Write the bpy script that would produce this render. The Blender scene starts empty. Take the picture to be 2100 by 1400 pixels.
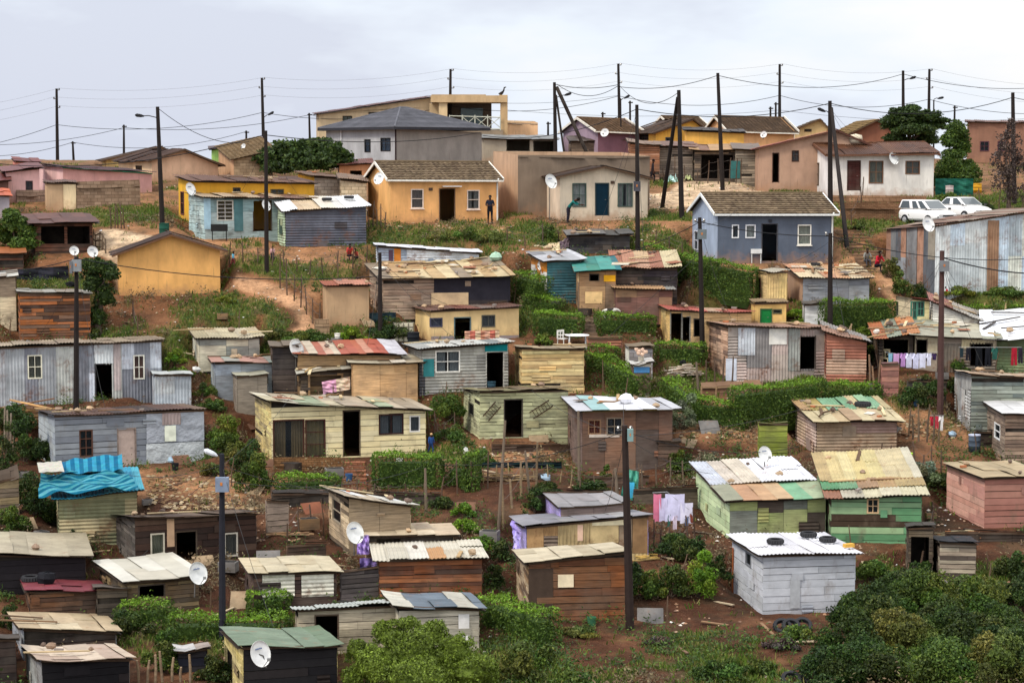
import bpy, math, random
import numpy as np
from mathutils import Vector, Matrix
random.seed(7); RNG = np.random.default_rng(7)
S = bpy.context.scene; COL = S.collection
# ---------------------------------------------------------------- camera
F = 4200.0; HY = 330.0; PIT = math.atan((700-HY)/F)
cam = bpy.data.cameras.new('camera'); camo = bpy.data.objects.new('camera', cam); COL.objects.link(camo)
cam.lens = 72.0; cam.sensor_width = 36.0; cam.clip_end = 20000; cam.clip_start = 1
camo.rotation_euler = (math.radians(90)-PIT, 0, 0); S.camera = camo
# ---------------------------------------------------------------- light
S.view_settings.view_transform = 'Standard'; S.view_settings.look = 'None'
S.view_settings.exposure = 0.82; S.view_settings.gamma = 1.0
SUN_EL, SUN_AZ = math.radians(50), math.radians(-128)   # azimuth from +Y; the sun stands behind the viewer's left shoulder
W = bpy.data.worlds.new('World'); S.world = W; W.use_nodes = True
nt = W.node_tree; nt.nodes.clear()
def nd(t, typ, **k):
    n = t.nodes.new(typ)
    for a, b in k.items(): setattr(n, a, b)
    return n
sky = nd(nt, 'ShaderNodeTexSky', sky_type='NISHITA', sun_disc=False)
sky.sun_elevation = SUN_EL; sky.sun_rotation = SUN_AZ; sky.air_density = 1.2; sky.dust_density = 3
tc = nd(nt, 'ShaderNodeTexCoord'); mp = nd(nt, 'ShaderNodeMapping'); mp.inputs['Scale'].default_value = (2.2, 2.2, 7); mp.inputs['Location'].default_value = (.3, 0, .2)
nz = nd(nt, 'ShaderNodeTexNoise'); nz.inputs['Scale'].default_value = 2.6; nz.inputs['Detail'].default_value = 5; nz.inputs['Roughness'].default_value = .55
rp = nd(nt, 'ShaderNodeValToRGB')
rp.color_ramp.elements[0].position = .34; rp.color_ramp.elements[0].color = (.42, .445, .52, 1)
rp.color_ramp.elements[1].position = .72; rp.color_ramp.elements[1].color = (.60, .60, .605, 1)
e = rp.color_ramp.elements.new(.52); e.color = (.52, .56, .62, 1)
sx = nd(nt, 'ShaderNodeSeparateXYZ'); ma = nd(nt, 'ShaderNodeMath', operation='MULTIPLY_ADD'); ma.inputs[1].default_value = .85; nt.links.new(tc.outputs['Generated'], sx.inputs[0]); nt.links.new(sx.outputs['X'], ma.inputs[0]); nt.links.new(nz.outputs['Fac'], ma.inputs[2])
sep = nd(nt, 'ShaderNodeSeparateXYZ'); mr = nd(nt, 'ShaderNodeMapRange')
mr.inputs['From Min'].default_value = .1; mr.inputs['From Max'].default_value = 1; mr.inputs['To Min'].default_value = 1; mr.inputs['To Max'].default_value = 2.6
vm = nd(nt, 'ShaderNodeVectorMath', operation='SCALE'); mx = nd(nt, 'ShaderNodeMixRGB', blend_type='MIX'); mx.inputs[0].default_value = .9
sk = nd(nt, 'ShaderNodeVectorMath', operation='SCALE'); sk.inputs['Scale'].default_value = .1
bg = nd(nt, 'ShaderNodeBackground'); out = nd(nt, 'ShaderNodeOutputWorld')
L_ = nt.links.new
L_(tc.outputs['Generated'], mp.inputs[0]); L_(mp.outputs[0], nz.inputs['Vector']); L_(ma.outputs[0], rp.inputs[0])
L_(tc.outputs['Generated'], sep.inputs[0]); L_(sep.outputs['Z'], mr.inputs['Value'])
L_(rp.outputs[0], vm.inputs[0]); L_(mr.outputs[0], vm.inputs['Scale'])
L_(sky.outputs[0], sk.inputs[0]); L_(sk.outputs[0], mx.inputs[1]); L_(vm.outputs[0], mx.inputs[2]); L_(mx.outputs[0], bg.inputs[0]); L_(bg.outputs[0], out.inputs[0])
bg.inputs['Strength'].default_value = 1.0
sl = bpy.data.lights.new('sun', 'SUN'); sl.energy = 1.5; sl.angle = math.radians(12); sl.color = (1, .93, .80)
so = bpy.data.objects.new('sun', sl); COL.objects.link(so)
sd = Vector((math.sin(SUN_AZ)*math.cos(SUN_EL), math.cos(SUN_AZ)*math.cos(SUN_EL), math.sin(SUN_EL)))
so.rotation_euler = sd.to_track_quat('Z', 'Y').to_euler(); so.location = (0, 0, 60)
S.cycles.max_bounces = 5; S.cycles.diffuse_bounces = 2; S.cycles.glossy_bounces = 2; S.cycles.transparent_max_bounces = 8
# ---------------------------------------------------------------- pixel <-> world on real ground
CP, SP_ = math.cos(PIT), math.sin(PIT)
def ray(px, py):
    x = (px-1050)/F; y = -(py-700)/F
    v = Vector((x, CP+y*SP_, y*CP-SP_)); return v/v.y          # scaled so that Y = distance
def at(px, py, Y): return ray(px, py)*Y
PROF = [(1400, 66), (1250, 74), (1150, 79), (1060, 84), (1000, 88), (935, 92), (870, 95.5), (800, 99), (720, 103.5), (650, 107), (600, 109.7), (540, 113), (500, 116.5), (457, 121), (430, 125.5), (400, 132), (370, 140), (345, 152), (330, 165)]
_pY = [0, 30, 55]; _pz = [-20.5, -19, -17.6]
for p_, Y_ in PROF: _pY.append(Y_); _pz.append(ray(1050, p_).z*Y_)
_pY += [176, 190, 215, 260, 400, 3000]; _pz += [.05, -.2, -1, -4, -16, -40]
_pY = np.array(_pY, float); _pz = np.array(_pz, float)
def _hash(i, j, s):
    n = np.sin(i*127.1+j*311.7+s*74.7)*43758.5453; return n-np.floor(n)
def vnoise(x, y, s=0):
    x = np.asarray(x, float); y = np.asarray(y, float)
    i = np.floor(x); j = np.floor(y); fx = x-i; fy = y-j; fx = fx*fx*(3-2*fx); fy = fy*fy*(3-2*fy)
    a = _hash(i, j, s); b = _hash(i+1, j, s); c = _hash(i, j+1, s); d = _hash(i+1, j+1, s)
    return (a*(1-fx)+b*fx)*(1-fy)+(c*(1-fx)+d*fx)*fy
def fbm(x, y, s=0, o=4):
    r = 0; a = .5
    for k in range(o): r = r+a*vnoise(x*2**k, y*2**k, s+k*13); a *= .5
    return r
def base_h(x, y):
    return np.interp(y, _pY, _pz)+(fbm(np.asarray(x)/5., np.asarray(y)/5., 3, 3)-.44)*.5*np.clip((np.asarray(y)-30)/30, 0, 1)
PADS = []                                                         # level terraces cut for the buildings
def ground_h(x, y):
    x = np.asarray(x, float); y = np.asarray(y, float); b = base_h(x, y)
    ws = np.zeros_like(b); zs = np.zeros_like(b)
    for (ox, oy, c, s, w, d, z, fall) in PADS:
        if x.ndim == 0 and abs(float(x)-ox) > 22: continue
        if x.ndim == 1 and len(x) < 400 and (x.min()-ox > 22 or ox-x.max() > 22): continue
        dx = x-ox; dy = y-oy; u = dx*c+dy*s; v = -dx*s+dy*c
        q = np.hypot(np.maximum(np.maximum(-u, u-w), 0), np.maximum(np.maximum(-v, v-d), 0))
        k = np.clip(1-q/fall, 0, 1); k = k*k*(3-2*k); k = k**1.0
        ws = ws+k; zs = zs+k*z
    m = np.maximum(ws, 1.0)
    return (zs+b*np.clip(1-ws, 0, 1))/np.where(ws > 1, ws, 1.0)
def hit(px, py, h=None, y0=50., y1=260.):
    h = h or ground_h; r = ray(px, py); a, b = y0, y1
    for n in (300, 40, 40):
        ys = np.linspace(a, b, n); k = np.nonzero(r.z*ys <= h(r.x*ys, ys))[0]
        if len(k) == 0: a = b = y1; break
        i = k[0]; a, b = (ys[i-1], ys[i]) if i else (ys[0], ys[0])
        if i == 0: break
    Y = (a+b)/2; return Vector((r.x*Y, Y, float(h(r.x*Y, Y))))
def hitb(px, py): return hit(px, py, base_h)
def plane_hit(px, py, o, n):
    r = ray(px, py); t = o.dot(n)/r.dot(n); return r*t
# ---------------------------------------------------------------- colours and materials
def lin(c):
    c /= 255.; return c/12.92 if c <= .04045 else ((c+.055)/1.055)**2.4
KW, KR, KG = 1.42, .66, 1.0
def H(h, k=1.0):
    c = [lin(int(h[i:i+2], 16))*k for i in (0, 2, 4)]; m = max(c)
    return tuple(x*(.8/m if m > .8 else 1) for x in c)
MATS = {}
def mat(kind):
    if kind in MATS: return MATS[kind]
    m = bpy.data.materials.new(kind); m.use_nodes = True; t = m.node_tree; t.nodes.clear(); MATS[kind] = m
    o = nd(t, 'ShaderNodeOutputMaterial'); p = nd(t, 'ShaderNodeBsdfPrincipled'); l = t.links.new
    l(p.outputs[0], o.inputs[0])
    a = nd(t, 'ShaderNodeAttribute', attribute_name='Col'); g = nd(t, 'ShaderNodeNewGeometry'); tcn = nd(t, 'ShaderNodeTexCoord')
    def noise(scale, det=3, sc=(1, 1, 1), rough=.6, src=None):
        mpn = nd(t, 'ShaderNodeMapping'); mpn.inputs['Scale'].default_value = sc
        l((src or tcn.outputs['Object']), mpn.inputs[0])
        n = nd(t, 'ShaderNodeTexNoise'); n.inputs['Scale'].default_value = scale; n.inputs['Detail'].default_value = det; n.inputs['Roughness'].default_value = rough
        l(mpn.outputs[0], n.inputs['Vector']); return n.outputs['Fac']
    def ramp(f, a0, a1, v0=0., v1=1.):
        r = nd(t, 'ShaderNodeMapRange'); r.inputs['From Min'].default_value = a0; r.inputs['From Max'].default_value = a1
        r.inputs['To Min'].default_value = v0; r.inputs['To Max'].default_value = v1; l(f, r.inputs['Value']); return r.outputs[0]
    def mixc(f, c1, c2, bt='MIX'):
        n = nd(t, 'ShaderNodeMixRGB', blend_type=bt)
        for i, v in ((0, f), (1, c1), (2, c2)):
            if hasattr(v, 'is_linked'): l(v, n.inputs[i])
            elif isinstance(v, tuple): n.inputs[i].default_value = (*v, 1)
            else: n.inputs[i].default_value = v
        return n.outputs[0]
    def grey(f):
        n = nd(t, 'ShaderNodeCombineColor')
        for i in range(3): l(f, n.inputs[i])
        return n.outputs[0]
    def bump(f, s, d=.02):
        b = nd(t, 'ShaderNodeBump'); b.inputs['Strength'].default_value = s; b.inputs['Distance'].default_value = d; l(f, b.inputs['Height']); l(b.outputs[0], p.inputs['Normal'])
    def mul(f1, f2):
        n = nd(t, 'ShaderNodeMath', operation='MULTIPLY')
        for i, v in ((0, f1), (1, f2)):
            if hasattr(v, 'is_linked'): l(v, n.inputs[i])
            else: n.inputs[i].default_value = v
        return n.outputs[0]
    c = a.outputs['Color']; W_ = g.outputs['Position']
    rgh = .85
    if kind == 'plaster':
        n = noise(1.3, 5, (1, 1, .45)); c = mixc(1., c, grey(ramp(n, .3, .72, .74, 1.1)), 'MULTIPLY')
        s = nd(t, 'ShaderNodeSeparateXYZ'); l(tcn.outputs['Object'], s.inputs[0])
        n2 = noise(2.2, 4); q = nd(t, 'ShaderNodeMath', operation='MULTIPLY_ADD'); l(n2, q.inputs[0]); q.inputs[1].default_value = 1.5; l(s.outputs['Z'], q.inputs[2])
        c = mixc(ramp(q.outputs[0], 1.35, .75, 0, .6), c, (.36, .19, .10)); bump(noise(9, 4), .25)
        st = noise(2.6, 3, (3.5, 3.5, .25)); c = mixc(ramp(st, .60, .72, 0, .35), c, (.14, .10, .07))
    elif kind == 'metal':
        n = noise(1.7, 5, (1, 1, .8)); c = mixc(1., c, grey(ramp(n, .3, .7, .62, 1.12)), 'MULTIPLY')
        r1 = noise(.9, 6, rough=.7); r2 = noise(7, 3); c = mixc(mul(ramp(r1, .52, .66, 0, .85), ramp(r2, .38, .6, .2, 1)), c, (.16, .07, .035))
        rgh = .6; p.inputs['Metallic'].default_value = .1; bump(noise(3, 3), .35, .04)
    elif kind == 'wood':
        n = noise(2.2, 5, (.6, .6, 7)); c = mixc(1., c, grey(ramp(n, .3, .7, .55, 1.2)), 'MULTIPLY')
        c = mixc(ramp(noise(.8, 4), .42, .68, 0, .4), c, (.15, .125, .10)); c = mixc(ramp(noise(1.1, 4), .55, .72, 0, .5), c, (.06, .04, .028)); rgh = .9; bump(n, .4, .02)
    elif kind == 'painted':
        n = noise(1.6, 5, (1, 1, 3)); c = mixc(1., c, grey(ramp(n, .3, .7, .82, 1.08)), 'MULTIPLY')
        d1 = noise(1.3, 6, (1, 1, .5), .7); c = mixc(ramp(d1, .54, .72, 0, .55), c, (.17, .125, .085)); rgh = .8; bump(n, .2, .02)
    elif kind == 'tile':
        n = noise(1.1, 5); c = mixc(1., c, grey(ramp(n, .3, .7, .68, 1.18)), 'MULTIPLY'); rgh = .9
    elif kind == 'roofmetal':
        n = noise(1.2, 5); c = mixc(1., c, grey(ramp(n, .3, .7, .68, 1.08)), 'MULTIPLY')
        r1 = noise(1.5, 6, rough=.72); c = mixc(ramp(r1, .58, .72, 0, .75), c, (.22, .10, .05))
        d1 = noise(5, 4, rough=.7); c = mixc(ramp(d1, .60, .68, 0, .5), c, (.06, .045, .035)); rgh = .55; bump(noise(2.5, 3), .3, .05)
    elif kind == 'whiteroof':
        n = noise(1.2, 5); c = mixc(1., c, grey(ramp(n, .3, .7, .8, 1.05)), 'MULTIPLY')
        r1 = noise(1.1, 6, rough=.72); c = mixc(ramp(r1, .62, .74, 0, .45), c, (.25, .15, .09)); rgh = .5; bump(noise(2.5, 3), .25, .05)
    elif kind in ('block', 'brick'):
        b = nd(t, 'ShaderNodeTexBrick'); sc = nd(t, 'ShaderNodeMapping'); sc.inputs['Rotation'].default_value = (math.radians(90), 0, 0)
        l(tcn.outputs['Object'], sc.inputs[0]); l(sc.outputs[0], b.inputs[0]); b.inputs['Scale'].default_value = 1.0
        b.inputs['Brick Width'].default_value = .42 if kind == 'block' else .24; b.inputs['Row Height'].default_value = .21 if kind == 'block' else .09; b.inputs['Mortar Size'].default_value = .014
        b.inputs['Color1'].default_value = (1, 1, 1, 1); b.inputs['Color2'].default_value = (.66, .62, .6, 1); b.inputs['Mortar'].default_value = (.4, .38, .36, 1)
        c = mixc(1., c, b.outputs['Color'], 'MULTIPLY'); c = mixc(1., c, grey(ramp(noise(1.5, 4), .3, .7, .7, 1.1)), 'MULTIPLY'); rgh = .95
    elif kind == 'leaf':
        tr = nd(t, 'ShaderNodeBsdfTranslucent'); ad = nd(t, 'ShaderNodeMixShader'); ad.inputs[0].default_value = .28
        l(c, tr.inputs[0]); l(p.outputs[0], ad.inputs[1]); l(tr.outputs[0], ad.inputs[2]); l(ad.outputs[0], o.inputs[0]); rgh = .6; p.inputs['Specular IOR Level'].default_value = .25
    elif kind == 'glass':
        p.inputs['Specular IOR Level'].default_value = .6; tr = nd(t, 'ShaderNodeBsdfTransparent'); tr.inputs[0].default_value = (.75, .8, .82, 1)
        ad = nd(t, 'ShaderNodeMixShader'); ad.inputs[0].default_value = .75; l(p.outputs[0], ad.inputs[1]); l(tr.outputs[0], ad.inputs[2]); l(ad.outputs[0], o.inputs[0]); rgh = .1
    elif kind == 'crumple':
        n = noise(2.2, 3); n2 = noise(1.1, 5); c = mixc(1., c, grey(ramp(n2, .3, .7, .7, 1.12)), 'MULTIPLY'); bump(n, .45, .3); rgh = .5
    elif kind == 'gloss':
        rgh = .3; p.inputs['Coat Weight'].default_value = .4
    elif kind == 'soil':
        n = noise(.9, 6, src=W_, rough=.7); c = mixc(1., c, grey(ramp(n, .28, .72, .45, 1.35)), 'MULTIPLY')
        n2 = noise(6, 5, src=W_, rough=.75); c = mixc(1., c, grey(ramp(n2, .3, .7, .6, 1.3)), 'MULTIPLY')
        n3 = noise(.35, 4, src=W_); c = mixc(ramp(n3, .52, .66, 0, .45), c, (.26, .125, .06)); n5 = noise(.5, 5, (1, 1, 1), .7, W_); c = mixc(ramp(n5, .5, .62, 0, .55), c, (.05, .038, .022)); n4 = noise(19, 2, src=W_)
        c = mixc(ramp(n4, .68, .74, 0, .6), c, (.42, .32, .22)); rgh = 1; bump(n2, .9, .12)
    elif kind == 'cloth':
        c = mixc(1., c, grey(ramp(noise(3, 3), .3, .7, .75, 1.08)), 'MULTIPLY'); rgh = .9
    else:
        c = mixc(1., c, grey(ramp(noise(3, 3), .3, .7, .8, 1.1)), 'MULTIPLY'); rgh = .8
    if hasattr(c, 'is_linked'): l(c, p.inputs['Base Color'])
    p.inputs['Roughness'].default_value = rgh
    if kind not in ('glass', 'gloss', 'leaf'): p.inputs['Specular IOR Level'].default_value = .12
    return m
# ---------------------------------------------------------------- mesh builder
class MB:
    def __init__(s): s.v = []; s.f = []; s.c = []; s.arr = None
    def quad(s, a, b, c, d, col):
        n = len(s.v); s.v += [tuple(a), tuple(b), tuple(c), tuple(d)]; s.f.append((n, n+1, n+2, n+3)); s.c.append(col)
    def poly(s, pts, col):
        n = len(s.v); s.v += [tuple(p) for p in pts]; s.f.append(tuple(range(n, n+len(pts)))); s.c.append(col)
    def hexa(s, p, col, skip=()):                                # 8 corners: bottom 0-3, top 4-7
        n = len(s.v); s.v += [tuple(q) for q in p]
        for k, f in enumerate(((0, 3, 2, 1), (4, 5, 6, 7), (0, 1, 5, 4), (1, 2, 6, 5), (2, 3, 7, 6), (3, 0, 4, 7))):
            if k in skip: continue
            s.f.append(tuple(n+i for i in f)); s.c.append(col)
    def box(s, x0, y0, z0, x1, y1, z1, col):
        s.hexa([(x0, y0, z0), (x1, y0, z0), (x1, y1, z0), (x0, y1, z0), (x0, y0, z1), (x1, y0, z1), (x1, y1, z1), (x0, y1, z1)], col)
    def beam(s, a, b, w, h, col, up=Vector((0, 0, 1))):
        a = Vector(a); b = Vector(b); d = (b-a).normalized(); r = d.cross(up)
        if r.length < 1e-4: r = Vector((1, 0, 0))
        r = r.normalized()*w/2; u = r.normalized().cross(d)*h/2
        s.hexa([a-r-u, a+r-u, b+r-u, b-r-u, a-r+u, a+r+u, b+r+u, b-r+u], col)
    def tube(s, pts, rad, n, col, cap=True):
        pts = [Vector(p) for p in pts]; k0 = len(s.v)
        if not hasattr(rad, '__len__'): rad = [rad]*len(pts)
        for i, p in enumerate(pts):
            d = (pts[min(i+1, len(pts)-1)]-pts[max(i-1, 0)]).normalized()
            r = d.cross(Vector((0, 0, 1)) if abs(d.z) < .9 else Vector((0, 1, 0))).normalized(); u = r.cross(d)
            for j in range(n):
                a = 2*math.pi*j/n; s.v.append(tuple(p+(r*math.cos(a)+u*math.sin(a))*rad[i]))
        for i in range(len(pts)-1):
            for j in range(n):
                s.f.append((k0+i*n+j, k0+i*n+(j+1) % n, k0+(i+1)*n+(j+1) % n, k0+(i+1)*n+j)); s.c.append(col)
        if cap:
            s.f.append(tuple(k0+j for j in range(n))[::-1]); s.c.append(col)
            s.f.append(tuple(k0+(len(pts)-1)*n+j for j in range(n))); s.c.append(col)
    def lathe(s, prof, n, col, o=(0, 0, 0), M=None):
        k0 = len(s.v); o = Vector(o)
        for r, z in prof:
            for j in range(n):
                a = 2*math.pi*j/n; p = Vector((r*math.cos(a), r*math.sin(a), z))
                s.v.append(tuple(((M @ p) if M else p)+o))
        for i in range(len(prof)-1):
            for j in range(n):
                s.f.append((k0+i*n+j, k0+i*n+(j+1) % n, k0+(i+1)*n+(j+1) % n, k0+(i+1)*n+j)); s.c.append(col)
    def blob(s, o, r, col, n=7, jit=.2, seed=None):               # a lumpy stone
        rr = random.Random(seed) if seed is not None else random
        k0 = len(s.v); o = Vector(o); m = 4
        for i in range(m+1):
            th = math.pi*i/m
            for j in range(n):
                a = 2*math.pi*j/n; q = 1+rr.uniform(-jit, jit)
                s.v.append((o.x+r[0]*math.sin(th)*math.cos(a)*q, o.y+r[1]*math.sin(th)*math.sin(a)*q, o.z+r[2]*math.cos(th)*q))
        for i in range(m):
            for j in range(n):
                s.f.append((k0+i*n+j, k0+(i+1)*n+j, k0+(i+1)*n+(j+1) % n, k0+i*n+(j+1) % n)); s.c.append(col)
    def mesh(s, name, m, smooth=False):
        me = bpy.data.meshes.new(name); me.from_pydata(s.v, [], s.f)
        at_ = me.color_attributes.new('Col', 'FLOAT_COLOR', 'CORNER')
        tot = np.array([len(f) for f in s.f]); c = np.ones((len(s.f), 4)); c[:, :3] = np.array([q[:3] for q in s.c])
        at_.data.foreach_set('color', np.repeat(c, tot, axis=0).ravel())
        me.materials.append(mat(m))
        if smooth: me.shade_smooth()
        return me
    def build(s, name, m, parent=None, smooth=False):
        if not s.f: return None
        o = bpy.data.objects.new(name, s.mesh(name, m, smooth)); COL.objects.link(o)
        if parent is not None: o.parent = parent
        return o
def tag(o, label=None, cat=None, group=None, kind=None):
    if label: o['label'] = label
    if cat: o['category'] = cat
    if group: o['group'] = group
    if kind: o['kind'] = kind
    return o
def empty(name, loc, label, cat, rz=0, group=None):
    o = bpy.data.objects.new(name, None); COL.objects.link(o); o.location = loc; o.rotation_euler = (0, 0, rz); o.empty_display_size = .2
    return tag(o, label, cat, group)
def copy_tree(o, parent=None):
    c = o.copy(); COL.objects.link(c)
    if parent is not None: c.parent = parent
    for ch in [x for x in bpy.data.objects if x.parent == o]: copy_tree(ch, c)
    return c
def np_mesh(name, V, Fq, C, m):                                   # V (n,3), Fq (k,4) quads, C (k,3)
    me = bpy.data.meshes.new(name); n, k = len(V), len(Fq); w = Fq.shape[1]
    me.vertices.add(n); me.vertices.foreach_set('co', V.astype(np.float32).ravel())
    me.loops.add(k*w); me.loops.foreach_set('vertex_index', Fq.astype(np.int32).ravel())
    me.polygons.add(k); me.polygons.foreach_set('loop_start', np.arange(0, k*w, w, dtype=np.int32)); me.polygons.foreach_set('loop_total', np.full(k, w, dtype=np.int32))
    me.update(calc_edges=True)
    a = me.color_attributes.new('Col', 'FLOAT_COLOR', 'CORNER'); c = np.ones((k, 4)); c[:, :3] = C
    a.data.foreach_set('color', np.repeat(c, w, axis=0).astype(np.float32).ravel()); me.materials.append(mat(m)); return me
# ---------------------------------------------------------------- walls
def jit(c, a=.12):
    k = 1+random.uniform(-a, a); return tuple(min(.85, x*k) for x in c)
def pick(cols): return random.choice(cols)
def cut(r, ops):
    rs = [r]
    for o in ops:
        nr = []
        for (a, b, c, d) in rs:
            if o[2] <= a or o[0] >= c or o[3] <= b or o[1] >= d: nr.append((a, b, c, d)); continue
            if b < o[1]: nr.append((a, b, c, o[1]))
            if d > o[3]: nr.append((a, o[3], c, d))
            z0, z1 = max(b, o[1]), min(d, o[3])
            if a < o[0]: nr.append((a, z0, o[0], z1))
            if c > o[2]: nr.append((o[2], z0, c, z1))
        rs = nr
    return [q for q in rs if q[2]-q[0] > .005 and q[3]-q[1] > .005]
class Wall:
    """a wall plane in the building's own frame: origin O, unit direction U along it, outward normal N, width w, top(u)"""
    def __init__(s, O, U, N, w, top, brk=()): s.O = Vector(O); s.U = Vector(U); s.N = Vector(N); s.w = w; s.top = top; s.ops = []; s.brk = brk
    def P(s, u, z, off=0): return s.O+s.U*u+Vector((0, 0, z))+s.N*off
    def q(s, mb, u0, z0, u1, z1, off, col, off1=None):
        off1 = off if off1 is None else off1
        for b in s.brk:
            if u0 < b-1e-4 and u1 > b+1e-4:
                s.q(mb, u0, z0, b, z1, off, col); s.q(mb, b, z0, u1, z1, off, col); return
        t0, t1 = s.top(u0), s.top(u1)
        if z0 >= t0 and z0 >= t1: return
        mb.quad(s.P(u0, min(z0, t0), off), s.P(u1, min(z0, t1), off1), s.P(u1, min(z1, t1), off1), s.P(u0, min(z1, t0), off), col)
    def flat(s, mb, u0, z0, u1, z1, off, col):
        for r in cut((u0, z0, u1, z1), s.ops): s.q(mb, r[0], r[1], r[2], r[3], off, col)
    def slab(s, mb, u0, z0, u1, z1, off, th, col):                # a board standing th proud
        for (a, b, c, d) in cut((u0, z0, u1, z1), s.ops):
            t = min(s.top(a), s.top(c)); 
            if b >= t: continue
            d2 = min(d, max(s.top(a), s.top(c)))
            s.q(mb, a, b, c, d2, off+th, col, off+th+random.uniform(-.006, .006))
            dt = min(d2, t)
            mb.quad(s.P(a, b, off), s.P(c, b, off), s.P(c, b, off+th), s.P(a, b, off+th), col)
            mb.quad(s.P(a, b, off), s.P(a, b, off+th), s.P(a, dt, off+th), s.P(a, dt, off), col)
            mb.quad(s.P(c, b, off+th), s.P(c, b, off), s.P(c, dt, off), s.P(c, dt, off+th), col)
            if d <= t: mb.quad(s.P(a, d, off+th), s.P(c, d, off+th), s.P(c, d, off), s.P(a, d, off), col)
    def vcorr(s, mb, u0, z0, u1, z1, off, col, pitch=.15, amp=.018):
        st = pitch/4; n = max(2, int(round((u1-u0)/st))); st = (u1-u0)/n
        for i in range(n):
            a, b = u0+i*st, u0+(i+1)*st
            for r in cut((a, z0, b, z1), s.ops):
                s.q(mb, a, r[1], b, r[3], off+amp*math.sin(a/pitch*6.283), col, off+amp*math.sin(b/pitch*6.283))
    def hcorr(s, mb, u0, z0, u1, z1, off, col, pitch=.15, amp=.018):
        st = pitch/4; n = max(2, int(round((z1-z0)/st))); st = (z1-z0)/n
        for i in range(n):
            a, b = z0+i*st, z0+(i+1)*st; oa = off+amp*math.sin(a/pitch*6.283); ob = off+amp*math.sin(b/pitch*6.283)
            for (x0, _, x1, _) in cut((u0, a, u1, b), s.ops):
                m = min(s.top(x0), s.top(x1))
                if a >= m:
                    s.q(mb, x0, a, x1, b, oa, col); continue
                mb.quad(s.P(x0, a, oa), s.P(x1, a, oa), s.P(x1, min(b, s.top(x1)), ob), s.P(x0, min(b, s.top(x0)), ob), col)
    def maxz(s): return max([s.top(0), s.top(s.w)]+[s.top(b) for b in s.brk])
    def skin(s, style, cols, mb, seed=0, dark=(.03, .025, .02)):  # dark: colour of the backing sheet added to close gaps against light
        """style: flat | v | h | plank | patch ; returns nothing, fills mb"""
        rr = random.getstate(); random.seed(seed); hz = s.maxz(); w = s.w
        if style == 'flat': s.flat(mb, 0, -.6, w, hz, 0, cols[0])
        elif style == 'v':
            u = 0
            while u < w-.02:
                sw = random.uniform(.6, .95); u1 = min(w, u+sw)
                if w-u1 < .25: u1 = w
                z = -.4
                js = [hz*random.uniform(.4, .6)] if random.random() < .45 else []
                for zz in js+[hz]:
                    s.vcorr(mb, u, z, u1, zz, random.uniform(0, .03), jit(pick(cols))); z = zz-.02
                u = u1
        elif style == 'h':
            z = -.4
            while z < hz:
                z1 = z+random.uniform(.6, .8); u = 0
                while u < w-.02:
                    u1 = min(w, u+random.uniform(1.4, 2.8))
                    if w-u1 < .4: u1 = w
                    s.hcorr(mb, u, z, u1, z1+.02, random.uniform(0, .03), jit(pick(cols), .1)); u = u1
                z = z1
        elif style in ('plank', 'board'):
            s.flat(mb, 0, -.5, w, hz, -.03, dark); z = -.4; big = style == 'board'
            while z < hz:
                hh = random.uniform(.13, .2) if not big else random.uniform(.22, .3); u = 0
                while u < w-.02:
                    u1 = min(w, u+(random.uniform(.7, 2.6) if not big else random.uniform(2, 4)))
                    if w-u1 < .3: u1 = w
                    if big or random.random() > .03: s.slab(mb, u+.004, z+.006, u1-.004, z+hh-.004+random.uniform(-.025, .004), -.01, random.uniform(.015, .04), jit(pick(cols), .09 if big else .16))
                    u = u1
                z += hh
        elif style == 'patch':
            s.flat(mb, 0, -.5, w, hz, -.03, dark); u = 0
            while u < w-.02:
                u1 = min(w, u+random.uniform(.5, 1.3))
                if w-u1 < .3: u1 = w
                z = -.4
                while z < hz:
                    z1 = z+random.uniform(.6, 1.9); 
                    if hz-z1 < .4: z1 = hz
                    o = random.uniform(0, .035); c = jit(pick(cols), .15); k = random.random()
                    if k < .4: s.vcorr(mb, u, z, u1, z1, o, c)
                    elif k < .65: s.hcorr(mb, u, z, u1, z1, o, c)
                    else: s.slab(mb, u+.01, z+.01, u1-.01, z1-.01, o-.02, .02, c)
                    z = z1
                u = u1
        elif style == 'sheet':                                    # large flat panels
            s.flat(mb, 0, -.5, w, hz, -.03, dark); u = 0
            while u < w-.02:
                u1 = min(w, u+random.uniform(.9, 1.4)); 
                if w-u1 < .4: u1 = w
                z = -.4; 
                for zz in [hz*random.uniform(.55, .75), hz]:
                    s.slab(mb, u+.006, z+.006, u1-.006, zz-.004, random.uniform(-.01, .01), .02, jit(pick(cols), .1)); z = zz
                u = u1
        if style in ('plank', 'board', 'h', 'sheet') and w > 1.6:       # repairs: odd boards and offcuts nailed over
            for _ in range(int(w*hz/6)+1):
                u = random.uniform(0, w-.5); z = random.uniform(-.1, hz-.3); a = random.uniform(.25, .9); b = random.uniform(.15, .6)
                if style in ('plank', 'board'): b = min(b, .3)
                if any(o[0]-.06 < u+a and o[2]+.06 > u and o[1]-.06 < z+b and o[3]+.06 > z for o in s.ops) or u+a > w: continue
                k = random.uniform(.65, 1.12); c = tuple(min(.8, x*k) for x in pick(cols)); c = tuple(x*y for x, y in zip(c, pick([(1, 1, 1), (1.03, .95, .88), (.95, .98, 1.03), (1.05, .88, .75)])))
                if random.random() < .5 and a > .3: s.hcorr(mb, u, z, u+a, z+b, .065, c)
                else: s.slab(mb, u, z, u+a, z+b, .035, .02, c)
        random.setstate(rr)
SKM = dict(flat='plaster', v='metal', h='metal', plank='wood', board='wood', patch='metal', sheet='wood', block='block', brick='brick')
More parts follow.
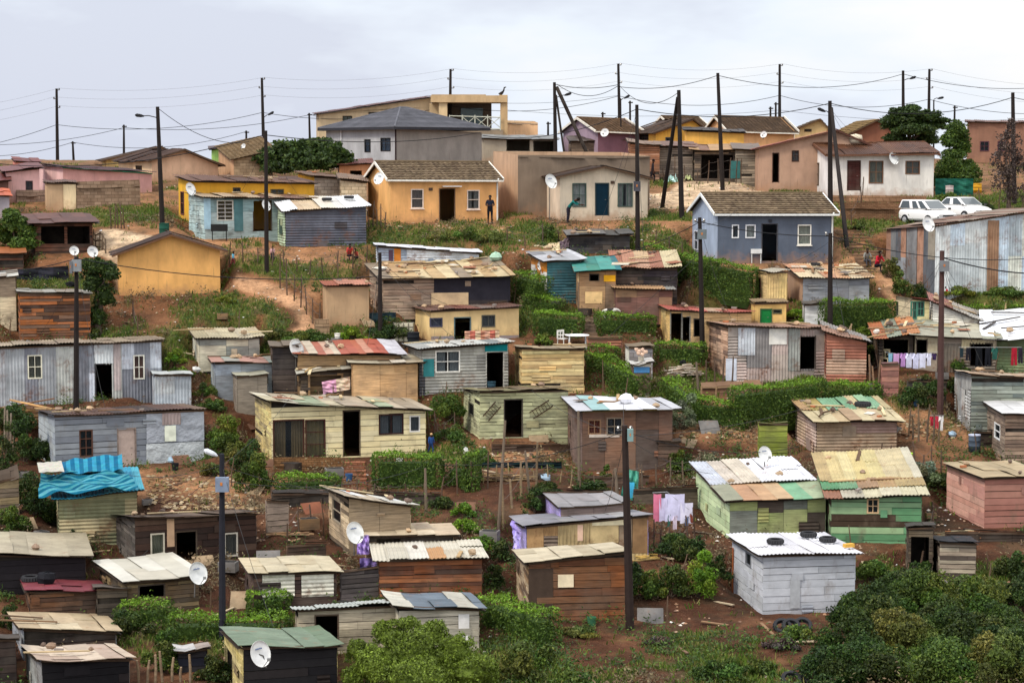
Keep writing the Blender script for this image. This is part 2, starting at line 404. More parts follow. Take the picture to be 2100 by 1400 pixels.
def roof_patch(mb, c00, c10, c11, c01, cols, style='corr', sw=.75, pitch=.15, amp=.018, seed=0, uneven=.16, wob=.045, th=.02, rows=None, seq=False):
    """c00 front left, c10 front right, c11 back right, c01 back left"""
    c00, c10, c11, c01 = map(Vector, (c00, c10, c11, c01))
    if rows:
        for k, (t0, t1, rc_, st_) in enumerate(rows):
            up = Vector((0, 0, .05*k)); a0, a1 = c00.lerp(c01, max(0, t0-.03)), c10.lerp(c11, max(0, t0-.03)); b0, b1 = c00.lerp(c01, t1), c10.lerp(c11, t1)
            roof_patch(mb, a0+up, a1+up, b1+up, b0+up, [H(x, KR*1.05) for x in rc_], st_, (c10-c00).length/len(rc_), seed=seed+k, uneven=uneven, seq=True)
        return
    rr = random.getstate(); random.seed(seed)
    n = (c10-c00).cross(c01-c00).normalized(); w = (c10-c00).length; ln = (c01-c00).length
    sA, sB = (random.uniform(-.07, .03), random.uniform(-.04, .04)) if style in ('corr', 'sheet') else (0, 0)
    def P(s, t, o=0): return (c00*(1-s)+c10*s)*(1-t)+(c01*(1-s)+c11*s)*t+n*(o+sA*math.sin(3.14*s)+sB*math.sin(6.28*s))
    if style == 'tile':
        nr = max(4, int(ln/.32)); nc = max(4, int(w/.15))
        for i in range(nr):
            t0, t1 = i/nr, (i+1)/nr
            for j in range(nc):
                s0, s1 = j/nc, (j+1)/nc; o0 = .02*(j % 2); o1 = .02*((j+1) % 2); c = jit(pick(cols), .14)
                mb.quad(P(s0, t0, .05+o0), P(s1, t0, .05+o1), P(s1, t1, o1), P(s0, t1, o0), c)
                mb.quad(P(s0, t0, o0-.01), P(s1, t0, o1-.01), P(s1, t0, .05+o1), P(s0, t0, .05+o0), c)
        mb.quad(P(0, 0, -.03), P(0, 1, -.03), P(1, 1, -.03), P(1, 0, -.03), (.05, .04, .03))
    elif style == 'slate':
        nr = max(4, int(ln/.3))
        for i in range(nr):
            c = jit(pick(cols), .08); mb.quad(P(0, i/nr, .035), P(1, i/nr, .035), P(1, (i+1)/nr), P(0, (i+1)/nr), c); mb.quad(P(0, i/nr, -.01), P(1, i/nr, -.01), P(1, i/nr, .035), P(0, i/nr, .035), c)
    else:
        u = 0; k = 0
        lat = [P(s, t, 0) for s in (0, 1) for t in (0, 1)]
        while u < w-.01:
            u1 = min(w, u+sw*random.uniform(.85, 1.1))
            if w-u1 < sw*.35: u1 = w
            segs = [(0, 1)] if (ln < 3.2 or random.random() < .5) else [(0, random.uniform(.35, .65)), (None, 1)]
            tp = 0
            for (a, b) in segs:
                if a is None: a = tp-.04
                c = jit(cols[min(len(cols)-1, int((u+u1)/2/w*len(cols)))], .05) if seq else jit(pick(cols), .13); o = random.uniform(0, wob)+(.012 if k % 2 else 0); tl = random.uniform(-1, 1)*wob*.5
                fa = a-(random.uniform(0, uneven)/ln if a == 0 else 0); fb = b+(random.uniform(0, uneven)/ln if b == 1 else 0)
                am = amp if style == 'corr' else 0; m = max(1, int(round((u1-u)/(pitch/4)))) if am else 2
                bend = random.uniform(-1, 1)*wob*.8
                for i in range(m):
                    x0 = u+(u1-u)*i/m; x1 = u+(u1-u)*(i+1)/m
                    h0 = o+tl*i/m+am*math.sin(x0/pitch*6.283); h1 = o+tl*(i+1)/m+am*math.sin(x1/pitch*6.283)
                    mid = (fa+fb)/2
                    mb.quad(P(x0/w, fa, h0), P(x1/w, fa, h1), P(x1/w, mid, h1+bend), P(x0/w, mid, h0+bend), c)
                    mb.quad(P(x0/w, mid, h0+bend), P(x1/w, mid, h1+bend), P(x1/w, fb, h1), P(x0/w, fb, h0), c)
                    mb.quad(P(x0/w, fa, h0-th), P(x1/w, fa, h1-th), P(x1/w, fa, h1), P(x0/w, fa, h0), c)
                tp = b; k += 1
            u = u1-.03 if u1 < w else w
        e = -.085                                                  # dark underside surface below the sheets
        for i in range(12): mb.quad(P(i/12, .02, e), P(i/12, .98, e), P((i+1)/12, .98, e), P((i+1)/12, .02, e), (.06, .045, .035))
    random.setstate(rr)
def window(W_, par, u0, z0, u1, z1, fc='e8e4da', nx=2, nz=2, cur='c9c4b8', fw=.05, M=None, sill=False):
    mb = MB(); fc = H(fc) if isinstance(fc, str) else fc; o = .035
    def bx(a, b, c, d, off=o, dp=.07):
        mb.hexa([W_.P(a, b, off-dp), W_.P(c, b, off-dp), W_.P(c, b, off), W_.P(a, b, off), W_.P(a, d, off-dp), W_.P(c, d, off-dp), W_.P(c, d, off), W_.P(a, d, off)], fc)
    bx(u0-.01, z0-.01, u0+fw, z1+.01); bx(u1-fw, z0-.01, u1+.01, z1+.01); bx(u0+fw, z0-.01, u1-fw, z0+fw, o-.003); bx(u0+fw, z1-fw, u1-fw, z1+.01, o-.003)
    for i in range(1, nx): x = u0+(u1-u0)*i/nx; bx(x-.018, z0+fw, x+.018, z1-fw, o-.012, .04)
    for i in range(1, nz): z = z0+(z1-z0)*i/nz; bx(u0+fw, z-.018, u1-fw, z+.018, o-.014, .04)
    if sill: bx(u0-.06, z0-.07, u1+.06, z0-.012, .09, .12)
    f = mb.build('window', 'paint', par)
    g = MB(); g.quad(W_.P(u0+.01, z0+.01, -.02), W_.P(u1-.01, z0+.01, -.02), W_.P(u1-.01, z1-.01, -.02), W_.P(u0+.01, z1-.01, -.02), (.04, .05, .06)); g.build('pane', 'glass', f)
    if cur:
        g = MB(); n = 14; cc = H(cur); sp = ((u0, u1),) if random.random() < .6 else ((u0, u0+(u1-u0)*.42), (u0+(u1-u0)*.6, u1))
        for (a, b) in sp:
            for i in range(n):
                x0 = a+(b-a)*i/n; x1 = a+(b-a)*(i+1)/n; y0 = -.14+.03*math.sin(i*2.1); y1 = -.14+.03*math.sin((i+1)*2.1)
                g.quad(W_.P(x0, z0, y0), W_.P(x1, z0, y1), W_.P(x1, z1, y1), W_.P(x0, z1, y0), cc)
        g.build('curtain', 'cloth', f)
    return f
def door(W_, par, u0, z0, u1, z1, col='6b5a40', fc=None, style='plank', off=-.02):
    mb = MB(); c = H(col)
    n = max(2, int((u1-u0)/.2)) if style == 'plank' else 1
    for i in range(n):
        a = u0+(u1-u0)*i/n; b = u0+(u1-u0)*(i+1)/n
        mb.hexa([W_.P(a+.005, z0, off-.04), W_.P(b-.005, z0, off-.04), W_.P(b-.005, z0, off), W_.P(a+.005, z0, off), W_.P(a+.005, z1, off-.04), W_.P(b-.005, z1, off-.04), W_.P(b-.005, z1, off), W_.P(a+.005, z1, off)], jit(c, .1))
    d = mb.build('door', 'wood' if style == 'plank' else 'paint', par)
    hb = MB(); uu = u1-.12; hb.tube([W_.P(uu, (z0+z1)/2, off), W_.P(uu, (z0+z1)/2, off+.05), W_.P(uu-.09, (z0+z1)/2, off+.05)], .012, 5, (.2, .19, .17)); hb.build('handle', 'paint', d)
    return d
def frame(W_, par, u0, z0, u1, z1, fc, fw=.06, name='door_frame'):
    mb = MB(); fc = H(fc); o = .03
    def bx(a, b, c, d, off=o, dp=.09):
        mb.hexa([W_.P(a, b, off-dp), W_.P(c, b, off-dp), W_.P(c, b, off), W_.P(a, b, off), W_.P(a, d, off-dp), W_.P(c, d, off-dp), W_.P(c, d, off), W_.P(a, d, off)], fc)
    bx(u0-fw, z0, u0, z1+fw); bx(u1, z0, u1+fw, z1+fw); bx(u0, z1, u1, z1+fw, o-.004)
    return mb.build(name, 'wood', par)
class Bld: pass
BL = {}
def shack(key, name, label, xl, xr, yb, ytl, ytr, side=20, depth=4., yrb=None, wall=('h', ['8a8a88']), swall=None, roof=('corr', ['b0aca0']), over=.22, ops=(), sops=(), kind='shed', cat=None, pad=True, ridge=None, kw=1.0, kr=1.0, fasc=None, rmat=None, wmat=None, smat=None, fall=1.1, uneven=.16, dY=0, group=None, overs=None, rows=None):
    """front facade xl..xr at base row yb; tops ytl/ytr; side = pixels of side wall in view (+ left, - right); yrb = row of the roof's back edge
    kind: shed | gx (ridge along the front) | gy (gable faces us) | flat | hip"""
    B = Bld(); BL[key] = B
    xa = xl if side >= 0 else xr
    if dY: Y0 = hitb((xl+xr)/2, min(yb, 1399)).y+dY; O = at(xa, yb, Y0)
    else: O = hitb(xa, yb)
    Y = O.y; sr = max(-.85, min(.85, side*Y/F/depth)); r = math.asin(sr)-math.atan((xa-1050)/F)
    if side < 0: pass
    U = Vector((math.cos(r), math.sin(r), 0)); Nf = Vector((math.sin(r), -math.cos(r), 0))
    xo = xr if side >= 0 else xl
    w = abs((plane_hit(xo, yb, O, Nf)-O).dot(U))
    if side < 0: O = O-U*w
    O = Vector((O.x, O.y, O.z)); B.O, B.r, B.w, B.d, B.U, B.Nf = O, r, w, depth, U, Nf
    root = empty(name, O, label, cat or ('house' if 'house' in name else 'shack'), r, group); B.root = root; B.Mi = Matrix.Rotation(-r, 4, 'Z') @ Matrix.Translation(-O)
    if name.endswith('wall'): root['kind'] = 'thing'
    fl = plane_hit(xl, ytl, O, Nf); fr = plane_hit(xr, ytr, O, Nf)
    hl = fl.z-O.z; hr = fr.z-O.z; B.hl, B.hr = hl, hr; V = Vector((-math.sin(r), math.cos(r), 0))
    if pad: PADS.append((O.x, O.y, math.cos(r), math.sin(r), w, depth, O.z-.02, fall))
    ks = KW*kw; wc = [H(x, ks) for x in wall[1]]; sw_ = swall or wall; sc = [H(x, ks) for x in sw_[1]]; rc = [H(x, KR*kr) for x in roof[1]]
    sd = hash(key) % 1000 if False else sum(ord(c)*(i+3) for i, c in enumerate(key)) % 9973
    if kind in ('shed', 'flat'):
        if yrb is None: hb = hl+.25
        else:
            yrl, yrr_ = yrb if isinstance(yrb, tuple) else (yrb, None)
            Yb = (O+V*depth).y; xq = xl if side >= 0 else xr
            hb = ray(1050, yrl).z*(O+V*(depth+.2)).y-O.z
        hbr = hb+(hr-hl)
        if yrb is not None and isinstance(yrb, tuple): hbr = ray(1050, yrb[1]).z*(O+U*w+V*(depth+.2)).y-O.z
    if kind == 'gx':
        pk = ray(1050, ridge).z*(O+V*depth/2).y-O.z
    tf = lambda u: hl+(hr-hl)*u/w
    if kind == 'gy':
        gp = plane_hit(ridge[0], ridge[1], O, Nf); gu = (gp-O).dot(U); gh = gp.z-O.z
        tf = lambda u: (hl+(gh-hl)*u/gu) if u < gu else (gh+(hr-gh)*(u-gu)/(w-gu)); B.gu, B.gh = gu, gh
    WF = Wall((0, 0, 0), (1, 0, 0), (0, -1, 0), w, tf, brk=((gu,) if kind == 'gy' else ()))
    if kind == 'gx':
        ts = lambda v: (hl+(pk-hl)*v/(depth/2)) if v < depth/2 else (pk-(pk-hl)*(v-depth/2)/(depth/2)); brk = (depth/2,)
        tl = lambda v: ts(depth-v)
        WL = Wall((0, depth, 0), (0, -1, 0), (-1, 0, 0), depth, tl, brk); WR = Wall((w, 0, 0), (0, 1, 0), (1, 0, 0), depth, ts, brk); WB = Wall((w, depth, 0), (-1, 0, 0), (0, 1, 0), w, lambda u: hl)
    elif kind in ('gy', 'hip'):
        WL = Wall((0, depth, 0), (0, -1, 0), (-1, 0, 0), depth, lambda v: hl); WR = Wall((w, 0, 0), (0, 1, 0), (1, 0, 0), depth, lambda v: hr); WB = Wall((w, depth, 0), (-1, 0, 0), (0, 1, 0), w, lambda u: tf(w-u), brk=((w-gu,) if kind == 'gy' else ()))
    else:
        WL = Wall((0, depth, 0), (0, -1, 0), (-1, 0, 0), depth, lambda v: hb+(hl-hb)*v/depth); WR = Wall((w, 0, 0), (0, 1, 0), (1, 0, 0), depth, lambda v: hr+(hbr-hr)*v/depth); WB = Wall((w, depth, 0), (-1, 0, 0), (0, 1, 0), w, lambda u: hbr+(hb-hbr)*u/w)
    B.WF, B.WL, B.WR = WF, WL, WR
    def conv(Wl, x0, y0, x1, y1, sidew):
        o = O+(Matrix.Rotation(r, 4, 'Z') @ Wl.O.to_4d()).to_3d(); n = (Matrix.Rotation(r, 3, 'Z') @ Wl.N); u = (Matrix.Rotation(r, 3, 'Z') @ Wl.U)
        xm = (x0+x1)/2
        p0 = plane_hit(x0, (y0+y1)/2, o, n); p1 = plane_hit(x1, (y0+y1)/2, o, n); um = plane_hit(xm, y1, o, n); ut = plane_hit(xm, y0, o, n)
        a, b = (p0-o).dot(u), (p1-o).dot(u)
        if a > b: a, b = b, a
        if sidew: a, b = max(a, .1), min(b, Wl.w-.1)
        return a, max(-.05, um.z-O.z), b, ut.z-O.z
    B.conv = conv; todo = []
    SW = WL if side >= 0 else WR
    for Wl, lst, sdw in ((WF, ops, False), (SW, sops, True)):
        for op in lst:
            k, x0, y0, x1, y1 = op[:5]; opt = op[5] if len(op) > 5 else {}
            u0, z0, u1, z1 = conv(Wl, x0, y0, x1, y1, sdw)
            if u1-u0 < .1: continue
            if k in ('win', 'open', 'door'): Wl.ops.append((u0, z0, u1, z1))
            todo.append((k, Wl, u0, z0, u1, z1, opt))
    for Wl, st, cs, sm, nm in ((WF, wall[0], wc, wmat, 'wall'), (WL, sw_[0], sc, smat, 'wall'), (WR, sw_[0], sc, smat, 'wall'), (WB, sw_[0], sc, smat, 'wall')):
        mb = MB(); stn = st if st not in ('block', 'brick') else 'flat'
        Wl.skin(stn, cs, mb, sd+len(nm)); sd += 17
        if st not in ('flat', 'block', 'brick'): Wl.flat(mb, 0, -.4, Wl.w, Wl.maxz(), -.06, (.04, .03, .025))  # unseen dark backing added behind the wall to stop light leaking in
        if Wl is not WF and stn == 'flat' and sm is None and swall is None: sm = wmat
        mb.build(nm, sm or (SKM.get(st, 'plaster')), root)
    for (k, Wl, u0, z0, u1, z1, opt) in todo:
        opt = dict(opt)
        if k == 'win': window(Wl, root, u0, z0, u1, z1, **opt)
        elif k == 'door': door(Wl, root, u0, z0, u1, z1, **{a: b for a, b in opt.items() if a != 'fc'}); frame(Wl, root, u0, z0, u1, z1, opt.get('fc') or '6a5a48')
        elif k == 'open':
            if opt.get('fc', '4a4038'): frame(Wl, root, u0, z0, u1, z1, opt.get('fc', '4a4038'), opt.get('fw', .05), opt.get('name', 'door_frame'))
        elif k == 'panel':
            mb = MB(); st = opt.get('st', 'flat'); c = H(opt['c'], ks); o = opt.get('off', .05)
            if st == 'h': Wl.hcorr(mb, u0, z0, u1, z1, o, c)
            elif st == 'v': Wl.vcorr(mb, u0, z0, u1, z1, o, c)
            else: Wl.slab(mb, u0, z0, u1, z1, o-.02, .02, c)
            pm = mb.build(opt.get('name', 'wall_panel'), opt.get('m', 'metal' if st in 'hv' else 'paint'), root)
            if pm and opt.get('label'): pm['label'] = opt['label']
    # roof
    mb = MB(); rs = roof[0]; rm = rmat or {'tile': 'tile', 'slate': 'tile', 'corr': 'roofmetal', 'sheet': 'roofmetal'}[rs]; ov = over; os_ = ov if overs is None else overs
    kwp = dict(style=rs, seed=sd, uneven=uneven, rows=rows)
    if kind in ('shed',):
        lz = lambda x, y: (hl+(hr-hl)*x/w)*(1-y/depth)+(hb+(hbr-hb)*x/w)*(y/depth)
        cs = [(-os_, -ov), (w+os_, -ov), (w+os_, depth+ov*.6), (-os_, depth+ov*.6)]
        cc = [Vector((x, y, lz(x, y)+.05)) for x, y in cs]; roof_patch(mb, *cc, rc, **kwp); B.rf = cc
        fb = MB(); fcol = H(fasc or '5a4636'); 
        fb.beam(Vector((-.02, -.05, hl-.03)), Vector((w+.02, -.05, hr-.03)), .05, .07, fcol); fb.build('roof_beam', 'wood', root)
    elif kind == 'flat':
        z = max(hl, hr); cc = [Vector(p) for p in ((0, 0, hl-.12), (w, 0, hr-.12), (w, depth, hr-.1), (0, depth, hl-.1))]; roof_patch(mb, *cc, rc, **kwp); B.rf = cc
    elif kind == 'gx':
        sl_ = (pk-hl)/(depth/2); yf = -ov; zf = hl-ov*sl_+.06
        f0, f1 = Vector((-os_, yf, zf)), Vector((w+os_, yf, zf+(hr-hl))); r0, r1 = Vector((-os_, depth/2, pk+.06)), Vector((w+os_, depth/2, pk+.06+(hr-hl)))
        b0, b1 = Vector((-os_, depth+ov, zf)), Vector((w+os_, depth+ov, zf+(hr-hl)))
        roof_patch(mb, f0, f1, r1, r0, rc, **kwp); roof_patch(mb, b1, b0, r0, r1, rc, **kwp); B.rf = [f0, f1, r1, r0]
        mb.tube([r0+Vector((0, 0, .03)), r1+Vector((0, 0, .03))], .09, 6, rc[0])
        fcol = H(fasc or 'd8d2c4')
        for x in (-os_-.015, w+os_+.015):
            for a_, b_ in (((x, yf-.02, zf-.04), (x, depth/2, pk+.02)), ((x, depth/2, pk+.02), (x, depth+ov+.02, zf-.04))):
                fb = MB(); fb.beam(a_, b_, .05, .17, fcol); fb.build('bargeboard', 'paint', root)
        gb = MB(); gb.beam((-os_+.02, yf-.05, zf-.07), (w+os_-.02, yf-.05, zf-.07+(hr-hl)), .1, .1, H(fasc or 'd8d2c4')); gb.build('gutter', 'paint', root)
    elif kind == 'gy':
        s1 = (gh-hl)/gu; s2 = (gh-hr)/(w-gu)
        L0, L1 = Vector((-os_, -ov, hl-os_*s1+.06)), Vector((-os_, depth+ov, hl-os_*s1+.06)); K0, K1 = Vector((gu, -ov, gh+.06)), Vector((gu, depth+ov, gh+.06)); R0, R1 = Vector((w+os_, -ov, hr-os_*s2+.06)), Vector((w+os_, depth+ov, hr-os_*s2+.06))
        roof_patch(mb, L1, L0, K0, K1, rc, **kwp); roof_patch(mb, R0, R1, K1, K0, rc, **kwp); B.rf = [R0, R1, K1, K0]
        fcol = H(fasc or '5a4636'); dz = Vector((0, -.015, -.05))
        for a_, b_ in ((L0, K0), (K0, R0)): fb = MB(); fb.beam(a_+dz, b_+dz, .04, .09, fcol); fb.build('bargeboard', 'paint', root)
    elif kind == 'hip':
        z0 = hl+.05; e = ov; cx, cy = w/2, depth/2; hh = ridge; rl = max(0, (w-depth)/2); ap0 = Vector((cx-rl-.3, cy, z0+hh)); ap1 = Vector((cx+rl+.3, cy, z0+hh))
        a, b, c, d = Vector((-e, -e, z0)), Vector((w+e, -e, z0)), Vector((w+e, depth+e, z0)), Vector((-e, depth+e, z0))
        roof_patch(mb, a, b, ap1, ap0, rc, **kwp); roof_patch(mb, b, c, ap1, ap1, rc, **kwp); roof_patch(mb, c, d, ap0, ap1, rc, **kwp); roof_patch(mb, d, a, ap0, ap0, rc, **kwp)
        for p, q in ((a, ap0), (b, ap1), (c, ap1), (d, ap0), (ap0, ap1)): mb.tube([p, q], .09, 6, rc[0])
        B.rf = [a, b, ap1, ap0]; gb = MB(); gc = H(fasc or '3a3a3e')
        for p, q in ((a, b), (b, c), (c, d), (d, a)): gb.beam(p-Vector((0, 0, .1)), q-Vector((0, 0, .1)), .08, .18, gc)
        gb.build('gutter', 'paint', root)
    mb.build('roof', rm, root)
    return B
def rp_(B, s, t, up=0.0):
    """world point on a building's roof, s across and t from the eave to the back"""
    c = B.rf; p = (c[0]*(1-s)+c[1]*s)*(1-t)+(c[3]*(1-s)+c[2]*s)*t
    return B.O+Matrix.Rotation(B.r, 3, 'Z') @ p+Vector((0, 0, .05+up))
def lp(B, x, y, z): return B.O+Matrix.Rotation(B.r, 3, 'Z') @ Vector((x, y, z))
# ================================================================ buildings, from the ridge down to the valley
G = dict
# --- ridge and upper street
shack('u5', 'villa', 'two storey cream house with long sloping fascia on the ridge', 655, 885, 336, 234, 200, 6, 8, None, ('flat', ['b8a383']), roof=('corr', ['6a4a44']), kind='shed', over=.4, kw=.85, pad=False, dY=10,
      ops=[('win', 703, 238, 722, 256, G(fc='3a3026', cur='9aa28c')), ('win', 756, 230, 776, 245, G(fc='3a3026', cur='8c9484')), ('win', 816, 221, 836, 233, G(fc='3a3026', cur=None))], fasc='d8cfc0')
shack('u6', 'house', 'dark grey house with a hipped slate roof beside the round tree', 812, 988, 355, 262, 272, 148, 8.6, None, ('flat', ['75706b']), swall=('flat', ['8f8f90']), roof=('slate', ['6e6e74', '76767c']), kind='hip', ridge=1.55, over=.45, fasc='35353a',  # lit left wall and shaded front are put into the two wall colours
      sops=[('win', 748, 286, 760, 312, G(fc='2c2a2a', cur='53637c', nx=1)), ('win', 781, 283, 801, 310, G(fc='2c2a2a', cur='4a5a70', nx=2))], kw=1.05)
shack('u6b', 'carport', 'low flat roofed grey outbuilding with dark openings beside the dark grey house', 992, 1142, 335, 284, 286, 10, 5, 277, ('flat', ['8c8272']), roof=('sheet', ['8a8a86']),
      ops=[('open', 1040, 288, 1085, 310, G(fc='3a362e')), ('open', 1095, 290, 1135, 312, G(fc='3a362e'))])
shack('u13', 'house', 'cream building with bright blue roof edge on the ridge', 1035, 1103, 336, 250, 252, 5, 6, None, ('flat', ['c9a37c']), roof=('sheet', ['3f8cab']), kind='flat', pad=False, dY=12)
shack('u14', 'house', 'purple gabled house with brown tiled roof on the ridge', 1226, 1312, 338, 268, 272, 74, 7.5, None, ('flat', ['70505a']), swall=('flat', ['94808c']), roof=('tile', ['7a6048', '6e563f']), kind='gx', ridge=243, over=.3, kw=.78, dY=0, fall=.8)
shack('u15b', 'house', 'brown gabled house half hidden behind the yellow gable', 1385, 1450, 336, 262, 264, 48, 7, None, ('flat', ['b0805c']), roof=('tile', ['6a5540']), kind='gx', ridge=240, over=.3, dY=14, pad=False)
shack('u15c', 'house', 'tan gabled house with long dark tiled roof and white gutter', 1497, 1628, 338, 268, 272, 52, 8, None, ('flat', ['c09468']), roof=('tile', ['65513e', '5c4a3a']), kind='gx', ridge=240, over=.3, dY=4, pad=False)
shack('u15d', 'house', 'small cream gabled house with slit window on the ridge', 1640, 1700, 336, 262, 266, 12, 7, None, ('flat', ['b59a6c']), roof=('tile', ['83705a']), kind='gy', ridge=(1682, 245), over=.3, dY=14, pad=False, ops=[('win', 1650, 265, 1664, 270, G(fc='4a3a2a', cur=None, nx=1, nz=1))])
shack('u15', 'house', 'yellow house with a brown gable and a window with dark bars', 1345, 1442, 340, 272, 264, 66, 8, None, ('flat', ['dfae52']), swall=('flat', ['d9a750']), roof=('corr', ['4c3a2c']), kind='gy', ridge=(1420, 246), over=.35, fasc='4a3526',
      sops=[('win', 1308, 275, 1330, 288, G(fc='4a3a2a', cur=None)), ('win', 1283, 278, 1296, 290, G(fc='4a3a2a', cur=None))], ops=[('win', 1365, 282, 1378, 296, G(fc='3a4a5a', cur=None))])
shack('u15e', 'house', 'flat roofed yellow annex joined to the yellow gable', 1408, 1525, 346, 268, 272, 5, 5, None, ('flat', ['d7a451']), roof=('sheet', ['3f3630']), kind='shed', over=.25, fasc='2f2620')
shack('u17b', 'house', 'terracotta gabled house with mossy brown roof behind the tree', 1740, 1830, 340, 275, 262, 40, 8, None, ('flat', ['885a46']), roof=('tile', ['90744c', '80683f']), kind='gy', ridge=(1800, 246), over=.35, kw=.8, dY=2)
shack('u17c', 'house', 'long brick brown house at the right end of the ridge', 1982, 2130, 338, 250, 252, 0, 7, None, ('flat', ['886452']), roof=('corr', ['6b4636']), kind='shed', over=.2, kw=.8, dY=2, pad=False,
      ops=[('win', 2010, 290, 2028, 310, G(fc='5a3a40', cur=None)), ('win', 2046, 290, 2062, 310, G(fc='5a3a40', cur=None))])
shack('u17', 'house', 'brown pink house with a red sloping roof and dark narrow door', 1556, 1800, 392, 304, 306, 10, 7, None, ('flat', ['a88872']), roof=('sheet', ['c4685a', 'b65f50']), over=.3, kind='gy', ridge=(1716, 268), fasc='5a3a30',
      ops=[('open', 1585, 315, 1596, 374, G(fc='4a3026')), ('win', 1624, 309, 1638, 331, G(fc='3a2a24', cur='8a7a70'))], kw=.8)
shack('u18', 'house', 'white house with brown roof, dark door and two curtained windows', 1700, 1914, 405, 317, 314, 48, 6, None, ('flat', ['ece6dc']), swall=('flat', ['eeeae6']), roof=('corr', ['5f3c28', '553624', '66432c']), kind='gx', ridge=297, over=.3, fasc='6b4a38', uneven=.04, kw=1.45,
      ops=[('door', 1739, 331, 1763, 391, G(col='4a2a26', fc='4a3028')), ('win', 1782, 330, 1811, 376, G(fc='7a5a44', cur='8f8872')), ('win', 1857, 330, 1886, 357, G(fc='7a5a44', cur='8a8478'))],
      sops=[('win', 1669, 334, 1680, 380, G(fc='6a5a4c', cur='5c6a5c', nx=1))])
# --- ridge, left
shack('u2b', 'house', 'cream house with brown roof and chimney pot behind the tan gable', 218, 372, 350, 328, 322, 8, 8, None, ('flat', ['c9ab6e']), roof=('corr', ['524034']), kind='gy', ridge=(330, 302), over=.4, dY=4, fall=.8)
shack('u2', 'house', 'tan gabled house with small window behind the pink house', 312, 447, 372, 328, 337, 70, 7, None, ('flat', ['b8977c']), swall=('flat', ['cdb08c']), roof=('corr', ['4e3a30']), kind='gy', ridge=(375, 308), over=.4, sops=[('win', 279, 340, 291, 350, G(fc='5a4a3a', cur=None))])
shack('u3', 'house', 'green walled house with dark maroon roof edge on the ridge', 437, 540, 340, 306, 288, 3, 7, None, ('flat', ['86ab5c']), roof=('sheet', ['5a4440']), over=.3, dY=2, fall=.8)
shack('u3b', 'house', 'block built house with shallow tan roof left of the round tree', 480, 560, 366, 326, 308, 32, 6, 300, ('block', ['a58f72']), swall=('flat', ['a88464']), roof=('tile', ['a08868']), over=.3)
shack('u1', 'house', 'long pale pink house with a green edged roof behind the block wall', 130, 312, 402, 343, 355, 50, 6, 336, ('flat', ['bd8f88']), swall=('flat', ['d3b0ac']), roof=('corr', ['4a2c28']), over=.25, kw=.88, fasc='4fae8a', wmat='plaster')
shack('u1b', 'house', 'low pink house with maroon parapet at the left edge', 14, 82, 414, 352, 345, 8, 6, None, ('flat', ['d0a49e']), roof=('sheet', ['7a4a44']), over=.3, ops=[('win', 53, 371, 67, 398, G(fc='4a3a3c', cur='5a5a60'))])
shack('u1c', 'house', 'maroon upper storey box on the pink house', 33, 82, 360, 331, 333, 6, 4, None, ('flat', ['ab6e60']), roof=('sheet', ['7a4038']), over=.15, pad=False, dY=2)
shack('u1d', 'shack', 'small grey shed with an orange roof at the left edge', -30, 20, 452, 398, 402, 5, 3.5, 386, ('flat', ['8b8488']), roof=('sheet', ['cf6b45']), over=.2)
shack('u1f', 'shack', 'dark maroon roofed porch at the far left edge', -30, 18, 420, 372, 370, 0, 3, 358, ('flat', ['5a4038']), roof=('sheet', ['6e3a34']), over=.2)
shack('u1e', 'outhouse', 'stained cream outhouse with a wavy tin roof against the block wall', 97, 157, 432, 375, 376, 4, 2, 371, ('flat', ['a58a6c']), roof=('corr', ['6a5040']), over=.15, uneven=.15,
      ops=[('panel', 130, 378, 156, 430, G(c='c4b08c', m='plaster', name='wall_panel'))])
shack('u7', 'house', 'bright yellow house with brown corrugated roof', 400, 645, 458, 372, 376, 34, 6, 361, ('flat', ['e3a83a']), roof=('corr', ['6e4a32', '5e402c', '7a563c']), over=.3, swall=('flat', ['f0b83c']), kw=1.05,
      ops=[('win', 478, 385, 493, 402, G(fc='4a4038', cur=None)), ('win', 555, 388, 582, 402, G(fc='6a5a3c', cur='7d8a86'))], sops=[('win', 371, 393, 378, 440, G(fc='7a4a3c', cur='6a4a4a', nx=1))])
shack('u7b', 'shack', 'yellow side room with lean-to roof and block wall', 645, 706, 425, 362, 366, 34, 4.5, 354, ('block', ['9d9184']), swall=('flat', ['e0a838']), roof=('corr', ['7a5c44']), over=.25)
shack('u7c', 'shack', 'pale unplastered block room left of the orange tiled house', 700, 752, 440, 368, 374, 4, 4, 358, ('block', ['c0ae90']), roof=('corr', ['8a6c50']), over=.2)
shack('u8b', 'shack', 'low brick ruin with dark window behind the block rooms', 696, 762, 375, 338, 335, 3, 3, None, ('flat', ['9c6e4e']), roof=('corr', ['6a3a34', '7a4a3c']), over=.2, ops=[('open', 718, 350, 742, 362, G(fc=None))])
shack('u11', 'house', 'unpainted taupe building with a flat parapet behind the pale gable house', 1062, 1332, 440, 318, 320, 52, 5, None, ('flat', ['7c6c5c']), swall=('flat', ['b39478']), roof=('sheet', ['8a7a68']), kind='flat', kw=.8, wmat='plaster')
